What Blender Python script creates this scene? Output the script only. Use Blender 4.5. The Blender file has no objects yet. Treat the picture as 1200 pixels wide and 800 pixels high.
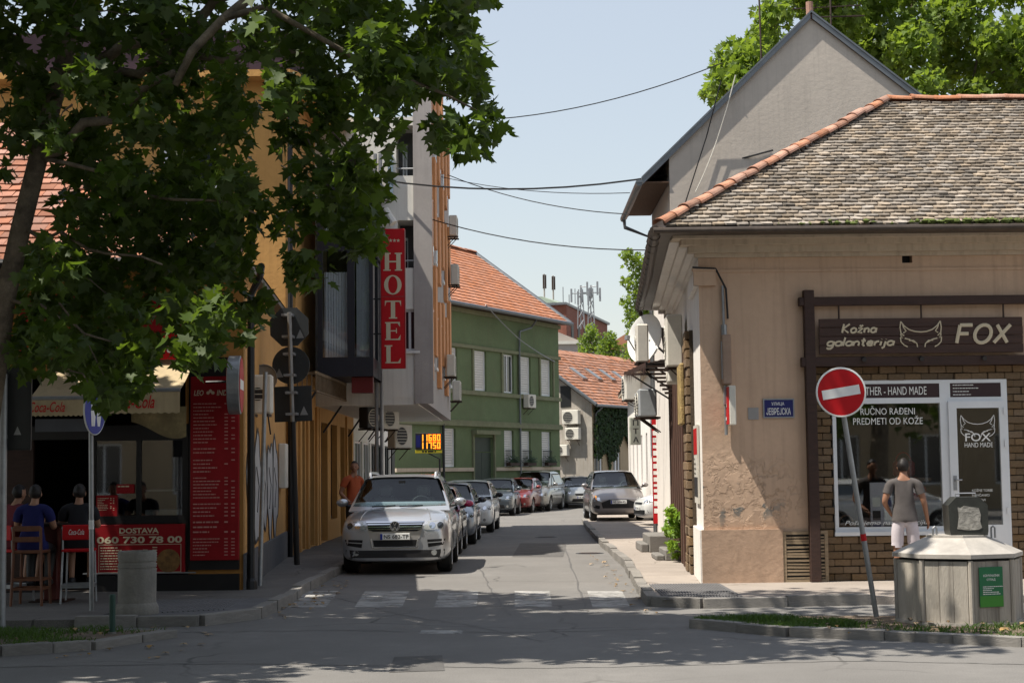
import bpy, bmesh, math, random
import numpy as np
from mathutils import Vector, Matrix, Quaternion
from mathutils.bvhtree import BVHTree
C = bpy.context.collection
S = bpy.context.scene
rnd = random.Random(7)
pi = math.pi
# ---------------------------------------------------------------- camera, sky, sun, exposure
FPX, PITCH, ROLL, EYE = 1900.0, math.atan(150/1900), math.radians(-0.7), 1.8
CM = Matrix.Translation((0, 0, EYE)) @ (Matrix.Rotation(pi/2+PITCH, 4, 'X') @ Matrix.Rotation(ROLL, 4, 'Z'))
cam = bpy.data.cameras.new('camera'); co = bpy.data.objects.new('camera', cam); C.objects.link(co)
co.matrix_world = CM; cam.sensor_width = 36; cam.lens = FPX/1200*36; cam.clip_end = 2000; cam.clip_start = 0.1
S.camera = co
SUN = Vector((1, 0.36, -2.08)).normalized()
w = bpy.data.worlds.new('World'); S.world = w; w.use_nodes = True
nt = w.node_tree; bg = nt.nodes['Background']; sky = nt.nodes.new('ShaderNodeTexSky')
sky.sky_type = 'NISHITA'; sky.sun_disc = False; sky.sun_elevation = math.asin(-SUN.z); sky.sun_rotation = math.atan2(-SUN.x, -SUN.y)
sky.air_density = 1.5; sky.dust_density = 0.5; sky.ozone_density = 1.2; sky.altitude = 80
hz = nt.nodes.new('ShaderNodeMix'); hz.data_type = 'RGBA'; hz.inputs[0].default_value = .52; hz.inputs[7].default_value = (5.5, 5.65, 6.1, 1)   # summer haze evens the sky out
nt.links.new(sky.outputs[0], hz.inputs[6]); nt.links.new(hz.outputs[2], bg.inputs[0]); bg.inputs[1].default_value = 0.088
sl = bpy.data.lights.new('sun', 'SUN'); sl.energy = 5.0; sl.angle = math.radians(0.53); sl.color = (1, .935, .83)
so = bpy.data.objects.new('sun', sl); C.objects.link(so); so.rotation_mode = 'QUATERNION'; so.rotation_quaternion = SUN.to_track_quat('-Z', 'Y')
S.view_settings.view_transform = 'Standard'; S.view_settings.look = 'None'; S.view_settings.exposure = 0.68; S.view_settings.gamma = 1
S.cycles.max_bounces = 6; S.cycles.transparent_max_bounces = 8
# ---------------------------------------------------------------- measuring
def ray(px, py): return CM.to_3x3() @ Vector(((px-600)/FPX, -(py-400)/FPX, -1))
def at(px, py, Y):
    r = ray(px, py); return Vector((0, 0, EYE)) + r*(Y/r.y)
def gnd(px, py, z=0):
    r = ray(px, py); return Vector((0, 0, EYE)) + r*((z-EYE)/r.z)
class Frame:
    """a wall's own axes: x along it to the right as seen from outside, y into it, z up"""
    def __init__(s, o, ang): s.m = Matrix.Translation(o) @ Matrix.Rotation(ang, 4, 'Z'); s.i = s.m.inverted()
    def uz(s, px, py, d=0):
        o = s.i @ Vector((0, 0, EYE)); r = s.i.to_3x3() @ ray(px, py); p = o + r*((d-o.y)/r.y); return p.x, p.z
    def rect(s, a, b, c, e, d=0):
        u0 = s.uz(a, (b+e)/2, d)[0]; u1 = s.uz(c, (b+e)/2, d)[0]; z1 = s.uz((a+c)/2, b, d)[1]; z0 = s.uz((a+c)/2, e, d)[1]
        return u0, u1, z0, z1
    def sub(s, x, y, z, ang=0, ax='Z'): return s.m @ Matrix.Translation((x, y, z)) @ Matrix.Rotation(ang, 4, ax)
def fr2(a, b):
    f = Frame((a[0], a[1], 0), math.atan2(b[1]-a[1], b[0]-a[0])); f.L = math.hypot(b[0]-a[0], b[1]-a[1]); return f
# ---------------------------------------------------------------- objects
WM = {}
def tag(o, label=None, cat=None, group=None, kind=None):
    if label: o['label'] = label
    if cat: o['category'] = cat
    if group: o['group'] = group
    if kind: o['kind'] = kind
    return o
def thing(name, label, cat, m, group=None):
    if not isinstance(m, Matrix): m = Matrix.Translation(m)
    o = bpy.data.objects.new(name, None); C.objects.link(o); o.empty_display_size = .2
    o.matrix_world = m; WM[o.name] = m.copy(); return tag(o, label, cat, group)
def link(name, me, parent, m):
    o = bpy.data.objects.new(name, me); C.objects.link(o)
    if parent is None: o.matrix_world = m
    else: o.parent = parent; o.matrix_local = WM[parent.name].inverted() @ m
    WM[o.name] = m.copy(); return o
class MB:
    def __init__(s, m=None): s.v = []; s.f = []; s.k = []; s.m = (m.m if isinstance(m, Frame) else m) or Matrix()
    def add(s, vs, fs, k=0):
        b = len(s.v); s.v += [s.m @ Vector(p) for p in vs]; s.f += [tuple(b+i for i in f) for f in fs]; s.k += [k]*len(fs); return s
    def box(s, x0, x1, y0, y1, z0, z1, k=0, rot=None):
        x0, x1 = min(x0, x1), max(x0, x1); y0, y1 = min(y0, y1), max(y0, y1); z0, z1 = min(z0, z1), max(z0, z1)
        vs = [Vector((x, y, z)) for z in (z0, z1) for x, y in ((x0, y0), (x1, y0), (x1, y1), (x0, y1))]
        if rot is not None:
            c = Vector(((x0+x1)/2, (y0+y1)/2, (z0+z1)/2)); vs = [c + rot @ (v-c) for v in vs]
        return s.add(vs, [(0, 3, 2, 1), (4, 5, 6, 7), (0, 1, 5, 4), (1, 2, 6, 5), (2, 3, 7, 6), (3, 0, 4, 7)], k)
    def cbox(s, x0, x1, y0, y1, z0, z1, b=.01, k=0):
        """box with chamfered edges"""
        vs, ix = [], {}
        for sx in (0, 1):
            for sy in (0, 1):
                for sz in (0, 1):
                    X, Y, Z = (x0, x1)[sx], (y0, y1)[sy], (z0, z1)[sz]; dx, dy, dz = (b, -b)[sx], (b, -b)[sy], (b, -b)[sz]
                    for a, p in (('x', (X, Y+dy, Z+dz)), ('y', (X+dx, Y, Z+dz)), ('z', (X+dx, Y+dy, Z))): ix[a, sx, sy, sz] = len(vs); vs.append(p)
        fs = []
        q = ((0, 0), (1, 0), (1, 1), (0, 1))
        for e in (0, 1):
            fs += [tuple(ix['x', e, a, c] for a, c in (q if e else q[::-1])), tuple(ix['y', a, e, c] for a, c in (q[::-1] if e else q)), tuple(ix['z', a, c, e] for a, c in (q if e else q[::-1]))]
        for a in (0, 1):
            for c in (0, 1):
                fs += [(ix['x', a, c, 0], ix['y', a, c, 0], ix['y', a, c, 1], ix['x', a, c, 1]), (ix['x', a, 0, c], ix['z', a, 0, c], ix['z', a, 1, c], ix['x', a, 1, c]), (ix['y', 0, a, c], ix['z', 0, a, c], ix['z', 1, a, c], ix['y', 1, a, c])]
                for e in (0, 1): fs.append((ix['x', a, c, e], ix['y', a, c, e], ix['z', a, c, e]))
        return s.add(vs, fs, k)
    def tube(s, pts, r, n=8, k=0, flat=None):
        pts = [Vector(p) for p in pts]; rs = r if isinstance(r, (list, tuple)) else [r]*len(pts)
        vs, fs = [], []; N = len(pts); ref = None
        for i, p in enumerate(pts):
            t = (pts[min(i+1, N-1)]-pts[max(i-1, 0)])
            t = t.normalized() if t.length > 1e-9 else Vector((0, 0, 1))
            if ref is None: ref = Vector((0, 1, 0)) if abs(t.y) < .9 else Vector((1, 0, 0))
            a = (ref - t*ref.dot(t)).normalized(); ref = a; b = t.cross(a)
            for j in range(n):
                q = 2*pi*j/n; vs.append(p + a*(rs[i]*math.cos(q)*(flat or 1)) + b*(rs[i]*math.sin(q)))
        for i in range(N-1):
            for j in range(n): fs.append((i*n+j, i*n+(j+1) % n, (i+1)*n+(j+1) % n, (i+1)*n+j))
        fs += [tuple(range(n))[::-1], tuple((N-1)*n+j for j in range(n))]
        return s.add(vs, fs, k)
    def prism(s, poly, y0, y1, k=0):
        """polygon in x-z pushed along y"""
        n = len(poly); vs = [(x, y0, z) for x, z in poly] + [(x, y1, z) for x, z in poly]
        return s.add(vs, [tuple(range(n)), tuple(range(2*n-1, n-1, -1))] + [(i, n+i, n+(i+1) % n, (i+1) % n) for i in range(n)], k)
    def slab(s, poly, z0, z1, k=0):
        n = len(poly); vs = [(x, y, z0) for x, y in poly] + [(x, y, z1) for x, y in poly]
        return s.add(vs, [tuple(range(n))[::-1], tuple(range(n, 2*n))] + [(i, (i+1) % n, n+(i+1) % n, n+i) for i in range(n)], k)
    def lathe(s, prof, c=(0, 0, 0), n=24, k=0, ax='z', a0=0, ring=False):
        vs, fs = [], []; c = Vector(c)
        for r, h in prof:
            for j in range(n):
                q = a0+2*pi*j/n; x, y = r*math.cos(q), r*math.sin(q)
                vs.append(c + (Vector((x, y, h)) if ax == 'z' else Vector((x, h, y)) if ax == 'y' else Vector((h, x, y))))
        for i in range(len(prof)-1):
            for j in range(n): fs.append((i*n+j, i*n+(j+1) % n, (i+1)*n+(j+1) % n, (i+1)*n+j))
        if ring: e = len(prof)-1; fs += [(e*n+j, e*n+(j+1) % n, (j+1) % n, j) for j in range(n)]
        else: fs += [tuple(range(n))[::-1], tuple((len(prof)-1)*n+j for j in range(n))]
        return s.add(vs, fs, k)
    def ball(s, c, r, n=12, k=0):
        c = Vector(c); r = Vector(r) if not isinstance(r, (int, float)) else Vector((r, r, r))
        return s.lathe_ball(c, r, n, k)
    def lathe_ball(s, c, r, n, k):
        vs, fs = [], []; h = n//2
        for i in range(h+1):
            t = pi*(.02+.96*i/h)
            for j in range(n):
                q = 2*pi*j/n; vs.append(c+Vector((r.x*math.sin(t)*math.cos(q), r.y*math.sin(t)*math.sin(q), -r.z*math.cos(t))))
        for i in range(h):
            for j in range(n): fs.append((i*n+j, i*n+(j+1) % n, (i+1)*n+(j+1) % n, (i+1)*n+j))
        fs += [tuple(range(n))[::-1], tuple(h*n+j for j in range(n))]
        return s.add(vs, fs, k)
    def holes(s, u0, u1, z0, z1, hs, rev=.15, y=0, k=0, kr=None):
        """wall face at depth y with rectangular openings and reveals"""
        us = sorted({u0, u1, *[min(max(t, u0), u1) for h in hs for t in h[:2]]}); zs = sorted({z0, z1, *[min(max(t, z0), z1) for h in hs for t in h[2:4]]})
        for a, b in zip(us, us[1:]):
            for c, d in zip(zs, zs[1:]):
                mu, mz = (a+b)/2, (c+d)/2
                if any(h[0] < mu < h[1] and h[2] < mz < h[3] for h in hs): continue
                s.add([(a, y, c), (b, y, c), (b, y, d), (a, y, d)], [(0, 1, 2, 3)], k)
        for h in hs:
            a, b, c, d = h[:4]; e = y+rev; kk = k if kr is None else kr
            s.add([(a, y, c), (b, y, c), (b, e, c), (a, e, c)], [(0, 1, 2, 3)], kk); s.add([(a, y, d), (b, y, d), (b, e, d), (a, e, d)], [(3, 2, 1, 0)], kk)
            s.add([(a, y, c), (a, y, d), (a, e, d), (a, e, c)], [(3, 2, 1, 0)], kk); s.add([(b, y, c), (b, y, d), (b, e, d), (b, e, c)], [(0, 1, 2, 3)], kk)
        return s
    def build(s, name, mats, parent=None, smooth=False, at=None, kind=None, label=None, auto=None):
        m = WM[parent.name] if parent is not None else (at if at is not None else Matrix())
        if not isinstance(m, Matrix): m = Matrix.Translation(m)
        iv = m.inverted(); me = bpy.data.meshes.new(name)
        me.from_pydata([tuple(iv @ v) for v in s.v], [], s.f)
        for t in (mats if isinstance(mats, (list, tuple)) else [mats]): me.materials.append(t)
        if any(s.k): me.polygons.foreach_set('material_index', s.k)
        if smooth: me.polygons.foreach_set('use_smooth', [True]*len(me.polygons))
        if auto is not None: me.set_sharp_from_angle(angle=math.radians(auto))
        me.validate(); me.update()
        o = link(name, me, parent, m)
        if kind: o['kind'] = kind
        if label: o['label'] = label
        return o
def copy_tree(o, m, parent=None):
    c = o.copy(); C.objects.link(c)
    if parent is None: c.matrix_world = m
    else: c.parent = parent
    for ch in [x for x in bpy.data.objects if x.parent == o and x.name != c.name]: copy_tree(ch, None, c)
    return c
def evald(o):
    dg = bpy.context.evaluated_depsgraph_get(); dg.update(); return bpy.data.meshes.new_from_object(o.evaluated_get(dg))
def piece(name, me, parent, m):
    return link(name, me, parent, m)
# ---------------------------------------------------------------- materials
def hx(h):
    h = h.lstrip('#'); f = lambda c: c/12.92 if c <= .04045 else ((c+.055)/1.055)**2.4
    return tuple(f(int(h[i:i+2], 16)/255) for i in (0, 2, 4))
_MC = {}
def mat(name, col, rough=.75, metal=0., var=.12, scale=3., bump=0., bscale=30., streak=0., rv=0., spec=.4, coat=0., dirt=0., dirtcol=(.06, .05, .04), stretch=None, emit=0.):
    if name in _MC: return _MC[name]
    if isinstance(col, str): col = hx(col)
    m = bpy.data.materials.new(name); m.use_nodes = True; n = m.node_tree.nodes; l = m.node_tree.links; b = n['Principled BSDF']
    b.inputs['Roughness'].default_value = rough; b.inputs['Metallic'].default_value = metal; b.inputs['Specular IOR Level'].default_value = spec; b.inputs['Coat Weight'].default_value = coat
    tc = n.new('ShaderNodeTexCoord'); vec = tc.outputs['Object']
    if stretch:
        mp = n.new('ShaderNodeMapping'); mp.inputs['Scale'].default_value = stretch; l.new(vec, mp.inputs[0]); vec = mp.outputs[0]
    def noise(sc, det=6):
        t = n.new('ShaderNodeTexNoise'); t.inputs['Scale'].default_value = sc; t.inputs['Detail'].default_value = det; t.inputs['Roughness'].default_value = .62; l.new(vec, t.inputs[0]); return t.outputs[0]
    def mix(f, a, c2, fac=None):
        x = n.new('ShaderNodeMix'); x.data_type = 'RGBA'
        if isinstance(f, float): x.inputs[0].default_value = f
        else: l.new(f, x.inputs[0])
        for i, v in ((6, a), (7, c2)):
            if isinstance(v, tuple): x.inputs[i].default_value = (*v, 1)
            else: l.new(v, x.inputs[i])
        return x.outputs[2]
    def ramp(f, a, c2):
        r = n.new('ShaderNodeMapRange'); r.inputs[1].default_value = a; r.inputs[2].default_value = c2; l.new(f, r.inputs[0]); return r.outputs[0]
    out = None
    if var:
        out = mix(ramp(noise(scale), .3, .7), tuple(max(0, c*(1-var)) for c in col), tuple(min(1, c*(1+var)) for c in col))
        out = mix(ramp(noise(scale*9, 3), .35, .65), out, mix(.5, out, tuple(c*(1-var*.8) for c in col)))
    if dirt:
        out = mix(ramp(noise(scale*.6, 8), .52, .52+.25/dirt), out if out else col, tuple(dirtcol))
    if streak:
        mp = n.new('ShaderNodeMapping'); mp.inputs['Scale'].default_value = (7, 7, .35); l.new(tc.outputs['Object'], mp.inputs[0])
        t = n.new('ShaderNodeTexNoise'); t.inputs['Scale'].default_value = 1.6; t.inputs['Detail'].default_value = 5; l.new(mp.outputs[0], t.inputs[0])
        mm = n.new('ShaderNodeMath'); mm.operation = 'MULTIPLY'; mm.inputs[1].default_value = streak; l.new(ramp(t.outputs[0], .5, .75), mm.inputs[0])
        out = mix(mm.outputs[0], out if out else col, tuple(dirtcol))
    if rv:
        oi = n.new('ShaderNodeObjectInfo'); ge = n.new('ShaderNodeNewGeometry'); ad = n.new('ShaderNodeMath'); ad.operation = 'ADD'
        l.new(oi.outputs['Random'], ad.inputs[0]); l.new(ge.outputs['Random Per Island'], ad.inputs[1])
        fr = n.new('ShaderNodeMath'); fr.operation = 'FRACT'; l.new(ad.outputs[0], fr.inputs[0])
        hs = n.new('ShaderNodeHueSaturation'); mr = n.new('ShaderNodeMapRange'); mr.inputs[3].default_value = 1-rv; mr.inputs[4].default_value = 1+rv; l.new(fr.outputs[0], mr.inputs[0]); l.new(mr.outputs[0], hs.inputs['Value'])
        m2 = n.new('ShaderNodeMath'); m2.operation = 'MULTIPLY_ADD'; m2.inputs[1].default_value = 7.31; m2.inputs[2].default_value = .2; l.new(fr.outputs[0], m2.inputs[0])
        f2 = n.new('ShaderNodeMath'); f2.operation = 'FRACT'; l.new(m2.outputs[0], f2.inputs[0]); m3 = n.new('ShaderNodeMapRange'); m3.inputs[3].default_value = 1-rv*.8; m3.inputs[4].default_value = 1+rv*.3; l.new(f2.outputs[0], m3.inputs[0]); l.new(m3.outputs[0], hs.inputs['Saturation'])
        if out: l.new(out, hs.inputs['Color'])
        else: hs.inputs['Color'].default_value = (*col, 1)
        out = hs.outputs[0]
    if out: l.new(out, b.inputs['Base Color'])
    else: b.inputs['Base Color'].default_value = (*col, 1)
    if bump:
        bp = n.new('ShaderNodeBump'); bp.inputs['Strength'].default_value = bump; bp.inputs['Distance'].default_value = .03; l.new(noise(bscale, 8), bp.inputs['Height']); l.new(bp.outputs[0], b.inputs['Normal'])
    if emit: b.inputs['Emission Color'].default_value = (*col, 1); b.inputs['Emission Strength'].default_value = emit
    _MC[name] = m; return m
def glassmat(name, tint=(.9, .95, .95), refl=.12):
    m = bpy.data.materials.new(name); m.use_nodes = True; n = m.node_tree.nodes; l = m.node_tree.links; n.remove(n['Principled BSDF'])
    tr = n.new('ShaderNodeBsdfTransparent'); tr.inputs[0].default_value = (*tint, 1); gl = n.new('ShaderNodeBsdfGlossy'); gl.inputs['Roughness'].default_value = .02
    lw = n.new('ShaderNodeLayerWeight'); lw.inputs[0].default_value = .5; pw = n.new('ShaderNodeMath'); pw.operation = 'POWER'; pw.inputs[1].default_value = 4.5; l.new(lw.outputs['Facing'], pw.inputs[0])
    mm = n.new('ShaderNodeMath'); mm.operation = 'ADD'; mm.inputs[1].default_value = .045+refl; mm.use_clamp = True; l.new(pw.outputs[0], mm.inputs[0])
    mx = n.new('ShaderNodeMixShader'); l.new(mm.outputs[0], mx.inputs[0]); l.new(tr.outputs[0], mx.inputs[1]); l.new(gl.outputs[0], mx.inputs[2]); l.new(mx.outputs[0], n['Material Output'].inputs[0]); return m
def leafmat(name, col, tcol, tr=.35, rv=.35):
    m = mat(name, col, .55, var=0, rv=rv, spec=.2); n = m.node_tree.nodes; l = m.node_tree.links; b = n['Principled BSDF']
    t = n.new('ShaderNodeBsdfTranslucent'); t.inputs[0].default_value = (*tcol, 1); mx = n.new('ShaderNodeMixShader'); mx.inputs[0].default_value = tr
    l.new(b.outputs[0], mx.inputs[1]); l.new(t.outputs[0], mx.inputs[2]); l.new(mx.outputs[0], n['Material Output'].inputs[0]); return m
K = {}
def mk(key, *a, **k): K[key] = mat(key, *a, **k); return K[key]
mk('asphalt', (.165, .157, .147), .9, var=.16, scale=.55, bump=.35, bscale=60, dirt=.5, dirtcol=(.13, .125, .12))
def cracks(m, sc, dark):
    n = m.node_tree.nodes; l = m.node_tree.links; b = n['Principled BSDF']; tc = n.new('ShaderNodeTexCoord'); nz = n.new('ShaderNodeTexNoise'); nz.inputs['Scale'].default_value = 1.3; nz.inputs['Detail'].default_value = 6; l.new(tc.outputs['Object'], nz.inputs[0])
    mx = n.new('ShaderNodeMix'); mx.data_type = 'RGBA'; mx.inputs[0].default_value = .35; l.new(tc.outputs['Object'], mx.inputs[6]); l.new(nz.outputs[1], mx.inputs[7]); v = n.new('ShaderNodeTexVoronoi'); v.feature = 'DISTANCE_TO_EDGE'; v.inputs['Scale'].default_value = sc; l.new(mx.outputs[2], v.inputs[0])
    r = n.new('ShaderNodeMapRange'); r.inputs[1].default_value = .004; r.inputs[2].default_value = .011; r.inputs[3].default_value = 1; r.inputs[4].default_value = 0; l.new(v.outputs[0], r.inputs[0])
    n2 = n.new('ShaderNodeTexNoise'); n2.inputs['Scale'].default_value = .35; n2.inputs['Detail'].default_value = 3; l.new(tc.outputs['Object'], n2.inputs[0]); r2 = n.new('ShaderNodeMapRange'); r2.inputs[1].default_value = .48; r2.inputs[2].default_value = .6; l.new(n2.outputs[0], r2.inputs[0])
    mu = n.new('ShaderNodeMath'); mu.operation = 'MULTIPLY'; l.new(r.outputs[0], mu.inputs[0]); l.new(r2.outputs[0], mu.inputs[1]); old = [k for k in l if k.to_socket == b.inputs['Base Color']][0].from_socket
    n3 = n.new('ShaderNodeTexNoise'); n3.inputs['Scale'].default_value = 90; n3.inputs['Detail'].default_value = 2; l.new(tc.outputs['Object'], n3.inputs[0]); r3 = n.new('ShaderNodeMapRange'); r3.inputs[1].default_value = .3; r3.inputs[2].default_value = .7; r3.inputs[3].default_value = .72; r3.inputs[4].default_value = 1.28; l.new(n3.outputs[0], r3.inputs[0])
    gr = n.new('ShaderNodeMix'); gr.data_type = 'RGBA'; gr.blend_type = 'MULTIPLY'; gr.inputs[0].default_value = 1; l.new(old, gr.inputs[6]); l.new(r3.outputs[0], gr.inputs[7])
    m2 = n.new('ShaderNodeMix'); m2.data_type = 'RGBA'; l.new(mu.outputs[0], m2.inputs[0]); l.new(gr.outputs[2], m2.inputs[6]); m2.inputs[7].default_value = (*dark, 1); l.new(m2.outputs[2], b.inputs['Base Color'])
cracks(K['asphalt'], .55, (.09, .086, .08))
mk('asphalt_patch', (.11, .105, .10), .92, var=.25, scale=2, bump=.7, bscale=45)
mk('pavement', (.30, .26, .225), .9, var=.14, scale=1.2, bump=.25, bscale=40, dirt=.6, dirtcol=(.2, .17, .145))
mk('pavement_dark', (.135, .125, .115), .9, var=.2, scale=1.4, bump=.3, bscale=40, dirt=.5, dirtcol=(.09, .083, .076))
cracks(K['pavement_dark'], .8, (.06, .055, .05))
cracks(K['pavement'], .8, (.09, .075, .06))
mk('tactile', (.12, .118, .12), .85, var=.2, scale=3, bump=.2)
mk('kerb', (.225, .21, .19), .9, var=.2, scale=4, bump=.5, bscale=25, rv=.15)
mk('soil', (.16, .12, .085), .95, var=.35, scale=5, bump=1., bscale=20)
mk('paint_worn', (.40, .39, .37), .8, var=.2, scale=4)
def wear(m, lo, hi, sc):
    n = m.node_tree.nodes; l = m.node_tree.links; t = n.new('ShaderNodeTexNoise'); t.inputs['Scale'].default_value = sc; t.inputs['Detail'].default_value = 9; t.inputs['Roughness'].default_value = .7; tc = n.new('ShaderNodeTexCoord'); l.new(tc.outputs['Object'], t.inputs[0])
    r = n.new('ShaderNodeMapRange'); r.inputs[1].default_value = lo; r.inputs[2].default_value = hi; r.inputs[3].default_value = .12; r.inputs[4].default_value = .85; l.new(t.outputs[0], r.inputs[0]); tr = n.new('ShaderNodeBsdfTransparent'); mx = n.new('ShaderNodeMixShader'); l.new(r.outputs[0], mx.inputs[0]); l.new(tr.outputs[0], mx.inputs[1]); l.new(n['Principled BSDF'].outputs[0], mx.inputs[2]); l.new(mx.outputs[0], n['Material Output'].inputs[0])
wear(K['paint_worn'], .36, .56, 2.2)
mk('dark_metal', (.02, .021, .023), .5, .2, var=.2)
mk('galv', (.30, .31, .32), .45, .6, var=.18, scale=8)
mk('rust_brown', (.05, .03, .022), .7, .1, var=.3, scale=6)
mk('black', (.008, .008, .009), .5, var=.1)
mk('black_gloss', (.008, .008, .01), .18, var=0)
mk('white', (.72, .72, .70), .45, var=.05)
mk('white_pvc', (.70, .72, .74), .35, var=.05, scale=2)
mk('offwhite', (.62, .59, .52), .6, var=.1)
mk('print_white', (.78, .78, .75), .6, var=0)
mk('print_pink', (.46, .22, .19), .6, var=0)
mk('print_cream', (.55, .47, .33), .6, var=0)
mk('sign_red', (.44, .008, .012), .5, var=.1, scale=2, spec=.2, dirt=.3, dirtcol=(.3, .02, .02))
mk('sign_red_dark', (.26, .008, .012), .5, var=.15, spec=.2)
mk('sign_blue', (.012, .035, .28), .4, var=.06)
mk('sign_navy', (.012, .016, .12), .35, var=.08)
mk('chrome', (.75, .75, .76), .12, 1., var=0)
mk('rubber', (.018, .018, .018), .85, var=.2)
mk('plastic_dark', (.022, .022, .024), .55, var=.15)
mk('lamp_glass', (.42, .43, .42), .08, .35, var=.25, scale=12, coat=1)
mk('car_glass', (.018, .028, .034), .04, 0., var=0, spec=.9, coat=.6)
mk('bark', (.17, .135, .095), .9, var=.55, scale=7, bump=.8, bscale=12, dirt=1.2, dirtcol=(.07, .055, .04))
mk('twig', (.09, .07, .05), .9, var=.3, scale=6)
mk('skin', (.36, .19, .12), .55, var=.1)
mk('skin_tan', (.28, .14, .085), .55, var=.1)
mk('hair', (.012, .009, .008), .6, var=.2)
K['glass'] = glassmat('pane_glass', (.94, .96, .96), .09)
K['car_clear'] = glassmat('windscreen_glass', (.70, .82, .81), .02)
K['glass_dark'] = mat('dark_window_glass', (.02, .024, .028), .06, var=0, spec=.8)
K['leaf'] = leafmat('plane_leaf', (.048, .080, .013), (.17, .27, .02), .30, .45)
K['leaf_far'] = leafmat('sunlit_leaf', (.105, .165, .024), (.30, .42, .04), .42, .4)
K['leaf_ivy'] = leafmat('ivy_leaf', (.028, .055, .018), (.06, .11, .02), .25, .4)
K['leaf_lime'] = leafmat('lime_leaf', (.20, .33, .04), (.3, .45, .04), .35, .25)
K['grass'] = leafmat('grass_blade', (.07, .13, .022), (.12, .22, .03), .3, .45)
# ---------------------------------------------------------------- lettering
def text(s, m, x0, x1, z0, z1, mt, parent, shear=0, bold=0., fit='both', d=-.004, name='lettering', flip=False):
    cu = bpy.data.curves.new('lettering', 'FONT'); cu.body = s; cu.size = 1; cu.shear = shear; cu.offset = bold; cu.resolution_u = 3; cu.fill_mode = 'FRONT'; cu.extrude = 0
    o = bpy.data.objects.new('lettering', cu); C.objects.link(o); me = evald(o); bpy.data.objects.remove(o)
    n = len(me.vertices); a = np.zeros(n*3); me.vertices.foreach_get('co', a); a = a.reshape(-1, 3)
    lo, hi = a.min(0), a.max(0); sx = (x1-x0)/(hi[0]-lo[0]); sz = (z1-z0)/(hi[1]-lo[1])
    if fit == 'height': sx = sz; x0 = (x0+x1)/2-(hi[0]-lo[0])*sx/2
    vs = [(x0+(p[0]-lo[0])*sx, d, z0+(p[1]-lo[1])*sz) for p in a]
    mb = MB(m); mb.add(vs, [tuple(p.vertices) for p in me.polygons]); bpy.data.meshes.remove(me); bpy.data.curves.remove(cu)
    return mb.build(name, mt, parent)
def arc(cx, cy, rx, ry, a0, a1, n=10): return [(cx+rx*math.cos(math.radians(a0+(a1-a0)*i/n)), cy+ry*math.sin(math.radians(a0+(a1-a0)*i/n))) for i in range(n+1)]
GL = {'K': (.62, [[(0, 0), (0, 1)], [(.55, 1), (.02, .45), (.6, 0)]]), 'o': (.5, [arc(.25, .27, .25, .27, 0, 360, 14)]),
 'ž': (.45, [[(0, .52), (.42, .52), (0, 0), (.44, 0)], [(.08, .86), (.22, .68), (.38, .86)]]), 'n': (.42, [[(0, 0), (0, .52)], [(0, .33), (.1, .48), (.25, .52), (.37, .42), (.4, .25), (.4, 0)]]),
 'a': (.5, [arc(.25, .27, .24, .26, 0, 360, 14), [(.5, .54), (.5, 0)]]), 'g': (.5, [arc(.25, .27, .24, .26, 0, 360, 14), [(.5, .54), (.48, -.15), (.36, -.33), (.16, -.34), (.03, -.22)]]),
 'l': (.06, [[(.02, 0), (.02, 1)]]), 't': (.36, [[(.16, .88), (.16, .1), (.24, 0), (.34, .03)], [(0, .58), (.34, .58)]]), 'e': (.48, [[(0, .27), (.46, .29), (.42, .46), (.26, .54), (.08, .46), (0, .25), (.08, .06), (.26, 0), (.46, .08)]]),
 'r': (.32, [[(0, 0), (0, .52)], [(0, .3), (.12, .48), (.3, .5)]]), 'i': (.06, [[(.02, 0), (.02, .5)], [(.02, .72), (.02, .76)]]), 'j': (.2, [[(.17, .5), (.15, -.18), (0, -.33)], [(.17, .72), (.17, .76)]]),
 'F': (.6, [[(0, 0), (0, 1)], [(0, 1), (.62, 1)], [(0, .52), (.5, .52)]]), 'O': (.8, [arc(.4, .5, .4, .5, 0, 360, 18)]), 'X': (.65, [[(0, 0), (.66, 1)], [(0, 1), (.66, 0)]]),
 'C': (.6, [arc(.36, .5, .36, .5, 50, 310, 12)]), '-': (.3, [[(0, .32), (.25, .32)]]), 'k': (.4, [[(0, 0), (0, 1)], [(.36, .52), (.02, .25), (.4, 0)]]), 'b': (.5, [[(0, 1), (0, 0)], arc(.25, .27, .25, .27, 0, 360, 14)]),
 's': (.4, [[(.38, .46), (.2, .54), (.03, .42), (.18, .28), (.36, .16), (.2, 0), (0, .06)]]), 'c': (.4, [arc(.24, .27, .24, .27, 50, 310, 10)])}
def strokes(s, m, x0, x1, zb, h, r, mt, parent, shear=.2, gap=.17, d=-.006):
    X = 0; lines = []
    for ch in s:
        wd, st = GL[ch]
        for q in st: lines.append([(X+a, b) for a, b in q])
        X += wd+gap
    X -= gap; sx = (x1-x0)/(X+shear*.8); mb = MB(m)
    for q in lines: mb.tube([(x0+(a+shear*b)*sx, d, zb+b*h) for a, b in q], r, 6, flat=.35)
    return mb.build('lettering', mt, parent)
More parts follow.
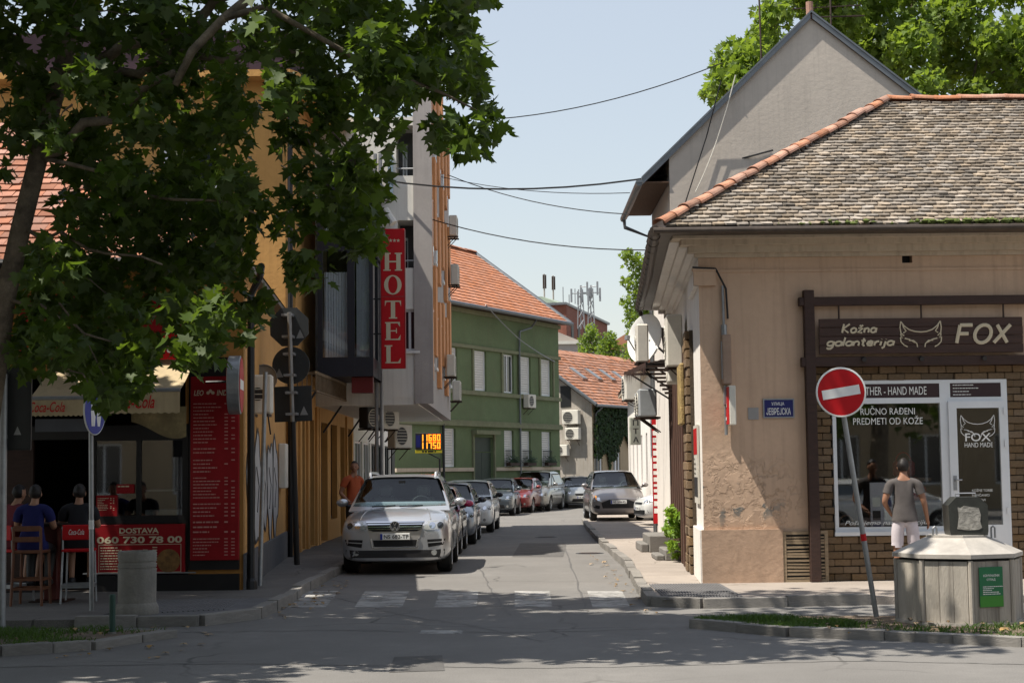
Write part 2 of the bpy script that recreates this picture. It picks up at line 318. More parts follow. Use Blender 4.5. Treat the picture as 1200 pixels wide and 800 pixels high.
def rows(m, x0, x1, zt, zb, n, mt, parent, price=True, seed=1, h=.3):
    """lines of print too small to read"""
    q = random.Random(seed); mb = MB(m); st = (zt-zb)/n
    for i in range(n):
        z = zt-st*(i+.5)
        if q.random() < .08: continue
        L = x0+(x1-x0)*(.25+.4*q.random()); x = x0
        while x < L:
            e = min(L, x+st*h*q.uniform(1, 4)); mb.add([(x, -.004, z-st*h/2), (e, -.004, z-st*h/2), (e, -.004, z+st*h/2), (x, -.004, z+st*h/2)], [(0, 1, 2, 3)]); x = e+st*h*.6
        if price:
            for px_ in (.72, .88):
                if q.random() < .7: a = x0+(x1-x0)*px_; e = a+(x1-x0)*.08; mb.add([(a, -.004, z-st*h/2), (e, -.004, z-st*h/2), (e, -.004, z+st*h/2), (a, -.004, z+st*h/2)], [(0, 1, 2, 3)])
    return tag(mb.build('small_print', mt, parent), kind='stuff')
# ================================================================ SETTING
def kv(p): return (p.x, p.y)
MB().add([(-400, -200, 0), (400, -200, 0), (400, 900, 0), (-400, 900, 0)], [(0, 1, 2, 3)]).build('road', K['asphalt'], kind='structure')
CUBE = MB().cbox(-.5, .5, -.5, .5, -.5, .5, .04); CUBE = CUBE.build('kerb_stone', K['kerb']); CUBE_ME = CUBE.data; bpy.data.objects.remove(CUBE)
def kerb_run(parent, pts, top=.11, wd=.16, ln=.95, seed=3, sink=.02):
    q = random.Random(seed)
    for a, b in zip(pts, pts[1:]):
        a = Vector((a[0], a[1])); b = Vector((b[0], b[1])); d = b-a; n = max(1, round(d.length/ln)); u = d.normalized(); ang = math.atan2(u.y, u.x); nr = Vector((-u.y, u.x))
        for i in range(n):
            c = a+d*((i+.5)/n)+nr*q.uniform(-.015, .015)
            m = Matrix.Translation((c.x, c.y, top/2+q.uniform(-.02, .01))) @ Matrix.Rotation(ang+q.uniform(-.012, .012), 4, 'Z') @ Matrix.Rotation(q.uniform(-.02, .02), 4, 'X') @ Matrix.Diagonal((d.length/n*.985, wd, top+.04, 1))
            piece('kerb_stone', CUBE_ME, parent, m)
LK = [(-13, 19.2), (-5.2, 19.35), (-3.75, 19.45), (-3.2, 20.3), (-3.12, 22.4), (-3.2, 24), (-3.16, 28), (-3.05, 38), (-2.85, 48), (-2.2, 60), (-.84, 69.9), (4.56, 80.9), (9, 90)]
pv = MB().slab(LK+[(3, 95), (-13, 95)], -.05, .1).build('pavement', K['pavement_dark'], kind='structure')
kerb_run(pv, LK[1:9], .125, .15)
RK = [(13, 21.0), (4.6, 21.25), (2.4, 21.0), (1.8, 21.4), (1.86, 24.1), (2.06, 29.6), (2.08, 38), (2.2, 48), (2.35, 55), (2.8, 60), (4.2, 68), (8, 76), (13, 82)]
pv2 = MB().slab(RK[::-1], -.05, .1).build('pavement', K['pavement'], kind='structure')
kerb_run(pv2, RK[1:9], .125, .15)
# ribbed tactile paving at both corners
def tactile(poly, a, b, n, wd, parent, z=.104):
    mb = MB().add([(x, y, z) for x, y in poly], [tuple(range(len(poly)))]); a0, a1 = a; b0, b1 = b
    for i in range(n):
        t = (i+.5)/n; p = Vector(a0).lerp(Vector(b0), t); q = Vector(a1).lerp(Vector(b1), t); d = (q-p).normalized(); nr = Vector((-d.y, d.x))*wd
        mb.add([(*(p+nr), z), (*(q+nr), z), (*(q-nr), z), (*(p-nr), z), (*(p+nr*.6), z+.012), (*(q+nr*.6), z+.012), (*(q-nr*.6), z+.012), (*(p-nr*.6), z+.012)], [(0, 1, 5, 4), (4, 5, 6, 7), (3, 7, 6, 2), (0, 4, 7, 3), (1, 2, 6, 5)])
    tag(mb.build('tactile_paving', K['tactile'], parent), kind='stuff')
tactile([(1.92, 21.15), (3.0, 21.15), (3.0, 24.0), (2.0, 24.0)], ((1.95, 21.2), (1.95, 23.9)), ((2.95, 21.2), (2.95, 23.9)), 26, .012, pv2)
tactile([(-5.0, 19.55), (-3.8, 19.6), (-3.35, 20.5), (-3.3, 22.2), (-5.0, 22.2)], ((-5, 19.8), (-5, 22.1)), ((-3.6, 20.4), (-3.6, 22.1)), 24, .012, pv)
# verges with worn grass
lv = [gnd(-60, 771), gnd(0, 768), gnd(60, 764), gnd(105, 761), gnd(160, 752), gnd(200, 746)]
LV = [kv(p) for p in lv]; vg = MB().slab(LV+[(-3.95, 18.35), (-6, 18.45), (-9.5, 18.4)], -.05, .06).build('verge', K['soil'], kind='structure'); kerb_run(vg, LV, .08, .17, .8, 5)
rv_ = [gnd(812, 735), gnd(870, 740), gnd(927, 745), gnd(1039, 749), gnd(1120, 753), gnd(1200, 757), gnd(1300, 763)]
RV = [kv(p) for p in rv_]; vg2 = MB().slab(RV+[(9, 18.9), (4.3, 19.0), (3.0, 19.2), (2.15, 18.9)], -.05, .06).build('verge', K['soil'], kind='structure'); kerb_run(vg2, RV, .08, .17, .8, 6)
def inpoly(x, y, P):
    c = False; j = len(P)-1
    for i in range(len(P)):
        if (P[i][1] > y) != (P[j][1] > y) and x < (P[j][0]-P[i][0])*(y-P[i][1])/(P[j][1]-P[i][1])+P[i][0]: c = not c
        j = i
    return c
def grass(P, n, z, seed, keep):
    q = random.Random(seed); xs = [p[0] for p in P]; ys = [p[1] for p in P]; mb = MB(); k = 0
    while k < n:
        x, y = q.uniform(min(xs), max(xs)), q.uniform(min(ys), max(ys))
        if not inpoly(x, y, P) or q.random() > keep(x, y): continue
        k += 1; a = q.uniform(0, 2*pi); h = q.uniform(.02, .085); wd = q.uniform(.004, .009); lx, ly = q.gauss(0, .04), q.gauss(0, .04); ca, sa = math.cos(a)*wd, math.sin(a)*wd
        mb.add([(x-ca, y-sa, z), (x+ca, y+sa, z), (x+lx*.4+ca*.7, y+ly*.4+sa*.7, z+h*.6), (x+lx, y+ly, z+h), (x+lx*.4-ca*.7, y+ly*.4-sa*.7, z+h*.6)], [(0, 1, 2, 3, 4)])
    return mb.build('grass', K['grass'], kind='stuff')
nz = lambda x, y, s: .5+.5*math.sin(x*2.1*s+1.3)*math.cos(y*3.3*s+x*1.7)
grass(LV+[(-3.95, 18.35), (-6, 18.45), (-9.5, 18.4)], 5200, .06, 1, lambda x, y: max(.0, nz(x, y, 1)-.15)*(1.3 if x < -4.4 else .12))
GR = RV+[(9, 17.4), (4.3, 17.7), (3.0, 18.8), (2.15, 18.8)]
grass(GR, 7000, .06, 2, lambda x, y: max(.0, nz(x, y, 1.7)-.22)*(1. if x < 3.7 or y < 17-(x-3.7)*.55 else .12))
# fallen leaves and grit along the kerbs
lit = MB(); q = random.Random(5)
for i in range(260):
    s_ = q.random()
    if s_ < .3: x, y, z = q.uniform(-7, -3.2), q.uniform(16, 19.3), .012
    elif s_ < .6: x, y, z = q.uniform(3.2, 7), q.uniform(16.6, 18.6), .1
    elif s_ < .8: x, y, z = q.uniform(1.4, 1.8), q.uniform(20, 34), .012
    else: x, y, z = q.uniform(-3.1, -2.6), q.uniform(20, 27), .012
    if z < .05 and (inpoly(x, y, LV+[(-3.95, 18.35), (-9.5, 18.4)]) or inpoly(x, y, RV+[(9, 18.9), (2.15, 18.9)])): z = .1
    a = q.uniform(0, 6.3); r = q.uniform(.02, .07); t = q.uniform(0, .03)
    lit.add([(x+r*math.cos(a+b)*e, y+r*math.sin(a+b)*e, z+t*(i2 % 2)) for i2, (b, e) in enumerate(((0, 1), (1, .6), (2, .9), (3.1, .5), (4.2, 1), (5.2, .6)))], [(0, 1, 2, 3, 4, 5)])
lit.build('fallen_leaves', mat('dry_leaf', (.22, .14, .06), .8, rv=.5), kind='stuff')
# worn zebra crossing, stop line, patch
def quadpx(P, z): return [tuple(gnd(x, y, z)) for x, y in P]
zb = MB()
for a, b in ((355, 397), (428, 480), (515, 561), (603, 644), (688, 729)):
    s0 = (b-600)*.09; zb.add(quadpx([(a-(600-a)*.075, 711), (b-(600-b)*.075, 711), (b, 692), (a, 692)], .004), [(0, 1, 2, 3)])
zb.add(quadpx([(491, 742), (541, 742), (543, 738), (494, 738)], .004), [(0, 1, 2, 3)])
zb.build('zebra_crossing', K['paint_worn'], kind='structure')
pt = MB().add(quadpx([(456, 787), (521, 785), (518, 767), (462, 769)], .004), [(0, 1, 2, 3)]); pt.add(quadpx([(600, 652), (660, 652), (664, 636), (610, 636)], .004), [(0, 1, 2, 3)]); pt.build('road_patch', K['asphalt_patch'], kind='structure')
def manhole(px, py, r, lab):
    p = gnd(px, py); t = thing('manhole_cover', lab, 'manhole cover', (p.x, p.y, 0))
    MB(WM[t.name]).lathe([(r, 0), (r, .006), (r-.05, .008)], n=24).build('rim', K['dark_metal'], t)
    mb = MB(WM[t.name])
    for i in range(-3, 4): mb.box(-math.sqrt(max(0, (r-.07)**2-(i*.08)**2)), math.sqrt(max(0, (r-.07)**2-(i*.08)**2)), i*.08-.025, i*.08+.025, .008, .012)
    mb.build('tread', K['rust_brown'], t)
manhole(691, 648, .3, 'iron manhole cover in the sunlit road by the right kerb')
manhole(640, 629, .3, 'iron manhole cover in the middle of the shaded road')

sm_ = MB(); q = random.Random(31)
for pts in ([(0, 744), (180, 741), (380, 738), (600, 741), (800, 736)], [(395, 700), (470, 720), (560, 734), (640, 752)], [(560, 660), (575, 690), (600, 724)], [(0, 781), (300, 777), (640, 783), (1000, 774), (1230, 779)], [(655, 620), (668, 660), (690, 720)]):
    P = []
    for a, b in zip(pts, pts[1:]):
        for i in range(14): t = i/14; g_ = gnd(a[0]+(b[0]-a[0])*t, a[1]+(b[1]-a[1])*t+q.uniform(-.5, .5)); P.append(Vector((g_.x+q.uniform(-.02, .02), g_.y, .003)))
    for a, b in zip(P, P[1:]):
        d = (b-a).normalized(); nr = Vector((-d.y, d.x, 0))*q.uniform(.008, .018); sm_.add([a-nr, b-nr, b+nr, a+nr], [(0, 1, 2, 3)])
sm_.build('road_seam', mat('tar_seam', (.10, .096, .09), .7, var=.3, scale=5), kind='structure')
# ================================================================ BUILDING HELPERS
def window(parent, f, r, style='glass', fw=.06, dep=.1, mull=0, frame=None, sill=None, name='window'):
    """a window in frame f's opening r=(u0,u1,z0,z1): frame with pane or roller shutter as sub-parts"""
    u0, u1, z0, z1 = r; fm = frame or K['white_pvc']; mb = MB(f); y0, y1 = dep, dep+.06
    mb.box(u0, u0+fw, y0, y1, z0, z1); mb.box(u1-fw, u1, y0, y1, z0, z1); mb.box(u0+fw, u1-fw, y0, y1, z0, z0+fw); mb.box(u0+fw, u1-fw, y0, y1, z1-fw, z1)
    for i in range(mull): c = u0+(u1-u0)*(i+1)/(mull+1); mb.box(c-fw/2, c+fw/2, y0+.003, y1-.003, z0+fw, z1-fw)
    w_ = mb.build(name, fm, parent)
    if style == 'glass': MB(f).box(u0+fw, u1-fw, y0+.025, y0+.035, z0+fw, z1-fw).build('pane', K['glass_dark'], w_)
    elif style == 'shutter':
        s = MB(f); n = max(3, int((z1-z0)/.12))
        for i in range(n): a = z0+fw+(z1-z0-2*fw)*i/n; b = z0+fw+(z1-z0-2*fw)*(i+1)/n; s.box(u0+fw, u1-fw, y0+.018+.004*(i % 2), y0+.05, a, b-.012)
        s.build('shutter', K['shutter'], w_)
    if sill is not None: MB(f).box(u0-.06, u1+.06, -.08, dep, z0-.06, z0-.002).build('sill', sill, w_)
    return w_
mk('shutter', (.62, .60, .57), .5, var=.06, streak=.3, dirtcol=(.4, .37, .33))
def ac_unit(label, m, w_=.8, h=.56, d=.3, group='air conditioners on the street walls', col='offwhite', bracket=True, name='air_conditioner'):
    """outdoor unit; local origin at bottom centre of its back, front faces -y"""
    t = thing(name, label, 'air conditioner', m, group); mb = MB(m); mb.cbox(-w_/2, w_/2, -d, -.06, 0, h, .025); mb.build('casing', K[col], t)
    g = MB(m); c = -w_*.13; r = min(h*.42, w_*.33)
    g.lathe([(r, -d-.004), (r, -d-.014), (r*.93, -d-.014), (r*.93, -d-.004)], (c, 0, h/2), 20, ax='y', ring=True); g.build('fan_ring', K['offwhite'], t)
    MB(m).lathe([(r*.92, -d-.002), (r*.92, -d-.005)], (c, 0, h/2), 20, ax='y').build('fan_opening', K['plastic_dark'], t)
    s = MB(m)
    for i in range(7): z = h*.12+h*.76*i/6; ww = math.sqrt(max(.0001, r*r-(z-h/2)**2)) if abs(z-h/2) < r else 0.02; s.box(c-ww, c+ww, -d-.016, -d-.007, z-.006, z+.006)
    s.build('grille', K['offwhite'], t)
    if bracket:
        for x in (-w_*.32, w_*.32):
            b = MB(m); b.box(x-.02, x+.02, -d-.03, .02, -.045, -.003); b.tube([(x, -d*.8, -.04), (x, .02, -.32)], .013, 5); b.build('bracket', K['rust_brown'], t)
    return t
BT = None
def tile_mesh(w_, l, th, rounded=True, seed=0):
    """one plain tile: local x across, y up the slope, z out of it; lower end at y=0"""
    pts = [(-w_/2, l), (-w_/2, l*.16), (-w_*.36, l*.04), (0, 0), (w_*.36, l*.04), (w_/2, l*.16), (w_/2, l)] if rounded else [(-w_/2, l), (-w_/2, 0), (w_/2, 0), (w_/2, l)]
    mb = MB(); mb.slab(pts, 0, th); return mb
def tiled_slope(parent, o, ex, ey, inside, w_, expo, th, mt, n_parts, seed, name='tile', rounded=True, jit=1., mount=None):
    """lay tiles on the plane through o with unit axes ex (along the eave), ey (up the slope). inside(u,v) says where the roof is"""
    q = random.Random(seed); ez = ex.cross(ey).normalized(); B = Matrix((ex, ey, ez)).transposed().to_4x4(); B.translation = o
    base = tile_mesh(w_*.97, expo*2.1, th, rounded); nm = name
    tmp = base.build(nm, mt); me = tmp.data; bpy.data.objects.remove(tmp); rest = MB(); k = 0; i = 0
    vs = [v.co.copy() for v in me.vertices]; fs = [tuple(p.vertices) for p in me.polygons]
    while True:
        v = i*expo; row = [u for u in np.arange(-60, 60, w_) + (w_/2 if i % 2 else 0) if inside(u, v)]
        if not row and i > 3: break
        for u in row:
            m = B @ Matrix.Translation((u+q.uniform(-.008, .008)*jit, v+q.uniform(-.014, .014)*jit, .004+q.uniform(0, .006)*jit)) @ Matrix.Rotation(-th*1.05/expo+q.uniform(-.02, .02)*jit, 4, 'X') @ Matrix.Rotation(q.gauss(0, .022)*jit, 4, 'Z') @ Matrix.Rotation(q.gauss(0, .02)*jit, 4, 'Y')
            if q.random() < .008*jit: m = m @ Matrix.Translation((0, -.06, .01)) @ Matrix.Rotation(.12, 4, 'Z')
            if k < n_parts: piece(nm, me, parent, m); k += 1
            else: rest.add([m @ p for p in vs], fs)
        i += 1
    if rest.v: tag(rest.build('tile_field', mt, parent), kind='stuff')
def ridge_tiles(parent, a, b, mt, r=.12, ln=.36, seed=1, lift=.02):
    q = random.Random(seed); a = Vector(a); b = Vector(b); d = b-a; n = max(1, round(d.length/ln)); rot = d.to_track_quat('Y', 'Z').to_matrix().to_4x4()
    vs, fs = [], []
    for j, (y, rr) in enumerate(((0, 1.08), (.12, 1.08), (.121, 1.), (1.12, .9))):
        for i in range(9): t = pi*i/8; vs.append((r*rr*math.cos(t), y*d.length/n, r*rr*math.sin(t)*.75))
        for i in range(9): t = pi*(8-i)/8; vs.append(((r*rr-.02)*math.cos(t), y*d.length/n, (r*rr-.02)*math.sin(t)*.75))
    for j in range(3):
        for i in range(18): fs.append((j*18+i, j*18+(i+1) % 18, (j+1)*18+(i+1) % 18, (j+1)*18+i))
    fs += [tuple(range(18)), tuple(range(71, 53, -1))]
    me = bpy.data.meshes.new('ridge_tile'); me.from_pydata(vs, [], fs); me.materials.append(mt); me.update()
    for i in range(n):
        m = Matrix.Translation(a+d*(i/n)+Vector((0, 0, lift+q.uniform(-.015, .015)))) @ rot @ Matrix.Rotation(q.gauss(0, .03), 4, 'Z') @ Matrix.Rotation(q.gauss(0, .02), 4, 'X'); piece('ridge_tile', me, parent, m)
def wire(label, pts, r=.014, sag=.0, name='cable', cat='cable', group=None, mt='black'):
    P = []
    for a, b in zip(pts, pts[1:]):
        a, b = Vector(a), Vector(b)
        for i in range(12): t = i/12; p = a.lerp(b, t); p.z -= sag*4*t*(1-t); P.append(p)
    P.append(Vector(pts[-1])); o = MB().tube(P, r, 5).build(name, K[mt], at=P[0]); return tag(o, label, cat, group)
# ================================================================ CORNER SHOP (right)
A = Vector((2.8, 24.1)); FX = Frame((A.x, A.y, 0), math.radians(1)); B_ = Vector((3.42, 34.6)); FS = fr2((B_.x, B_.y), (A.x, A.y))
mk('plaster_pink', (.55, .385, .27), .92, var=.09, scale=1.2, bump=.25, bscale=9, streak=.25, dirtcol=(.2, .135, .095))
mk('plaster_white', (.74, .70, .65), .9, var=.07, scale=1, bump=.2, bscale=12, streak=.35, dirtcol=(.4, .35, .3))
mk('plinth_pink', (.46, .315, .22), .92, var=.2, scale=1.6, bump=.4, bscale=6, dirt=.6, dirtcol=(.15, .11, .08))
mk('cornice', (.52, .43, .33), .9, var=.12, scale=2, bump=.25, bscale=14, streak=.4, dirtcol=(.22, .17, .12))
mk('timber_dark', (.042, .020, .014), .65, var=.3, scale=5, stretch=(1, 1, 5), bump=.3, bscale=20)
mk('old_brick', (.19, .125, .068), .92, var=.25, scale=6, bump=.6, bscale=30, rv=.2)
mk('mortar', (.07, .052, .036), .95, var=.25, scale=8, bump=.4)
mk('roof_old', (.262, .215, .165), .92, var=.3, scale=7, bump=.7, bscale=24, rv=.45, dirt=.9, dirtcol=(.13, .10, .075))
mk('ridge_red', (.37, .165, .095), .85, var=.3, scale=5, bump=.4, rv=.3, dirt=1., dirtcol=(.3, .22, .15))
mk('gutter_brown', (.075, .058, .046), .5, .3, var=.3, scale=5)
mk('moss', (.10, .13, .03), .95, var=.4, scale=14, bump=1.)
def damaged(name, base):
    """plaster that has blistered and flaked low on the wall"""
    m = K[base].copy(); m.name = name; n = m.node_tree.nodes; l = m.node_tree.links; b = n['Principled BSDF']
    tc = n.new('ShaderNodeTexCoord'); sp = n.new('ShaderNodeSeparateXYZ'); l.new(tc.outputs['Object'], sp.inputs[0])
    t = n.new('ShaderNodeTexNoise'); t.inputs['Scale'].default_value = 5.5; t.inputs['Detail'].default_value = 9; t.inputs['Roughness'].default_value = .62; t.inputs['Distortion'].default_value = .35; l.new(tc.outputs['Object'], t.inputs[0])
    cr = n.new('ShaderNodeMapRange'); cr.inputs[1].default_value = .45; cr.inputs[2].default_value = .52; l.new(t.outputs[0], cr.inputs[0])
    up = n.new('ShaderNodeMapRange'); up.inputs[1].default_value = 2.05; up.inputs[2].default_value = 1.6; l.new(sp.outputs[2], up.inputs[0])
    lo = n.new('ShaderNodeMapRange'); lo.inputs[1].default_value = .8; lo.inputs[2].default_value = 1.2; l.new(sp.outputs[2], lo.inputs[0])
    rt = n.new('ShaderNodeMapRange'); rt.inputs[1].default_value = 1.75; rt.inputs[2].default_value = .9; l.new(sp.outputs[0], rt.inputs[0])
    def mul(a, c):
        x = n.new('ShaderNodeMath'); x.operation = 'MULTIPLY'; l.new(a, x.inputs[0]); l.new(c, x.inputs[1]); return x.outputs[0]
    f = mul(mul(mul(cr.outputs[0], up.outputs[0]), lo.outputs[0]), rt.outputs[0])
    bp = n.new('ShaderNodeBump'); bp.inputs['Strength'].default_value = .7; bp.inputs['Distance'].default_value = .03; l.new(f, bp.inputs['Height'])
    old = [k for k in l if k.to_socket == b.inputs['Normal']]
    if old: l.new(old[0].from_socket, bp.inputs['Normal'])
    l.new(bp.outputs[0], b.inputs['Normal'])
    t2 = n.new('ShaderNodeTexNoise'); t2.inputs['Scale'].default_value = 2.3; t2.inputs['Detail'].default_value = 4; l.new(tc.outputs['Object'], t2.inputs[0]); c2 = n.new('ShaderNodeMapRange'); c2.inputs[1].default_value = .6; c2.inputs[2].default_value = .63; l.new(t2.outputs[0], c2.inputs[0])
    bc = [k for k in l if k.to_socket == b.inputs['Base Color']][0].from_socket; mx = n.new('ShaderNodeMix'); mx.data_type = 'RGBA'; l.new(mul(c2.outputs[0], mul(f, rt.outputs[0])), mx.inputs[0]); l.new(bc, mx.inputs[6]); mx.inputs[7].default_value = (.16, .17, .16, 1); l.new(mx.outputs[2], b.inputs['Base Color'])
    K[name] = m
damaged('plaster_blistered', 'plaster_pink')
shop = thing('corner_shop', 'low pink corner building with old tiled roof and a leather shop in front', 'building', FX.m)
L = 8.5; EZ = 5.28
win = FX.rect(977, 446, 1186, 626); wl = list(win); U0, UD, U1 = FX.uz(977, 530)[0], FX.uz(1107, 530)[0], FX.uz(1183, 530)[0]
ZT = FX.uz(1080, 445)[1]; ZS = FX.uz(1050, 624)[1]; DB = .12
UB = FX.uz(955, 550)[0]; ZB = FX.uz(1050, 428)[1]; UBE = FX.uz(1225, 550)[0]
vent = FX.rect(1057, 296, 1069, 308)
shopmb = MB(FX)
shopmb.holes(0, L, 0, EZ, [(UB, UBE, 0, ZB), vent], .16)
shopmb.add([(UB, .16, 0), (U0, .16, 0), (U0, .16, ZB), (UB, .16, ZB)], [(0, 1, 2, 3)], 1).add([(U1, .16, 0), (UBE, .16, 0), (UBE, .16, ZB), (U1, .16, ZB)], [(0, 1, 2, 3)], 1)
shopmb.add([(U0, .16, ZT), (U1, .16, ZT), (U1, .16, ZB), (U0, .16, ZB)], [(0, 1, 2, 3)], 1).add([(U0, .16, 0), (UD, .16, 0), (UD, .16, ZS), (U0, .16, ZS)], [(0, 1, 2, 3)], 1)
shopmb.box(vent[0], vent[1], .15, .17, vent[2], vent[3], 2)
shopmb.build('front_wall', [K['plaster_blistered'], K['mortar'], K['black']], shop)
# side wall to the street, back and inner room
sw = MB(FS); sw.add([(0, 0, 0), (FS.L, 0, 0), (FS.L, 0, EZ), (0, 0, EZ)], [(0, 1, 2, 3)])
sw.build('side_wall', K['plaster_white'], shop)
bk = MB(FX); bk.box(0.7, L, 9.9, 10.1, 0, EZ); bk.box(L-.02, L+.1, .02, 9.9, 0, EZ); bk.build('rear_wall', K['plaster_pink'], shop)
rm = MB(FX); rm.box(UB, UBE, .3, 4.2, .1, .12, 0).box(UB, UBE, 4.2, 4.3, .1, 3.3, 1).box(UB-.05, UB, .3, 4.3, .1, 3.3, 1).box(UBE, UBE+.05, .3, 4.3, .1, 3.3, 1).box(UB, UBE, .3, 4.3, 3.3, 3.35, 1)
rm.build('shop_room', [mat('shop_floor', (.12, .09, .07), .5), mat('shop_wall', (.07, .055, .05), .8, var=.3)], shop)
# plinth, ledges, cornice
pl = MB(FX); uP = FX.uz(917, 650)[0]; zP = FX.uz(870, 620)[1]; pl.box(-.04, uP, -.06, -.002, 0, zP); pl.build('plinth', K['plinth_pink'], shop)
ps = MB(FS); ps.box(FS.L-2.6, FS.L+.05, -.06, -.002, 0, zP); ps.build('plinth', K['plaster_white'], shop)
cap = FX.rect(815, 318, 838, 335); cp = MB(FX); cp.box(-.08, cap[1], -.07, -.002, cap[2], cap[3]); cp.box(-.1, cap[1]+.02, -.09, -.002, cap[3]+.001, cap[3]+.04); cp.box(cap[1]+.04, L, -.02, -.002, cap[3]-.02, cap[3]+.02); cp.build('corner_ledge', K['plaster_pink'], shop)
cs = MB(FS); cs.box(FS.L-1.9, FS.L+.07, -.07, -.002, cap[2], cap[3]); cs.build('corner_ledge', K['plaster_white'], shop)
def corn(f, a, b, sgn):
    mb = MB(f); st = [(EZ-.36, EZ-.3, .06), (EZ-.299, EZ-.2, .16), (EZ-.199, EZ-.12, .28), (EZ-.119, EZ-.02, .42)]
    for z0, z1, o in st: mb.box(a-(o if sgn < 0 else 0), b+(o if sgn > 0 else 0), -o, -.003, z0, z1)
    return mb
corn(FX, 0, L, -1).build('cornice', K['cornice'], shop); corn(FS, 0, FS.L-.02, 0).build('cornice', K['plaster_white'], shop)
# roof
OV = .76; o3 = FX.m @ Vector((-.66, -OV, EZ)); ex = (FX.m.to_3x3() @ Vector((1, 0, 0))); pitch = math.radians(30.5); RUN = 5.0
ey = (FX.m.to_3x3() @ Vector((0, math.cos(pitch), math.sin(pitch)))); SL = RUN/math.cos(pitch)
hip = lambda v: v*math.cos(pitch)*.93
rf = MB(FX); RZ = EZ+RUN*math.tan(pitch); hu = -.66+RUN*.93
rf.add([(-.66, -OV, EZ-.05), (L+.5, -OV, EZ-.05), (L+.5, -OV+RUN, RZ-.05), (hu, -OV+RUN, RZ-.05)], [(0, 1, 2, 3)])
bl = FX.i @ (FS.m @ Vector((-.3, -.6, EZ-.05)))
rf.add([(-.66, -OV, EZ-.05), (hu, -OV+RUN, RZ-.05), (hu+.4, 9, RZ-.05), (bl.x, bl.y, EZ-.05)], [(0, 1, 2, 3)])
rf.add([(hu, -OV+RUN, RZ-.05), (L+.5, -OV+RUN, RZ-.05), (L+.5, 10.2, EZ), (hu+.4, 9, RZ-.05)], [(0, 1, 2, 3)])
rf.add([(-.66, -OV, EZ-.08), (L+.5, -OV, EZ-.08), (L+.5, .2, EZ-.08), (bl.x+.8, .2, EZ-.08), (bl.x+.8, bl.y, EZ-.08), (bl.x, bl.y, EZ-.08)], [(0, 1, 2, 3, 4, 5)])
roof = rf.build('roof', K['gutter_brown'], shop)
tiled_slope(roof, o3, ex, ey, lambda u, v: 0 <= v < SL-.05 and hip(v)+.02 < u < L+1.0, .178, .149, .028, K['roof_old'], 300, 11, jit=1.25)
P = lambda x, y, z: FX.m @ Vector((x, y, z))
ridge_tiles(roof, P(-.66, -OV, EZ+.03), P(hu, -OV+RUN, RZ+.03), K['ridge_red'], .11, .34, 4); ridge_tiles(roof, P(hu, -OV+RUN, RZ+.02), P(L+.5, -OV+RUN, RZ+.02), K['ridge_red'], .11, .42, 5)
gt = MB(FX); gt.tube([(-.75, -OV-.06, EZ-.06), (L+.5, -OV-.06, EZ-.04)], .045, 10); gt.box(-.7, L+.5, -OV-.02, -OV, EZ-.08, EZ-.02); gt.build('gutter', K['gutter_brown'], shop)
gs = MB(); a_, b_ = P(-.72, -OV, EZ-.06), FS.m @ Vector((-.1, -.68, EZ-.06)); gs.tube([a_, a_.lerp(b_, .5)+Vector((.03, 0, -.03)), b_], .085, 10)
for i in range(16): c_ = a_.lerp(b_, (i+.5)/16); d_ = (b_-a_).normalized(); gs.tube([c_-d_*.02, c_+d_*.02], .1, 10)
gs.tube([b_, b_+Vector((.1, .05, -.3)), b_+Vector((.5, .1, -.45)), b_+Vector((.6, .1, -1.2))], .05, 8); gs.build('gutter', K['gutter_brown'], shop)
ms = MB(FX); q = random.Random(4)
for i in range(420):
    u = 3.0+q.random()**.8*5.5+(q.random()<.2)*-2.0; ms.ball((u, -OV+.0+q.uniform(-.06, .04), EZ+q.uniform(.01, .06)), (q.uniform(.03, .08), .04, q.uniform(.018, .045)), 5)
tag(ms.build('moss_clumps', K['moss'], shop), kind='stuff')
# bricks laid round the shop window
brick_me = MB().cbox(-.5, .5, -.5, .5, -.5, .5, .06); t_ = brick_me.build('brick', K['old_brick']); BRICK = t_.data; bpy.data.objects.remove(t_)
def bricks(parent, f, u0, u1, z0, z1, holes, bw, bh, dep, joint=.009, seed=1, y=.1):
    q = random.Random(seed); n = int((z1-z0)/bh); bh = (z1-z0)/n
    for i in range(n):
        za, zb_ = z0+i*bh, z0+(i+1)*bh; u = u0-(bw/2 if i % 2 else 0)
        while u < u1:
            segs = [(max(u, u0), min(u+bw, u1))]
            for h in holes:
                if zb_ > h[2]+.02 and za < h[3]-.02:
                    segs = [s for a, b in segs for s in ((a, min(b, h[0])), (max(a, h[1]), b)) if s[1]-s[0] > .03]
            for a, b in segs:
                if b-a < .04: continue
                d = dep*q.uniform(.8, 1.25)
                m = f.m @ Matrix.Translation(((a+b)/2, y-d/2+.03, (za+zb_)/2)) @ Matrix.Rotation(q.gauss(0, .012), 4, 'Y') @ Matrix.Diagonal((b-a-joint, d, bh-joint*q.uniform(.8, 1.5), 1)); piece('brick', BRICK, parent, m)
            u += bw
bw_ = MB(FX).box(UB, UBE, .155, .158, 0.0, .1).build('brick_facing', K['mortar'], shop)
bricks(bw_, FX, UB+.01, UBE, .1, ZB-.01, [(U0, U1, ZS, ZT), (UD, U1, 0, ZT)], .25, .107, .11, seed=8, y=.12)
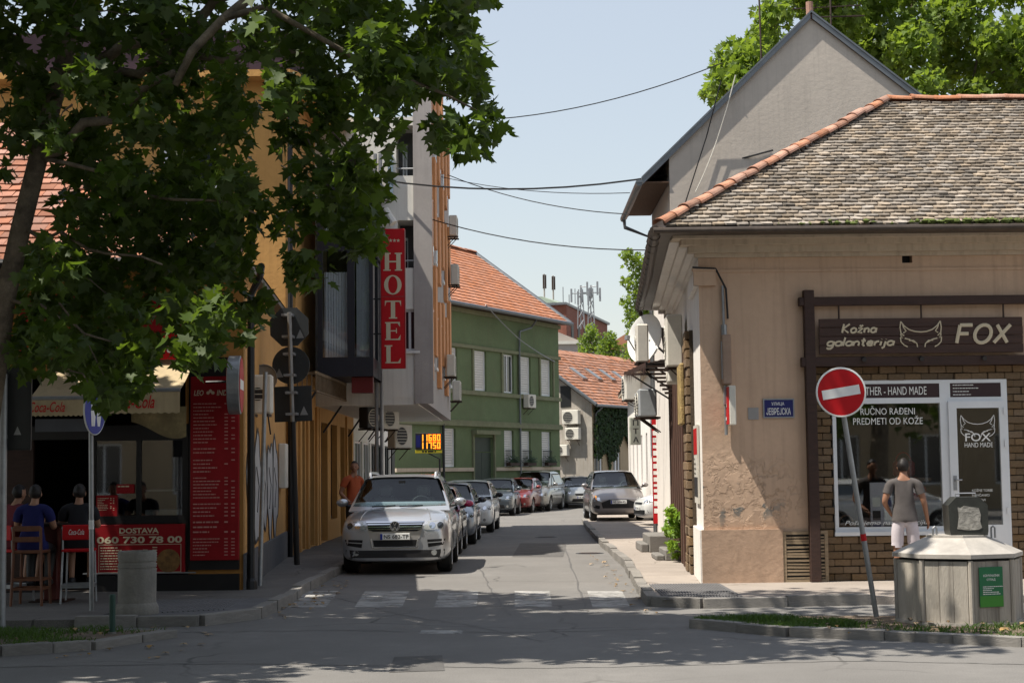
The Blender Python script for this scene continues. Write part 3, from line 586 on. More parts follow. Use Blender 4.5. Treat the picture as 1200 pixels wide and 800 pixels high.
# shop window and glazed door
zt0, zt1 = FX.uz(1040, 466)[1], FX.uz(1040, 449.5)[1]; zw0, zw1 = FX.uz(1040, 617)[1], FX.uz(1040, 472.5)[1]
ug0, ug1 = FX.uz(981.5, 540)[0], FX.uz(1104, 540)[0]; Y0, Y1 = .02, .1
wm = MB(FX); wm.box(U0, ug0, Y0, Y1, ZS, ZT); wm.box(ug1, UD+.03, Y0, Y1, ZS, ZT); wm.box(ug0, ug1, Y0, Y1, zt1, ZT); wm.box(ug0, ug1, Y0, Y1, zw1, zt0); wm.box(ug0, ug1, Y0, Y1, ZS, zw0); wm.box(U0-.02, UD+.02, -.05, Y0-.002, ZS-.035, ZS+.02)
sw_ = wm.build('shop_window', K['white_pvc'], shop)
MB(FX).box(ug0, ug1, .055, .067, zw0, zw1).build('pane', K['glass'], sw_)
tp = MB(FX).box(ug0, ug1, .03, .06, zt0, zt1).build('transom_panel', mat('plum_panel', (.035, .014, .016), .4), sw_)
wmx = lambda d: FX.m @ Matrix.Translation((0, d, 0))
zz = lambda y: FX.uz(1040, y)[1]; uu = lambda x, y=540: FX.uz(x, y)[0]
text('REAL LEATHER - HAND MADE', wmx(.03), uu(985), uu(1089), zz(462.5), zz(453), K['print_white'], shop, bold=.0)
text('RUČNO RAĐENI', wmx(.055), uu(1011), uu(1075), zz(485.5), zz(475), K['print_white'], shop, fit='both'); text('PREDMETI OD KOŽE', wmx(.055), uu(1002), uu(1084), zz(497), zz(487), K['print_white'], shop)
text('Poštujemo našu tradiciju', wmx(.055), uu(989), uu(1086), zz(616), zz(609.5), K['print_white'], shop, shear=.35)
dm = MB(FX); ud0, ud1 = uu(1116.5), uu(1174); zq0, zq1 = zz(466), zz(449.5); dl0, dl1 = uu(1113), uu(1178); zd1 = zz(471)
dm.box(UD+.03, ud0, Y0, Y1, DB, ZT); dm.box(ud1+.03, U1, Y0, Y1, DB, ZT); dm.box(ud0, ud1+.03, Y0, Y1, zq1, ZT); dm.box(ud0, ud1+.03, Y0, Y1, zd1, zq0)
door = dm.build('door_frame', K['white_pvc'], shop)
MB(FX).box(ud0, ud1+.03, .03, .06, zq0, zq1).build('transom_panel', _MC['plum_panel'], door)
rows(wmx(.03), uu(1120), uu(1172), zz(450), zz(465), 4, K['print_white'], shop, False, 3, .25)
gd0, gd1, gz0, gz1 = uu(1122.5), uu(1172.5), zz(616), zz(479); lf = MB(FX)
lf.box(dl0, gd0, -.02, Y0+.02, DB, zd1); lf.box(gd1, dl1, -.02, Y0+.02, DB, zd1); lf.box(gd0, gd1, -.02, Y0+.02, gz1, zd1); lf.box(gd0, gd1, -.02, Y0+.02, DB, gz0); leaf_ = lf.build('door', K['white_pvc'], shop)
MB(FX).box(gd0, gd1, .0, .012, gz0, gz1).build('pane', K['glass'], leaf_)
MB(FX).box(uu(1116), uu(1120), -.03, -.021, zz(575), zz(558)).build('handle_plate', K['galv'], leaf_); hd = MB(FX); hd.tube([(uu(1118), -.03, zz(563)), (uu(1118), -.08, zz(563)), (uu(1125), -.08, zz(563))], .012, 6); hd.build('handle', K['galv'], leaf_)
for y in (483, 521, 600): MB(FX).box(dl1-.01, dl1+.03, -.045, -.021, zz(y+4), zz(y-4)).build('hinge', K['white_pvc'], leaf_)
dx = wmx(0.0)
text('FOX', dx, uu(1132), uu(1162), zz(518), zz(508.5), K['print_white'], shop, bold=.01); text('HAND MADE', dx, uu(1131), uu(1164), zz(525), zz(519.5), K['print_white'], shop)
for i, s in enumerate(('KOŽNE TORBE', 'NOVČANICI', 'KAIŠEVI', 'ETUI', 'FUTROLE')): text(s, dx, uu(1138), uu(1138+(24, 20, 15, 12, 14)[i]), zz(577+i*5.6), zz(573.4+i*5.6), K['print_white'], shop)
FOXL = [[(557, 212), (575, 236), (600, 255), (630, 265), (660, 268)], [(557, 212), (553, 245), (557, 272), (556, 286)], [(566, 225), (572, 245), (584, 262), (570, 272)], [(557, 272), (573, 286), (556, 288), (566, 298), (553, 294)], [(553, 294), (556, 318), (572, 335), (590, 344)], [(575, 300), (600, 306), (628, 322)], [(597, 311), (622, 312), (638, 328), (641, 346)]]
def fox(m, cx, cz, sc, r, parent, mt, d=-.006):
    mb = MB(m)
    for ln in FOXL:
        for s in (1, -1): mb.tube([(cx+s*(x-660)*sc, d, cz-(y-278)*sc) for x, y in ln], r, 5, flat=.4)
    return mb.build('fox_emblem', mt, parent)
fox(dx, uu(1147), zz(500), .0024, .005, shop, K['print_white'])
# pergola-like timber frame fixed to the wall
tf = thing('timber_frame', 'dark brown timber post and beams framing the leather shop front', 'timber frame', FX.m)
u0_, u1_ = uu(939.5, 400), uu(951, 660); MB(FX).cbox(uu(941, 400)-.0, uu(953, 400), -.16, -.03, .1, FX.uz(945, 341)[1], .008).build('post', K['timber_dark'], tf)
zbm = FX.uz(1060, 348)[1]; MB(FX).cbox(uu(934, 350), L, -.15, -.04, zbm-.13, zbm, .008).build('beam', K['timber_dark'], tf)
zbm2 = FX.uz(1060, 418)[1]; MB(FX).cbox(uu(937, 425), L, -.155, -.045, zbm2-.14, zbm2, .008).build('beam', K['timber_dark'], tf)
for x in (1009, 1076, 1149):
    mb = MB(FX); mb.tube([(uu(x, 425), -.16, zbm2-.03), (uu(x, 425), -.22, zbm2-.05)], .035, 8); mb.build('spotlight', K['plastic_dark'], tf)
# hanging signboard
sr = FX.rect(959, 372.5, 1198, 414, -.1); sb = thing('shop_sign', 'long brown wooden signboard with white lettering and fox head', 'sign', FX.sub(sr[0], -.1, sr[2])); sm = WM[sb.name]; W_, H_ = sr[1]-sr[0], sr[3]-sr[2]
for i in range(4): MB(sm).cbox(.002*i, W_-.003*(i % 2), -.04+.002*(i % 2), .0, H_*i/4+.002, H_*(i+1)/4-.002, .006).build('plank', mat('sign_wood', (.052, .024, .016), .6, var=.35, scale=3, stretch=(.6, 6, 9), bump=.25, bscale=12), sb)
ft = sm @ Matrix.Translation((0, -.04, 0)); g1 = lambda x: (x-130)/1060*W_; g2 = lambda y: (372-y)/186*H_+.02
strokes('Kožna', ft, g1(250), g1(432), g2(268), (268-222)/186*H_, .017, K['print_cream'], sb)
strokes('galanterija', ft, g1(168), g1(522), g2(336), (336-292)/186*H_, .017, K['print_cream'], sb, gap=.13)
strokes('FOX', ft, g1(842), g1(1120), g2(328), (328-234)/186*H_, .030, K['print_cream'], sb, gap=.22)
fox(ft, g1(658), g2(278), W_/1060, .010, sb, K['print_cream'])
for x in (981, 1077, 1173): MB(FX).tube([(uu(x, 365), -.11, sr[3]-.02), (uu(x, 365), -.11, zbm-.12)], .014, 6).build('hanger', K['rust_brown'], sb)
# slatted cellar vent
vr = FX.rect(917, 622, 970, 674); ct = thing('cellar_vent', 'slatted wooden cellar vent at the foot of the pink wall', 'vent', FX.sub(vr[0], 0, .1)); vw, vh = vr[1]-vr[0], vr[3]-.1; vm = WM[ct.name]; q = random.Random(9)
mb = MB(vm); mb.box(0, .05, -.05, -.003, 0, vh); mb.box(vw-.05, vw, -.05, -.003, 0, vh); mb.box(.05, vw-.05, -.05, -.003, vh-.045, vh); mb.box(.05, vw-.05, -.05, -.003, 0, .04); mb.build('frame', mat('weathered_wood', (.30, .225, .145), .85, var=.3, scale=4, stretch=(1, 4, 8), bump=.3), ct)
MB(vm).box(.05, vw-.05, -.012, -.004, .04, vh-.045).build('backing', K['black'], ct)
n_ = 13
for i in range(n_):
    z = .045+(vh-.1)*(i+.1)/n_
    if i in (6, 10): z += .012
    mb = MB(vm); mb.box(.052, vw-.052, -.045, -.02, z, z+(vh-.1)/n_*(.62 if i % 4 else .45), rot=Matrix.Rotation(q.gauss(0, .012), 3, 'Y')); mb.build('slat', _MC['weathered_wood'], ct)
# street name plate, blank plate, box sign, meter box
r = FX.rect(894, 467, 930.5, 489.5); t = thing('street_sign', 'navy enamel street name plate on the pink wall', 'sign', FX.sub(r[0], 0, r[2])); m_ = WM[t.name]; w1, h1 = r[1]-r[0], r[3]-r[2]
MB(m_).cbox(0, w1, -.022, -.003, 0, h1, .006).build('plate', K['sign_navy'], t)
mb = MB(m_); a = .018
for x0, x1, z0, z1 in ((0, w1, 0, a), (0, w1, h1-a, h1), (0, a, a, h1-a), (w1-a, w1, a, h1-a)): mb.box(x0, x1, -.027, -.018, z0, z1)
mb.build('rim', K['galv'], t); fm = m_ @ Matrix.Translation((0, -.023, 0))
text('УЛИЦА', fm, w1*.27, w1*.68, h1*.62, h1*.82, K['print_white'], t, bold=.01); text('ЈЕВРЕЈСКА', fm, w1*.1, w1*.88, h1*.16, h1*.52, K['print_white'], t, bold=.01)
r = FX.rect(876.5, 477.5, 889, 491.5); tag(MB(FX).cbox(r[0], r[1], -.012, -.002, r[2], r[3], .003).build('wall_plate', mat('grey_plate', (.30, .29, .28), .5), at=FX.m), 'small blank grey square plate beside the street name plate', 'plate')
r = FX.rect(853, 452, 860.5, 498, -.2); m_ = FX.sub(r[0], 0, r[2]); t = thing('box_sign', 'narrow white box sign with red face on the pink wall', 'sign', m_); h1 = r[3]-r[2]; MB(m_).cbox(0, .1, -.34, -.02, 0, h1, .012).build('case', K['offwhite'], t)
MB(m_).box(-.006, .002, -.33, -.04, .015, h1-.015).build('red_face', K['sign_red'], t)
fm = m_ @ Matrix.Translation((-.008, 0, 0)) @ Matrix.Rotation(-pi/2, 4, 'Z'); rows(fm, .06, .31, h1-.05, .05, 5, K['print_white'], t, False, 7, .5)
r = FX.rect(846.5, 392, 857, 450, -.1); m_ = FX.sub(r[0], 0, r[2]); t = thing('meter_box', 'tall old meter box with conduit above, on the pink wall', 'meter box', m_); h1 = r[3]-r[2]; ww = r[1]-r[0]
MB(m_).cbox(0, ww, -.13, -.004, 0, h1, .012).build('case', mat('meter_pink', (.33, .23, .17), .8, var=.2), t); MB(m_).box(-.012, -.001, -.11, -.03, .08, h1-.1).build('door', K['galv'], t)
c = MB(m_); c.tube([(ww*.3, -.05, h1), (ww*.3, -.05, h1+.15)], .045, 8); c.tube([(ww*.3, -.05, h1+.12), (ww*.25, -.05, FX.uz(846, 335)[1]-r[2])], .02, 7); c.tube([(ww*.3, -.05, -.02), (ww*.3, -.05, -.75)], .025, 7); c.box(ww*.1, ww*.8, -.12, -.01, -.3, -.05); c.build('conduit', K['galv'], t)
wire('thin wall cable looping round the pink corner over the ledge', [FX.m @ Vector((-.1, -.1, cap[3]+.05)), FX.m @ Vector((.25, -.08, cap[3]+.03)), FX.m @ Vector((.4, -.06, cap[2]-.05)), FX.m @ Vector((.42, -.05, cap[2]-.5))], .016)
# shop display
def bag(u, y, z, s, col, lab):
    m = FX.sub(u, y, z); t = thing('handbag', lab, 'handbag', m, 'leather goods in the shop window'); MB(m).cbox(-s/2, s/2, -.06, .06, 0, s*.7, .03).build('body', col, t); MB(m).tube([(s*.35*math.cos(a), 0, s*.68+s*.42*math.sin(a)) for a in [pi*i/8 for i in range(9)]], .012, 6).build('handle', col, t)
MB(FX).box(U0+.1, UD-.1, .35, 1.0, .12, .72).build('display_plinth', mat('display_wood', (.12, .08, .05), .5), shop)
cols = [mat('leather_tan', (.20, .09, .035), .4), mat('leather_red', (.25, .015, .012), .4), mat('leather_black', (.015, .013, .012), .35), mat('leather_blue', (.02, .04, .12), .4)]
for i, (u, y, z, s, c, lab) in enumerate(((uu(1000), .6, .72, .3, 0, 'tan leather handbag low in the shop window, behind the leaning pole'), (uu(1012), 1.4, 1.3, .3, 2, 'black leather handbag in the dark left of the shop window'), (uu(1085), 1.3, 1.62, .34, 1, 'upper red leather handbag at the right of the shop window'), (uu(1088), .8, 1.25, .32, 1, 'lower red leather handbag at the right of the shop window'))): bag(u, y, z, s, cols[c], lab)
MB(FX).box(uu(1076), uu(1104), .6, 1.6, 1.55, 1.6).box(uu(1076), uu(1104), .6, 1.6, 1.2, 1.24).box(uu(1000), uu(1020), 1.2, 1.6, 1.25, 1.29).build('display_shelf', _MC['display_wood'], shop)
r = FX.rect(1020, 565, 1046, 617, .3); m_ = FX.sub(r[0], .3, .72); t = thing('display_board', 'pale display board with small photos inside the shop window', 'display board', m_); MB(m_).cbox(0, r[1]-r[0], 0, .03, 0, r[3]-.72, .004).build('board', mat('board_grey', (.42, .40, .42), .6), t)
for i in range(3):
    for j in range(2): MB(m_).box(.03+j*.17, .15+j*.17, -.006, .002, .06+i*.2, .2+i*.2).build('photo', [cols[3], cols[2], K['offwhite']][(i+j) % 3], t)
# ================================================================ GREY GABLED HOUSE behind the shop
mk('render_grey', (.50, .445, .385), .93, var=.1, scale=.8, bump=.2, bscale=10, streak=.2, dirtcol=(.19, .175, .16))
mk('flashing', (.16, .17, .18), .4, .6, var=.2)
mk('wood_eave', (.10, .055, .032), .8, var=.3, scale=4, stretch=(6, 1, 1))
mk('roof_dark', (.12, .07, .05), .9, var=.3, scale=6, bump=.5)
GY = 35.2; GX = 3.5; G = Frame((GX, GY, 0), 0)
gb = thing('gabled_house', 'tall grey rendered house whose blank gable rises behind the corner shop roof', 'building', G.m)
zE = at(780, 185, GY).z; zA = at(950, 22, GY).z; uA = at(950, 22, GY).x-GX; uR = at(1063, 108, GY).x-GX; zR = at(1063, 108, GY).z
sl_ = (zA-zR)/(uR-uA); uW = 2*uA; GD = 4.6
g = MB(G); g.prism([(0, 0), (uW, 0), (uW, zA-(uW-uA)*sl_), (uA, zA), (0, zA-uA*(zA-zE)/uA)], 0, .25); g.build('gable_wall', K['render_grey'], gb)
g = MB(G); g.box(0, .3, .25, GD, 0, zE); g.build('street_wall', K['plaster_white'], gb)
g = MB(G); g.box(.3, uW, GD-.2, GD, 0, zE-.2); g.build('rear_wall', K['render_grey'], gb)
k1 = (zA-zE)/uA; g = MB(G); eo = .62
def rfq(u0, z0, u1, z1, th, y0, y1, mb): mb.prism([(u0, z0), (u1, z1), (u1, z1+th), (u0, z0+th)], y0, y1)
rfq(-eo, zE-eo*k1, uA, zA, .12, -.05, GD+.2, g); rfq(uA, zA, uW+.5, zA-(uW+.5-uA)*sl_, .12, -.05, GD+.2, g); g.build('roof', K['roof_dark'], gb)
g = MB(G); rfq(-eo, zE-eo*k1+.12, uA, zA+.12, .05, -.1, .0, g); rfq(uA, zA+.12, uW+.5, zA-(uW+.5-uA)*sl_+.12, .05, -.1, .0, g); rfq(-eo, zE-eo*k1-.02, uA-.02, zA-.02, .14, -.08, -.055, g); rfq(uA+.02, zA-.02, uW+.5, zA-(uW+.5-uA)*sl_-.02, .14, -.08, -.055, g); g.build('verge_flashing', K['flashing'], gb)
g = MB(G); g.box(-eo+.03, -.02, -.04, GD, zE-.32-eo*k1*.4, zE-.29-eo*k1*.4); g.build('eave_boards', K['wood_eave'], gb)
g = MB(G); g.tube([(-eo-.07, -.3, zE-eo*k1-.0), (-eo-.07, GD+.3, zE-eo*k1-.0)], .075, 8); g.box(-eo-.14, -eo+.02, -.32, GD+.3, zE-eo*k1, zE-eo*k1+.04); g.tube([(-eo-.07, GD, zE-eo*k1), (-eo-.05, GD, zE-eo*k1-.25), (-.06, GD, zE-eo*k1-.5), (-.06, GD, .1)], .05, 7); g.build('gutter', K['flashing'], gb)
g = MB(G); g.lathe([(.08, 0), (.08, .3)], (uA, .1, zA+.1), 10); g.build('ridge_cap', K['ridge_red'], gb)
m_ = G.m @ Matrix.Translation((uA+.75, 1.5, zA-.7)); t = thing('roof_antenna', 'television antenna with crossed rods beyond the grey gable peak', 'antenna', m_)
g = MB(m_); g.tube([(0, 0, 0), (0, 0, 2.2)], .022, 6); g.build('mast', K['rust_brown'], t); g = MB(m_); g.tube([(-.9, 0, 1.35), (.7, 0, 1.42)], .014, 5)
for i in range(7): g.tube([(-.85+i*.25, -.25, 1.36+.008*i), (-.85+i*.25, .25, 1.36+.008*i)], .008, 4)
g.tube([(-.5, 0, 1.15), (.8, .1, 1.2)], .02, 5); g.build('boom', K['rust_brown'], t)
p = at(892, 58, GY+.4); t = MB().tube([(p.x, p.y, p.z-.4), (p.x-.02, p.y, p.z+1.4)], .022, 6).build('lightning_rod', K['rust_brown'], at=p); tag(t, 'thin upright rod on the left slope of the grey gable roof', 'rod')
# ================================================================ RIGHT SIDE OF THE STREET
mk('stone_pier', (.30, .25, .185), .92, var=.25, scale=5, bump=.6, bscale=22, rv=.25)
mk('ac_metal', (.36, .38, .39), .5, .2, var=.15)
sp = lambda Y, o=0: Vector((2.8+.059*(Y-24.1)-o, Y, 0))
# stacked stone pier on the shop side wall, each block a piece
pr = MB(FS); u = lambda Y: FS.L-(Y-24.1)/math.cos(math.atan2(.62, 10.5))
pr.box(u(27.3), u(26.0), -.06, -.004, .1, 4.0); pier = pr.build('stone_pier', K['mortar'], shop)
q = random.Random(2)
for i in range(26):
    za = .1+i*.15
    for j in range(2): a = u(27.3)+j*.65; piece('stone', BRICK, pier, FS.m @ Matrix.Translation((a+.32, -.04-q.uniform(0, .03), za+.075)) @ Matrix.Rotation(q.gauss(0, .02), 4, 'Z') @ Matrix.Diagonal((.62, .14, .135, 1)))
for o_ in [x for x in bpy.data.objects if x.parent == pier]: pass
# dark boarded shopfront and door beyond the pier
g = MB(FS); q = random.Random(3)
bd = MB(FS).box(u(34.4), u(27.5), -.05, -.004, .1, 3.9).build('board_cladding', K['black'], shop)
for i in range(15): a = u(34.4)+i*.455; MB(FS).cbox(a, a+.43, -.09-.03*(i % 2), -.05, .1, 3.85, .01).build('board', mat('brown_board', (.075, .035, .022), .75, var=.4, scale=4, stretch=(6, 6, 1)), bd)
# framed notice on the white part of the side wall
m_ = FS.sub(u(25.7), -.04, 1.25); t = thing('poster', 'tall narrow colourful poster on the sunlit white side wall', 'poster', m_); MB(m_).box(0, 1.0, 0, .03, 0, 1.2).build('sheet', mat('poster_paper', (.55, .52, .46), .6), t)
MB(m_).box(.05, .95, -.004, .0, .75, 1.15).build('red_panel', K['sign_red'], t); MB(m_).box(.05, .95, -.004, .0, .1, .4).build('dark_panel', K['plastic_dark'], t); rows(m_ @ Matrix.Translation((0, -.002, 0)), .1, .9, .72, .42, 4, K['plastic_dark'], t, False, 4)
m_ = FS.sub(u(27.4), -.16, 2.5); t = thing('carved_panel', 'weathered yellowish carved panel hanging under the white air conditioner', 'panel', m_); MB(m_).cbox(0, 1.0, -.05, .03, 0, 1.0, .02).build('panel', mat('old_gilt', (.38, .27, .11), .7, var=.5, scale=6, bump=.8), t); MB(m_).box(-.05, 1.05, .031, .05, -.05, 1.05).build('frame', K['timber_dark'], t)
ac_unit('white air conditioner high beside the sunlit corner, nearest of the right side units', FS.sub(u(28.3), -.02, at(793, 430, 28.1).z), .9, .9, .34)
ac_unit('weathered air conditioner tucked below the nearest white unit', FS.sub(u(28.9), -.02, at(793, 448, 28.6).z), .8, .22, .3, bracket=False)
ac_unit('small cream air conditioner in front of the white satellite dish', Frame((2.86, 33.4, 0), -pi/2).sub(0, 0, at(762, 424, 33.2).z), .5, .78, .3)
# satellite dish
p = at(757, 397, 34.0); dm_ = Matrix.Translation(p) @ Matrix.Rotation(math.radians(-52), 4, 'Z') @ Matrix.Rotation(math.radians(-10), 4, 'X'); t = thing('satellite_dish', 'large white satellite dish above the slatted awning on the right', 'satellite dish', dm_)
MB(dm_).lathe([(.02, .1), (.2, .085), (.38, .03), (.52, -.05), (.53, -.05), (.4, .045), (.2, .11), (.02, .125)], n=28, ax='y').build('reflector', K['white'], t, smooth=True)
g = MB(dm_); g.tube([(0, -.05, -.5), (0, -.5, -.1)], .015, 5); g.box(-.04, .04, -.56, -.48, -.14, -.04); g.tube([(0, .1, 0), (.3, .4, -.3)], .025, 6); g.build('arm', K['galv'], t)
# slatted awning
aw = Frame((sp(35).x, 35, 0), -pi/2+.06); m_ = aw.sub(0, 0, at(757, 421, 33.4).z); t = thing('awning', 'dark slatted awning on iron brackets under the satellite dish', 'awning', m_); ax_ = 3.2
for i in range(9): MB(m_).box(0, ax_, -.95+i*.11, -.845+i*.11, -.02-.16+.022*i, -.16+.022*i).build('slat', K['rust_brown'], t)
g = MB(m_)
for x in (.05, ax_/2, ax_-.05): g.box(x-.025, x+.025, -1.0, .02, -.24, -.19); g.tube([(x, -.9, -.22), (x, 0, -.8)], .02, 5)
g.tube([(0, -1, -.2), (ax_, -1, -.2)], .03, 6); g.build('bracket', K['black'], t)
for i in range(8): MB(m_).box(ax_-.03, ax_+.0, -1.0+.05*i, -.02, -.27-i*.075, -.225-i*.075).build('end_slat', K['rust_brown'], t)
g = MB(m_)
for i in range(24): a = ax_*i/23; g.add([(a-.08, -1.03, -.17), (a+.08, -1.03, -.17), (a+rnd.uniform(-.05, .05), -1.04, -.42-.12*rnd.random())], [(0, 1, 2)])
g.build('fringe', K['timber_dark'], t)
ac_unit('blue grey boxy air conditioner below the slatted awning, nearer of its pair', Frame((2.98, 33.2, 0), -pi/2).sub(0, 0, at(765, 488, 33).z), .7, .56, .42, col='ac_metal')
ac_unit('blue grey boxy air conditioner below the slatted awning, farther of its pair', Frame((3.15, 35.6, 0), -pi/2).sub(0, 0, at(757, 488, 35.5).z), .8, .52, .45, col='ac_metal')
ac_unit('beige air conditioner casing on the far white wall, above the grey pair', Frame((4.15, 52.5, 0), -pi/2+.06).sub(0, 0, at(737, 468, 52).z), 1.1, .8, .55)
# vertical signs and poles
p = at(744, 521, 40.5); m_ = Matrix.Translation(p) @ Matrix.Rotation(.25, 4, 'Z'); t = thing('vertical_sign', 'pale projecting sign with stacked dark letters on the right wall', 'sign', m_); MB(m_).cbox(-.13, .15, -.04, .04, 0, .68, .01).build('panel', mat('sign_celadon', (.45, .47, .40), .5), t)
for i, ch in enumerate('АТП'): text(ch, m_ @ Matrix.Translation((0, -.042, 0)), -.06, .09, .06+i*.21, .2+i*.21, K['plastic_dark'], t, bold=.02)
g0 = gnd(769, 630, .1); g1_ = at(766.5, 490, g0.y); t = thing('banner_pole', 'narrow red and white vertical banner on a pole by the steps', 'banner', (g0.x, g0.y, .1)); bm_ = WM[t.name]; h1 = g1_.z-.1
MB(bm_).tube([(.11, 0, 0), (.11, 0, h1+.4)], .03, 7).build('pole', K['galv'], t); MB(bm_).box(-.06, .06, -.03, .0, .35, h1).build('banner', K['sign_red'], t); g = MB(bm_); q = random.Random(6); z = .6
while z < h1-.2: e = z+q.uniform(.06, .13); g.add([(-.04, -.034, z), (.055, -.034, z), (.055, -.034, e), (-.04, -.034, e)], [(0, 1, 2, 3)]); z = e+.06
g.build('lettering', K['print_white'], t)
# house past the grey gable, set back
R3 = fr2((5.1, 72), (4.45, 51.5)); t = thing('white_house', 'low white rendered house set back beyond the driveway on the right', 'building', R3.m)
g = MB(R3); h3 = 4.9; hs = [(R3.L-5-i*3.6, R3.L-3.9-i*3.6, 1.2, 3) for i in range(5)]; g.holes(0, R3.L, 0, h3, hs, .2); g.box(R3.L-.01, R3.L, .01, 8, 0, h3); g.build('wall', K['plaster_white'], t)
for h in hs: window(t, R3, h, 'glass', dep=.13)
g = MB(R3); g.prism([(-.3, h3), (R3.L+.3, h3), (R3.L+.3, h3+.15), (-.3, h3+.15)], -.4, 8); g.build('cornice', K['cornice'], t)
g = MB(R3); g.add([(-.3, -.45, h3+.16), (R3.L+.3, -.45, h3+.16), (R3.L+.3, 4, h3+2.3), (-.3, 4, h3+2.3)], [(0, 1, 2, 3)]); g.add([(R3.L+.3, -.45, h3+.16), (R3.L+.3, 8, h3+.16), (R3.L+.3, 4, h3+2.3)], [(0, 1, 2)]); g.build('roof', mat('roof_brown', (.2, .09, .055), .9, var=.3, scale=5, bump=.5), t)
# concrete steps
for i, (Y, w_, h_, lab) in enumerate(((30.0, .38, .2, 'low grey doorstep block under the bright green shrub'), (33.0, .6, .34, 'higher grey concrete doorstep beyond the bright green shrub'))):
    p = sp(Y); m_ = Matrix.Translation((p.x-w_, Y, .1)); tag(MB(m_).cbox(0, w_+.02, 0, 1.3+.4*i, 0, h_, .02).cbox(-.16, 0-.001, .1, 1.2+.4*i, 0, h_*.5, .02).build('doorstep', mat('concrete', (.19, .18, .165), .9, var=.15, scale=4, bump=.4), at=m_), lab, 'step')
# ================================================================ YELLOW BUILDING (left)
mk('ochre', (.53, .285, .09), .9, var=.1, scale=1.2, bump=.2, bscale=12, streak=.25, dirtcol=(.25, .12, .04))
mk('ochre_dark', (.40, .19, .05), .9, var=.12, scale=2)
mk('plinth_grey', (.11, .11, .115), .9, var=.2, scale=3)
mk('mansard', (.045, .028, .036), .85, 0., var=.15, spec=.1, streak=.3, dirtcol=(.05, .03, .04))
mk('roof_red', (.31, .13, .078), .85, var=.25, scale=4, bump=.4, rv=.3, dirt=.4, dirtcol=(.22, .13, .09))
YF = Frame((-11, 23.9, 0), 0); YC = (-3.97, 23.9); YS = fr2(YC, (-4.62, 33)); Y2 = fr2((-4.62, 33), (-4.62, 38.2)); Y2b = fr2((-4.62, 38.2), (-4.62, 47)); Y3 = fr2((-4.62, 47), (-4.55, 62))
yb = thing('yellow_building', 'ochre yellow building with red tiled front, dark metal mansard and graffiti on its side', 'building', YF.m)
yw = YF.rect(222, 380, 283, 690); ux = 11-3.97; kk = YF.rect(20, 500, 217, 690); ZK = YF.uz(150, 440)[1]
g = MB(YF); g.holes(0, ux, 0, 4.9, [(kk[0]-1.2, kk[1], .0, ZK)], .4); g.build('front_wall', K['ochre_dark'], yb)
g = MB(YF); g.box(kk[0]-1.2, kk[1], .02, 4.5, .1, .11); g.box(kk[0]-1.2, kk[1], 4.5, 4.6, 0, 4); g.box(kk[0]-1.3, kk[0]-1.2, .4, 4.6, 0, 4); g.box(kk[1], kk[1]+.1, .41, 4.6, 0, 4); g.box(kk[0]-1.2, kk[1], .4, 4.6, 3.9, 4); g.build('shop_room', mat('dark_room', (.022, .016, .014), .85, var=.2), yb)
# street wall with openings
sideh = [YS.rect(344, 300, 360, 400)]
g = MB(YS); g.holes(0, YS.L, 0, 4.9, [], .2); g.build('street_wall', K['ochre'], yb)
g = MB(YS); g.box(-.03, YS.L, -.04, -.002, 0, .62); g.build('plinth', K['plinth_grey'], yb)
pil = [Y2.rect(340, 560, 349, 640)[0]]
wd = [(.5, 1.6, .6, 3.0), (2.3, 3.0, .12, 3.0), (3.6, 4.7, .12, 3.0)]
g = MB(Y2); g.holes(0, Y2.L, 0, 10.0, wd+[(.4, 1.5, 4.2, 6.4)], .22); g.build('street_wall', K['ochre'], yb)
window(yb, Y2, wd[0], 'glass', .05, .14, 1, K['timber_dark']); window(yb, Y2, wd[2], 'glass', .05, .14, 1, K['timber_dark']); window(yb, Y2, wd[1], 'glass', .05, .14, 0, K['dark_metal'], name='glazed_door'); window(yb, Y2, (.4, 1.5, 4.2, 6.4), 'glass', .07, .1, 1, K['dark_metal'])
wd2 = [(.5, 2.2, .12, 3.0), (2.9, 4.4, .6, 3.0), (5.2, 6.3, .12, 3.0), (6.9, 8.4, .5, 3.0)]
g = MB(Y2b); g.holes(0, Y2b.L, 0, 3.95, wd2, .22); g.build('street_wall', K['ochre'], yb)
for i, h in enumerate(wd2): window(yb, Y2b, h, 'glass', .06, .14, 1 if i % 2 else 0, K['timber_dark'], name='shopfront')
for a in (.1, 6.45): MB(Y2b).box(a, a+.3, -.055, -.003, .1, 3.3).build('pilaster', K['ochre'], yb)
for a in (.05, 1.85, 3.2, 4.85): MB(Y2).box(a, a+.3, -.055, -.003, .1, 3.3).build('pilaster', K['ochre'], yb)
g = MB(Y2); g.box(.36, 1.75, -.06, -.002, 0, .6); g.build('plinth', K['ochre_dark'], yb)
MB(Y2).tube([(-.05, -.1, .1), (-.05, -.1, 9.8)], .055, 8).build('downpipe', K['black'], yb)
MB(YS).tube([(.1, -.1, .16), (.1, -.1, YS.uz(286, 345)[1]), (-.1, -.25, YS.uz(286, 345)[1]+.25), (-.5, -.3, YS.uz(286, 345)[1]+.35)], .055, 8).build('downpipe', K['black'], yb)
g = MB(YS); g.lathe([(.1, 0), (.09, .12), (.06, .16)], (.1, -.1, .1), 10); g.build('downpipe_shoe', K['black'], yb)
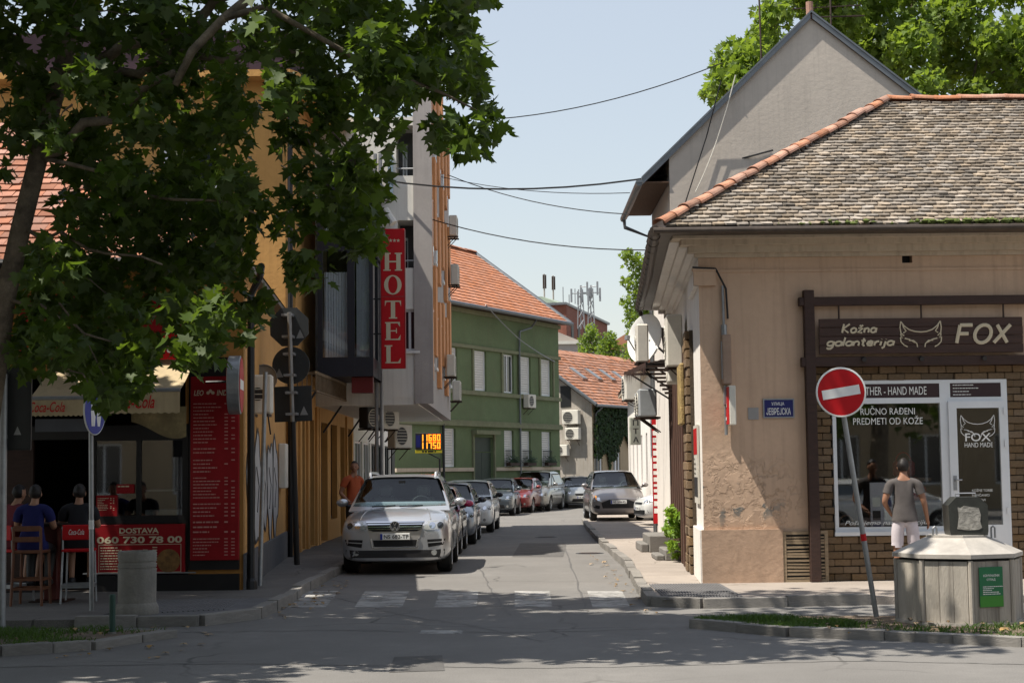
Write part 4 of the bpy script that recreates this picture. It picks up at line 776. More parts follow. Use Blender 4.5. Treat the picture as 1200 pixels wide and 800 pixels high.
# upper storey set back behind the tiled roof + mansard
UF = Frame((-11, 33.0, 0), 0); uxx = 11-4.62; g = MB(UF); g.box(0, uxx-.003, 0.003, .25, 4.0, 10.0); g.build('upper_front_wall', K['ochre'], yb)
hs = [(1.6, 2.7, 7.2, 8.8), (3.9, 5.0, 7.2, 8.8)]
for h in hs: window(yb, Frame((-11, 32.85, 0), 0), h, 'glass', .07, .05, 1)
zm0, zm1 = 10.0, 10.85
def ribbed(mb, a, b, z0, z1, lean):
    a = Vector(a); b = Vector(b); d = b-a; n = int(d.length/.42); nr = Vector((d.y, -d.x)).normalized()
    for i in range(n):
        p = a+d*(i/n); e = a+d*((i+.96)/n); o = nr*lean
        mb.add([(*p, z0), (*e, z0), (*(e-o), z1), (*(p-o), z1)], [(0, 1, 2, 3)]); p2 = a+d*((i+.96)/n)+nr*.03; e2 = a+d*((i+1)/n)+nr*.03
        mb.add([(*p2, z0), (*e2, z0), (*(e2-o), z1), (*(p2-o), z1)], [(0, 1, 2, 3)])
mb = MB(); ribbed(mb, (-11, 32.6), (-4.5, 32.6), zm0, zm1, .12); ribbed(mb, (-4.5, 32.6), (-4.3, 38), zm0, zm1, .12); mb.slab([(-11, 32.63), (-4.53, 32.63), (-4.33, 38), (-11, 38)], zm0+.02, zm1-.04); mb.build('mansard', K['mansard'], yb)
mb = MB().slab([(-11, 32.55), (-4.46, 32.55), (-3.75, 34), (-3.75, 38), (-11, 38)], zm0-.14, zm0-.003); mb.build('soffit', K['ochre'], yb)
mb = MB().box(-11, -4.7, 37.8, 38, 0, 10); mb.build('rear_wall', K['ochre'], yb)
# low tiled roof over the front
EZ2 = 4.9; pitch2 = math.radians(33); e_x = Vector((1, 0, 0)); e_y = Vector((0, math.cos(pitch2), math.sin(pitch2))); SL2 = 4.5/math.cos(pitch2)
tz = lambda d: EZ2+d*math.tan(pitch2)-.03; RW = 4.6
g = MB(); g.add([(-11, 23.45, tz(0)), (-3.78, 23.45, tz(0)), (-3.78-RW, 23.45+RW, tz(RW)), (-11, 23.45+RW, tz(RW))], [(0, 1, 2, 3)]); g.add([(-3.78, 23.45, tz(0)), (-4.42, 33, tz(0)), (-4.42-RW, 33, tz(RW)), (-3.78-RW, 23.45+RW, tz(RW))], [(0, 1, 2, 3)]); g.add([(-11, 23.45+RW, tz(RW)), (-3.78-RW, 23.45+RW, tz(RW)), (-4.42-RW, 33, tz(RW)), (-11, 33, tz(RW))], [(0, 1, 2, 3)]); g.box(-11, -3.8, 23.44, 23.9, EZ2-.1, EZ2-.05)
g.slab([(-4.1, 23.5), (-3.8, 23.5), (-4.42, 33), (-4.72, 33)], EZ2-.12, EZ2-.05)
r2 = g.build('roof', K['gutter_brown'], yb); tiled_slope(r2, Vector((-11, 23.4, EZ2)), e_x, e_y, lambda u, v: 0 <= v < SL2 and .1 < u < 7.15-v*math.cos(pitch2), .24, .26, .025, K['roof_red'], 300, 21, rounded=False)
MB().tube([(-11, 23.33, EZ2-.03), (-3.75, 23.33, EZ2-.03)], .06, 8).build('gutter', K['black'], yb)
# glazed bay
mk('curtain', (.74, .76, .80), .8, var=.12, scale=2, stretch=(9, 9, .4))
BY = 35.4; bx0, bx1 = at(372, 350, BY).x, at(437, 350, BY).x; bz0, bz1 = at(405, 441, BY).z, at(405, 214, BY).z; BF = Frame((bx0, BY, 0), 0); bw2 = bx1-bx0
bay = thing('glazed_bay', 'two storey glazed bay with dark frame and white curtains, jutting from the yellow building', 'bay window', BF.m)
us = [0, .06, .56*bw2, .56*bw2+.13, bw2-.08, bw2]; zs = [bz0, bz0+.42, bz0+.42+2.35, bz0+3.05, bz1-.25, bz1]
g = MB(BF)
for a, b in ((us[0], us[1]+.05), (us[2]-.03, us[3]), (us[4], us[5])): g.box(a, b, 0, .09, bz0, bz1)
for a, b in ((zs[0], zs[1]), (zs[2], zs[3]), (zs[4], zs[5])): g.box(us[0]+.11, us[2]-.03, .004, .086, a, b); g.box(us[3], us[4], .004, .086, a, b)
sd = Frame((bx1, BY+.09, 0), pi/2); g.m = sd.m; sL = 2.6
for a, b in ((1.2, 1.3), (sL-.1, sL)): g.box(a, b, .0, .09, bz0, bz1)
for a, b in ((zs[0], zs[1]), (zs[2], zs[3]), (zs[4], zs[5])): g.box(0.003, 1.2, .004, .08, a, b); g.box(1.3, sL-.1, .004, .08, a, b)
g.m = BF.m; g.box(-.05, bw2+.08, -.06, 2.8, bz1+.001, bz1+.12); g.box(0.01, bw2-.01, .1, 2.7, bz0, bz0+.05)
g.build('frame', mat('bay_frame', (.022, .022, .03), .45, .3), bay)
for a, b, c in ((us[1]+.05, us[2]-.03, 0), (us[3], us[4], 1)):
    for z0, z1 in ((zs[1], zs[2]), (zs[3], zs[4])):
        MB(BF).box(a, b, .035, .045, z0, z1).build('pane', K['glass'], bay)
        cu = MB(BF); n = 26
        for i in range(n): x0 = a+.02+(b-a-.04)*i/n; x1 = a+.02+(b-a-.04)*(i+1)/n; y = lambda t: .22+.035*math.sin(t*2.1); cu.add([(x0, y(i), z0+.02), (x1, y(i+1), z0+.02), (x1, y(i+1), z1-.45*(1-c)), (x0, y(i), z1-.45*(1-c))], [(0, 1, 2, 3)])
        cu.build('curtain', K['curtain'], bay, smooth=True)
for z0, z1 in ((zs[1], zs[2]), (zs[3], zs[4])): MB(sd).box(.003, 1.2, .035, .045, z0, z1).build('pane', K['glass_dark'], bay); MB(sd).box(1.3, sL-.1, .035, .045, z0, z1).build('pane', K['glass_dark'], bay)
MB(BF).box(.02, bw2-.1, 1.6, 1.7, bz0+.1, bz1-.1).build('inner_wall', K['black'], bay)
MB(BF).box(.6*bw2, bw2-.02, .1, .35, bz0-.36, bz0-.01).build('red_fascia', mat('fascia_dark', (.11, .012, .014), .3), bay)
# wrought canopy
cf = fr2((-4.03, 33.2), (-3.5, 54)); m_ = cf.sub(0, 0, 3.42); t = thing('street_canopy', 'long rusty iron canopy with barred fringe over the left pavement', 'canopy', m_, None)
g = MB(m_); g.add([(0, 0, .42), (cf.L, 0, .42), (cf.L, 1.1, .62), (0, .65, .62)], [(0, 1, 2, 3)]); g.add([(0, 0, .40), (cf.L, 0, .40), (cf.L, 1.1, .60), (0, .65, .60)], [(3, 2, 1, 0)]); g.build('roof_sheet', K['rust_brown'], t)
g = MB(m_); g.box(0, cf.L, -.02, .02, .38, .44); g.box(0, cf.L, -.015, .015, .02, .05); n = 110
for i in range(n): a = cf.L*i/n; g.box(a, a+.05, -.012, .012, .05, .38)
g.box(0.02, .06, .02, .65, .02, .06); g.box(0.02, .06, .02, .65, .38, .44)
for i in range(6): g.box(.02, .06, .08+i*.1, .1+i*.1, .06, .38)
g.build('fringe', mat('rust_fringe', (.15, .105, .06), .8, .1, var=.4, scale=8), t)
for i in range(5): a = .3+i*4.6; MB(m_).tube([(a, 0, .1), (a, .55, -.7)], .025, 5).build('brace', K['black'], t)
# graffiti on the yellow wall
r = (YS.uz(289, 600)[0], YS.uz(325, 560)[0], .68, 2.5); q = random.Random(12)
t = thing('graffiti', 'large silver grey bubble lettering sprayed low on the yellow side wall', 'graffiti', YS.m)
g = MB(YS); gl_ = MB(YS)
for i in range(5):
    c = r[0]+(r[1]-r[0])*(i+.5)/5; w2 = (r[1]-r[0])/5*.54; P_ = []
    for j in range(20): a = 2*pi*j/20; k_ = 1+.13*math.sin(3*a+i*2)+.1*math.sin(5*a+i); P_.append((c+w2*k_*math.cos(a), r[2]+.85+(.78+.12*math.sin(i*2.2))*k_*math.sin(a)))
    g.prism(P_, -.006-.001*i, -.003); gl_.tube([(x, -.008-.001*i, z) for x, z in P_+P_[:1]], .035, 5, flat=.2)
    gl_.tube([(c-w2*.4, -.013, r[2]+1.2), (c+w2*.3, -.013, r[2]+.9), (c-w2*.2, -.013, r[2]+.5)], .03, 5, flat=.2)
g.build('fill', mat('spray_silver', (.42, .42, .43), .6, var=.2), t); gl_.build('outline', K['plastic_dark'], t)
# meter cabinet on the wall
t = MB(YS).cbox(7.0, 7.7, -.14, -.003, 1.5, 2.35, .015).build('meter_cabinet', K['offwhite'], at=YS.m); tag(t, 'small pale cabinet on the yellow wall past the graffiti', 'cabinet')
ac_unit('grey air conditioner on the yellow wall, nearest on the left side', Frame((at(307.5, 485, 26).x, 26.0, 0), 0).sub(0, .1, at(305, 485, 26).z), .35, .62, .3, group='air conditioners along the left pavement')
m_ = Matrix.Translation(at(309, 443, 26.6)); t = thing('wall_dish', 'dull grey satellite dish just behind the nearest left air conditioner', 'satellite dish', m_); MB(m_).lathe([(.02, .06), (.2, .04), (.22, -.02), (.23, -.02), (.2, .05), (.02, .07)], n=20, ax='y').build('reflector', K['galv'], t); MB(m_).tube([(0, .06, 0), (-.2, .3, -.15)], .02, 5).build('arm', K['dark_metal'], t)
for i, (px, py, Y, lab, s) in enumerate(((427, 502, 39.5, 'dark shaded air conditioner under the canopy beside the yellow pier', .62), (447, 503, 42.5, 'white air conditioner under the canopy, upper of the pair by the glass shopfront', .7), (462, 525, 45, 'white air conditioner under the canopy, lower of the pair by the glass shopfront', .8))):
    p = at(px, py, Y); ac_unit(lab, Matrix.Translation((p.x-.0, Y, p.z)) @ Matrix.Rotation(1.0, 4, 'Z'), s, s*.82, .34, group='air conditioners along the left pavement', col='offwhite' if i else 'plastic_dark')
# ================================================================ HOTEL
mk('hotel_white', (.74, .72, .66), .85, var=.06, scale=1.5, bump=.1, streak=.25, dirtcol=(.36, .34, .31))
mk('hotel_grey', (.38, .35, .33), .9, var=.1, scale=2, streak=.2)
mk('hotel_orange', (.60, .27, .11), .8, var=.1, scale=2)
mk('balcony_dark', (.10, .10, .10), .7, var=.2)
HY = 38.0; hx0, hx1, hx2 = -4.9, at(489, 320, HY).x, at(500, 320, HY).x; HF = Frame((hx0, HY, 0), 0)
ht = thing('hotel', 'narrow white and grey hotel overhanging the street, orange panels on its side', 'building', HF.m)
zb0, ztp = at(480, 466, HY).z, at(465, 137, HY).z; hu1 = hx1-hx0
hr = [HF.rect(464, 147, 489, 206), HF.rect(466, 258, 489, 314), HF.rect(471, 362, 489, 411)]; hr[0] = (*hr[0][:1], hu1-.02, *hr[0][2:]); hr[1] = (*hr[1][:1], hu1-.02, *hr[1][2:])
g = MB(HF); g.holes(0, hu1, zb0, ztp, hr, .9, kr=0); g.box(0.01, hu1, .95, 12.9, ztp-.2, ztp-.02); g.box(0.01, hu1, .02, 13, zb0-.16, zb0+.02); g.build('front_wall', K['hotel_white'], ht)
for h in hr[:2]:
    MB(HF).box(h[0], h[1], .9, .95, h[2], h[3]).build('balcony_wall', K['balcony_dark'], ht); w_ = MB(HF).box(h[0]+.1, h[1]-.25, .86, .9, h[2], h[3]-.3).build('balcony_door', K['white_pvc'], ht); MB(HF).box(h[0]+.17, h[1]-.32, .85, .862, h[2]+.1, h[3]-.37).build('pane', K['glass_dark'], w_)
    g = MB(HF); g.tube([(h[0], .06, h[2]+.18), (h[1], .06, h[2]+.18)], .02, 6); g.build('railing', K['galv'], ht)
window(ht, HF, hr[2], 'glass', .06, .1, 1, sill=K['white'])
bx = HF.rect(455, 183, 461, 232); MB(HF).box(bx[0], bx[1], -.12, -.002, bx[2], bx[3]).build('glass_screen', mat('pale_glass', (.25, .33, .40), .1), ht)
HW = fr2((hx2, HY-.02), (at(528, 480, 51).x, 51)); zt2 = 11.9; sx = HW.L
g = MB(); pa, pb = Vector((hx1, HY-.02)), HW.m @ Vector((sx, .35, 0)); zz_ = zb0-.14
g.slab([(hx1, HY-.02), (hx2, HY-.02), (at(528, 480, 51).x, 51), (at(528, 480, 51).x-.4, 51)], zz_, zt2); g.build('street_wall', K['hotel_grey'], ht)
q = random.Random(5); nb = 6
for i in range(nb):
    a = .25+i*(sx-.3)/nb; wv = (sx-.3)/nb
    for fl in range(3):
        z0 = zz_+.5+fl*2.75
        MB(HW).box(a, a+wv*.42, -.10, -.002, z0+.1+(i % 2)*.7, z0+2.35+(i % 2)*.7-(.5 if (i+fl) % 3 == 0 else 0)).build('orange_panel', K['hotel_orange'], ht)
        if not (i == nb-1 and fl == 2): w_ = MB(HW).box(a+wv*.5, a+wv*.88, -.06, -.002, z0+.5, z0+1.9).build('window', K['white_pvc'], ht); MB(HW).box(a+wv*.5+.06, a+wv*.88-.06, -.07, -.061, z0+.57, z0+1.83).build('pane', K['glass_dark'], w_)
MB(HW).box(-.03, .1, -.14, .3, zz_, zt2+.02).build('corner_pier', K['hotel_grey'], ht)
for i, (uu_, z) in enumerate(((9.8, 8.7), (10.6, 7.35), (7.2, 4.4), (11.3, 3.9))): ac_unit(('upper', 'second', 'lower near', 'lower far')[i]+' air conditioner on the hotel street side wall', HW.sub(uu_, -.09, z), .8, .6, .3, 'air conditioners on the hotel side')
# ground floor below the overhang: glass shopfronts
g = MB(Y3); sh = [(.3+i*2.6, 2.6+i*2.6, .3, 2.7) for i in range(5)]; g.holes(0, Y3.L, 0, 3.9, sh, .15); g.build('ground_floor_wall', K['hotel_white'], ht)
for i, h in enumerate(sh): window(ht, Y3, h, 'glass', .06, .06, 2, K['white_pvc'] if i < 2 else K['dark_metal'], name='shopfront')
MB(Y3).box(13.3, 14.6, -.06, -.01, .3, 2.9).build('menu_panel', K['plastic_dark'], ht)
# downpipes at the hotel's edge
for x in (441, 447): p = at(x, 450, 37.8); MB().tube([(p.x, 37.85, at(x, 560, 37.8).z), (p.x, 37.85, at(x, 180, 37.8).z)], .045, 7).build('downpipe', K['galv'], ht)
MB().tube([at(461, 262, 37.6), at(451, 246, 37.7)], .1, 8).build('duct', K['hotel_white'], ht)
# hotel sign
p0, p1 = at(447.5, 432, 36.6), at(474, 268.5, 36.6); m_ = Matrix.Translation((p0.x, 36.6, p0.z)); t = thing('hotel_sign', 'tall red vertical hotel sign with cream letters and four stars', 'sign', m_); W1, H1 = p1.x-p0.x, p1.z-p0.z
MB(m_).cbox(0, W1, -.09, .09, 0, H1, .01).build('panel', K['sign_red'], t); g = MB(m_)
for x0, x1, z0, z1 in ((-.012, .0, 0, H1), (W1, W1+.012, 0, H1)): g.box(x0, x1, -.1, .1, z0, z1)
g.box(.01, W1-.01, -.096, -.09, H1*.51, H1*.515); g.build('edge_trim', mat('trim_red', (.3, .05, .05), .4, .3), t)
for i, y in enumerate((304, 335.5, 366, 388.5, 413)):
    pass
def serif(ch, cx, z0, h, wd):
    b = MB(m_); s = wd*.24; hh = wd/2; t2 = h*.07; A0, A1 = -.097, -.091
    if ch == 'H':
        for s_ in (-1, 1): b.box(cx+s_*(hh-s*.75)-s/2, cx+s_*(hh-s*.75)+s/2, A0, A1, z0, z0+h); b.box(cx+s_*(hh-s*.75)-s*.85, cx+s_*(hh-s*.75)+s*.85, A0-.001, A1, z0, z0+t2); b.box(cx+s_*(hh-s*.75)-s*.85, cx+s_*(hh-s*.75)+s*.85, A0-.001, A1, z0+h-t2, z0+h)
        b.box(cx-hh+s, cx+hh-s, A0+.001, A1, z0+h*.47, z0+h*.47+t2*1.2)
    elif ch == 'O':
        n = 24; vs = []
        for k_, (rx, rz) in enumerate(((hh*.98, h/2), (hh*.98-s*.95, h/2-t2*.9))): vs += [(cx+rx*math.cos(2*pi*j/n), A0, z0+h/2+rz*math.sin(2*pi*j/n)) for j in range(n)]
        b.add(vs, [(j, (j+1) % n, n+(j+1) % n, n+j) for j in range(n)])
    elif ch == 'T':
        b.box(cx-s/2, cx+s/2, A0, A1, z0, z0+h-t2); b.box(cx-hh*.9, cx+hh*.9, A0, A1, z0+h-t2, z0+h); b.box(cx-s*.95, cx+s*.95, A0-.001, A1, z0, z0+t2)
        for s_ in (-1, 1): b.prism([(cx+s_*hh*.9, z0+h-t2), (cx+s_*hh*.72, z0+h-t2), (cx+s_*hh*.9, z0+h*.68)], A0, A1)
    else:
        x = cx-hh*.82; b.box(x+s*.1, x+s*1.1, A0, A1, z0+t2, z0+h-t2); b.box(x-s*.15, cx+hh*.8, A0, A1, z0, z0+t2); b.prism([(cx+hh*.8, z0+t2), (cx+hh*.55, z0+t2), (cx+hh*.85, z0+h*.3)], A0, A1)
        if ch == 'E': b.box(x-s*.15, cx+hh*.75, A0, A1, z0+h-t2, z0+h); b.prism([(cx+hh*.75, z0+h-t2), (cx+hh*.5, z0+h-t2), (cx+hh*.78, z0+h*.72)], A0, A1); b.box(x+s*1.1, cx+hh*.4, A0, A1, z0+h*.48, z0+h*.48+t2*.9); b.box(cx+hh*.32, cx+hh*.42, A0-.001, A1, z0+h*.38, z0+h*.66)
        else: b.box(x-s*.3, x+s*1.5, A0, A1, z0+h-t2, z0+h)
    b.build('letter', K['print_cream'], t)
zy = lambda y: (432-y)/163.5*H1
for ch, y0, y1 in (('H', 318, 297), ('O', 346, 323), ('T', 374, 353), ('E', 399, 378), ('L', 426, 405)): serif(ch, W1/2, zy(y0), zy(y1)-zy(y0), W1*.76)
g = MB(m_)
for i in range(4):
    c_, z_ = W1*(.26+.16*i), zy(282.5); g.add([(c_+(.045 if j % 2 == 0 else .019)*math.sin(pi*j/5), -.093, z_+(.045 if j % 2 == 0 else .019)*math.cos(pi*j/5)) for j in range(10)], [tuple(range(10))])
g.build('star', K['print_cream'], t); g = MB(m_)
for z in (.25*H1, .5*H1, .9*H1): g.tube([(-.9, .02, z), (0, .02, z)], .02, 6)
g.build('bracket', K['dark_metal'], t)
# exchange rate display
p0, p1 = at(487, 531, 56), at(517.5, 507, 56); m_ = Matrix.Translation((p0.x, 56, p0.z)); t = thing('led_display', 'black exchange rate display with amber digits and a yellow strip below', 'display', m_); W1, H1 = p1.x-p0.x, p1.z-p0.z
MB(m_).cbox(0, W1, -.08, .08, H1*.18, H1, .01).build('case', K['black'], t); MB(m_).cbox(-.01, W1+.01, -.07, .07, 0, H1*.17, .01).build('yellow_strip', mat('strip_yellow', (.42, .36, .02), .5), t)
led = mat('amber_led', (1., .33, .02), .5, var=0, emit=.9); SEG = {'0': 'abcdef', '1': 'bc', '5': 'acdfg', '6': 'acdefg', '7': 'abc', '8': 'abcdefg'}
def digit(mb, ch, x, z, w_, h, t_):
    b = {'a': (x, x+w_, z+h-t_, z+h), 'd': (x, x+w_, z, z+t_), 'g': (x, x+w_, z+h/2-t_/2, z+h/2+t_/2), 'b': (x+w_-t_, x+w_, z+h/2, z+h), 'c': (x+w_-t_, x+w_, z, z+h/2), 'f': (x, x+t_, z+h/2, z+h), 'e': (x, x+t_, z, z+h/2)}
    for s_ in SEG[ch]: x0, x1, z0, z1 = b[s_]; mb.add([(x0, -.084, z0), (x1, -.084, z0), (x1, -.084, z1), (x0, -.084, z1)], [(0, 1, 2, 3)])
for row, s_ in enumerate(('11680', '11750')):
    for i, ch in enumerate(s_): g = MB(m_); digit(g, ch, W1*(.18+.162*i), H1*(.6-.38*row), W1*.125, H1*.33, .038); g.build('digit', led, t)
MB(m_).add([(W1*.03, -.083, H1*.3), (W1*.2, -.083, H1*.3), (W1*.2, -.083, H1*.9), (W1*.03, -.083, H1*.9)], [(0, 1, 2, 3)]).build('flag_panel', K['sign_navy'], t)
rows(m_ @ Matrix.Translation((0, -.068, 0)), W1*.25, W1*1.1, H1*.14, H1*.04, 1, K['black'], t, False, 2, .8); MB(m_).tube([(W1*.5, 0, 0), (W1*.9, .3, -.2), (W1*.95, .3, -2.8)], .03, 6).build('post', K['dark_metal'], t)
# ================================================================ GREEN HOUSE at the bend
mk('green_wall', (.122, .165, .08), .92, var=.16, scale=1, bump=.2, bscale=8, streak=.45, dirtcol=(.13, .125, .075), dirt=.3)
mk('green_trim', (.18, .19, .11), .9, var=.2, scale=3, dirt=.7, dirtcol=(.20, .17, .12))
mk('roof_orange', (.43, .17, .082), .85, var=.14, scale=3, rv=.16, bump=.3)
GE = Vector((2.35, 82)); gd = Vector((5.4, 11)).normalized(); GB = fr2(tuple(GE-gd*16.5), tuple(GE)); gh = thing('green_house', 'two storey green house with orange tiled roof and white shutters at the bend', 'building', GB.m)
zE = at(655, 379, 82).z; up = [(526, 536, 409, 458), (556, 570, 410, 458), (590, 602, 415, 460), (610, 622, 418, 461), (634, 646, 421, 462)]; lo = [(521, 534, 501, 548), (591, 602, 504, 545), (611, 622, 505, 546), (635, 646, 507, 546)]
U = lambda a: GB.rect(a[0], a[2], a[1], a[3])
upr = [U(a) for a in up]; lor = [U(a) for a in lo]; zu0 = sum(a[2] for a in upr)/5; zu1 = sum(a[3] for a in upr)/5; zl0 = sum(a[2] for a in lor)/4; zl1 = sum(a[3] for a in lor)/4
upr = [(a[0], a[1], zu0, zu1) for a in upr]; lor = [(a[0], a[1], zl0, zl1) for a in lor]; dr = U((555, 578, 512, 575)); dr = (dr[0], dr[1], .1, dr[3])
g = MB(GB); g.holes(0, GB.L, 0, zE, upr+lor+[dr], .2); g.build('front_wall', K['green_wall'], gh)
g = MB(GB); g.box(GB.L-.02, GB.L, .01, 10, 0, zE); g.prism([(0, 0)]*0 or [(GB.L-.01, zE), (GB.L, zE), (GB.L, zE+.01)], .1, .2); g.build('side_wall', K['green_wall'], gh)
for i, a in enumerate(upr): window(gh, GB, a, 'shutter' if i != 2 else 'glass', .07, .1, 0 if i != 2 else 1, sill=None)
for i, a in enumerate(lor):
    window(gh, GB, a, 'shutter', .07, .1)
    if i:
        g = MB(GB)
        for j in range(8): x = a[0]+(a[1]-a[0])*(j+.5)/8; g.tube([(x, -.06, zl0), (x, -.06, zl0+.75)], .012, 4)
        g.tube([(a[0], -.06, zl0+.75), (a[1], -.06, zl0+.75)], .016, 4); g.build('window_guard', K['dark_metal'], gh)
d_ = MB(GB).box(dr[0]+.06, (dr[0]+dr[1])/2-.01, .1, .16, .12, dr[3]-.7).box((dr[0]+dr[1])/2+.01, dr[1]-.06, .1, .16, .12, dr[3]-.7).box(dr[0]+.06, dr[1]-.06, .1, .16, dr[3]-.66, dr[3]-.02).build('door', mat('door_green', (.03, .045, .03), .6, var=.2), gh); MB(GB).box(dr[1]-.35, dr[1]-.3, .05, .1, 1.1, 1.25).build('handle', K['galv'], d_)
zs_ = GB.uz(580, 499)[1]; tr = [(zs_-.06, zs_+.12, .16), (zs_+.121, zs_+.2, .1), (zu0-.22, zu0-.04, .12), (zl0-.2, zl0-.04, .1), (zu1+.05, zu1+.2, .1), (zE-.3, zE-.1, .12)]
for i, (a, b, o) in enumerate(tr):
    if i == 3: g = MB(GB); g.box(0, dr[0]-.15, -o, -.003, a, b); g.box(dr[1]+.15, GB.L+.05, -o, -.003, a, b); g.build('sill_band', K['cornice'], gh)
    else: MB(GB).box(0, GB.L+.06, -o, -.003, a, b).build('cornice', K['green_trim'], gh)
for x in [a[0]-.28 for a in upr[1:]]+[upr[-1][1]+.12]: MB(GB).box(x, x+.16, -.07, -.004, zu0-.03, zu1+.04).build('pilaster', K['green_trim'], gh)
g = MB(GB); g.box(dr[0]-.2, dr[1]+.2, -.3, -.003, dr[3]+.12, dr[3]+.3); g.box(dr[0]-.14, dr[0]-.01, -.08, -.003, .1, dr[3]+.12); g.box(dr[1]+.01, dr[1]+.14, -.08, -.003, .1, dr[3]+.12); g.build('door_surround', K['green_trim'], gh)
ptc = math.radians(36); OV3 = .5; RN = 5.0
o3 = GB.m @ Vector((0, -OV3, zE)); e1 = GB.m.to_3x3() @ Vector((1, 0, 0)); e2 = GB.m.to_3x3() @ Vector((0, math.cos(ptc), math.sin(ptc))); zr3 = zE+(RN+OV3)*math.tan(ptc)
g = MB(GB); g.add([(0, -OV3, zE-.05), (GB.L+.4, -OV3, zE-.05), (GB.L+.4, RN, zr3-.05), (0, RN, zr3-.05)], [(0, 1, 2, 3)]); g.add([(0, RN, zr3-.05), (GB.L+.4, RN, zr3-.05), (GB.L+.4, 2*RN+.4, zE-.05), (0, 2*RN+.4, zE-.05)], [(0, 1, 2, 3)]); g.add([(GB.L, .01, zE), (GB.L, 2*RN, zE), (GB.L, RN, zr3-.1)], [(0, 1, 2)]); g.add([(0, -OV3, zE-.08), (GB.L+.4, -OV3, zE-.08), (GB.L+.4, 0, zE-.06), (0, 0, zE-.06)], [(3, 2, 1, 0)]); r3 = g.build('roof', K['wood_eave'], gh)
tiled_slope(r3, o3, e1, e2, lambda u, v: 0 <= v < (RN+OV3)/math.cos(ptc)-.1 and .1 < u < GB.L+.4, .26, .33, .035, K['roof_orange'], 0, 31, rounded=False, jit=.5)
g = MB(GB); g.prism([(0, 0)]*0 or [(GB.L+.36, zE-.12), (GB.L+.5, zE-.12), (GB.L+.5, zE+.1), (GB.L+.36, zE+.1)], -OV3, -OV3+.02)
n = 8
a_, b_ = Vector((GB.L+.44, -OV3, zE+.02)), Vector((GB.L+.44, RN, zr3+.03)); g.tube([a_, b_], .12, 8); g.build('verge', K['flashing'], gh)
g = MB(GB); g.tube([(0, -OV3-.1, zE-.03), (GB.L+.4, -OV3-.1, zE-.03)], .1, 8); x = GB.uz(617, 372)[0]; g.tube([(x, -OV3-.1, zE-.05), (x-.1, -.3, zE-.5), (x-1.0, -.1, zE-.75), (x-1.05, -.1, zu1+.2), (x-1.05, -.1, .2)], .05, 6); g.build('gutter', K['flashing'], gh)
ridge_tiles(r3, GB.m @ Vector((3, RN, zr3)), GB.m @ Vector((GB.L+.4, RN, zr3)), K['roof_orange'], .15, .5, 3)
x = GB.uz(517, 530)[0]; MB(GB).tube([(x, -.12, .1), (x, -.12, zs_)], .06, 7).build('downpipe', K['dark_metal'], gh)
ac_unit('cream air conditioner under a first floor window of the green house', GB.sub(GB.uz(616, 478)[0], -.02, GB.uz(616, 478)[1]), .85, .65, .35, 'air conditioners on the far houses')
for i in range(3):
    a = lor[i+1]; m_ = GB.sub((a[0]+a[1])/2, -.2, zl0+.02); t = thing('planter', ('leftmost', 'middle', 'rightmost')[i]+' flower box on a ground floor sill of the green house', 'planter', m_, 'flower boxes on the green house sills'); MB(m_).cbox(-.5, .5, -.12, .1, 0, .16, .01).build('box', K['rust_brown'], t)
    g = MB(m_); q = random.Random(i)
    for j in range(120): x, y, z = q.gauss(0, .25), q.uniform(-.2, .1), .16+abs(q.gauss(0, .12)); s_ = .05; g.add([(x-s_, y, z), (x, y-s_, z-.03), (x+s_, y, z+.02), (x, y+s_, z+.05)], [(0, 1, 2, 3)])
    g.build('foliage', K['leaf_ivy'], t)
wire('pale slack cable drooping across the green house wall', [GB.m @ Vector((GB.uz(553, 358)[0], -.7, GB.uz(553, 358)[1])), GB.m @ Vector((GB.uz(600, 400)[0], -.4, GB.uz(600, 398)[1])), GB.m @ Vector((GB.uz(648, 425)[0], -.1, GB.uz(648, 424)[1]))], .025, .05, mt='galv')
# ================================================================ IVY HOUSE
IC = Vector((4.48, 92)); idr = Vector((.50, .866)); IV = fr2(tuple(IC), tuple(IC+idr*16)); IG = fr2(tuple(IC+Vector((-.866, .5))*9), tuple(IC)); ih = thing('ivy_house', 'cream house with brown tiled roof and ivy hanging over its white windows', 'building', IV.m)
mk('cream_wall', (.40, .31, .20), .92, var=.12, scale=1, streak=.4, dirtcol=(.24, .19, .14)); mk('gable_stucco', (.36, .33, .29), .92, var=.25, scale=.8, streak=.5, dirtcol=(.20, .15, .11), dirt=.4)
zi = at(692, 473, 92).z; iw = [IV.rect(a, 516, b, 562) for a, b in ((696, 706), (718, 727), (738, 747))]; z0, z1 = iw[0][2], iw[0][3]; iw = [(a[0], a[1], z0, z1) for a in iw]
g = MB(IV); g.holes(0, IV.L, 0, zi, iw, .2); g.build('street_wall', K['cream_wall'], ih)
for a in iw: window(ih, IV, a, 'glass', .16, .08, 1)
ph = math.radians(35); zr = zi+4.5*math.tan(ph); gw = IG.rect(657, 452, 669, 477); g = MB(IG); g.holes(0, 9, 0, zi, [], .2); g.add([(0, 0, zi), (9, 0, zi), (4.5, 0, zr)], [(0, 1, 2)]); g.build('gable_wall', K['gable_stucco'], ih)
MB(IG).box(gw[0], gw[1], -.03, -.005, gw[2], gw[3]).build('window', K['black'], ih)
o3 = IV.m @ Vector((-.4, -.5, zi-.1)); e1 = IV.m.to_3x3() @ Vector((1, 0, 0)); e2 = IV.m.to_3x3() @ Vector((0, math.cos(ph), math.sin(ph))); g = MB(IV); zq = zi-.1+5*math.tan(ph)
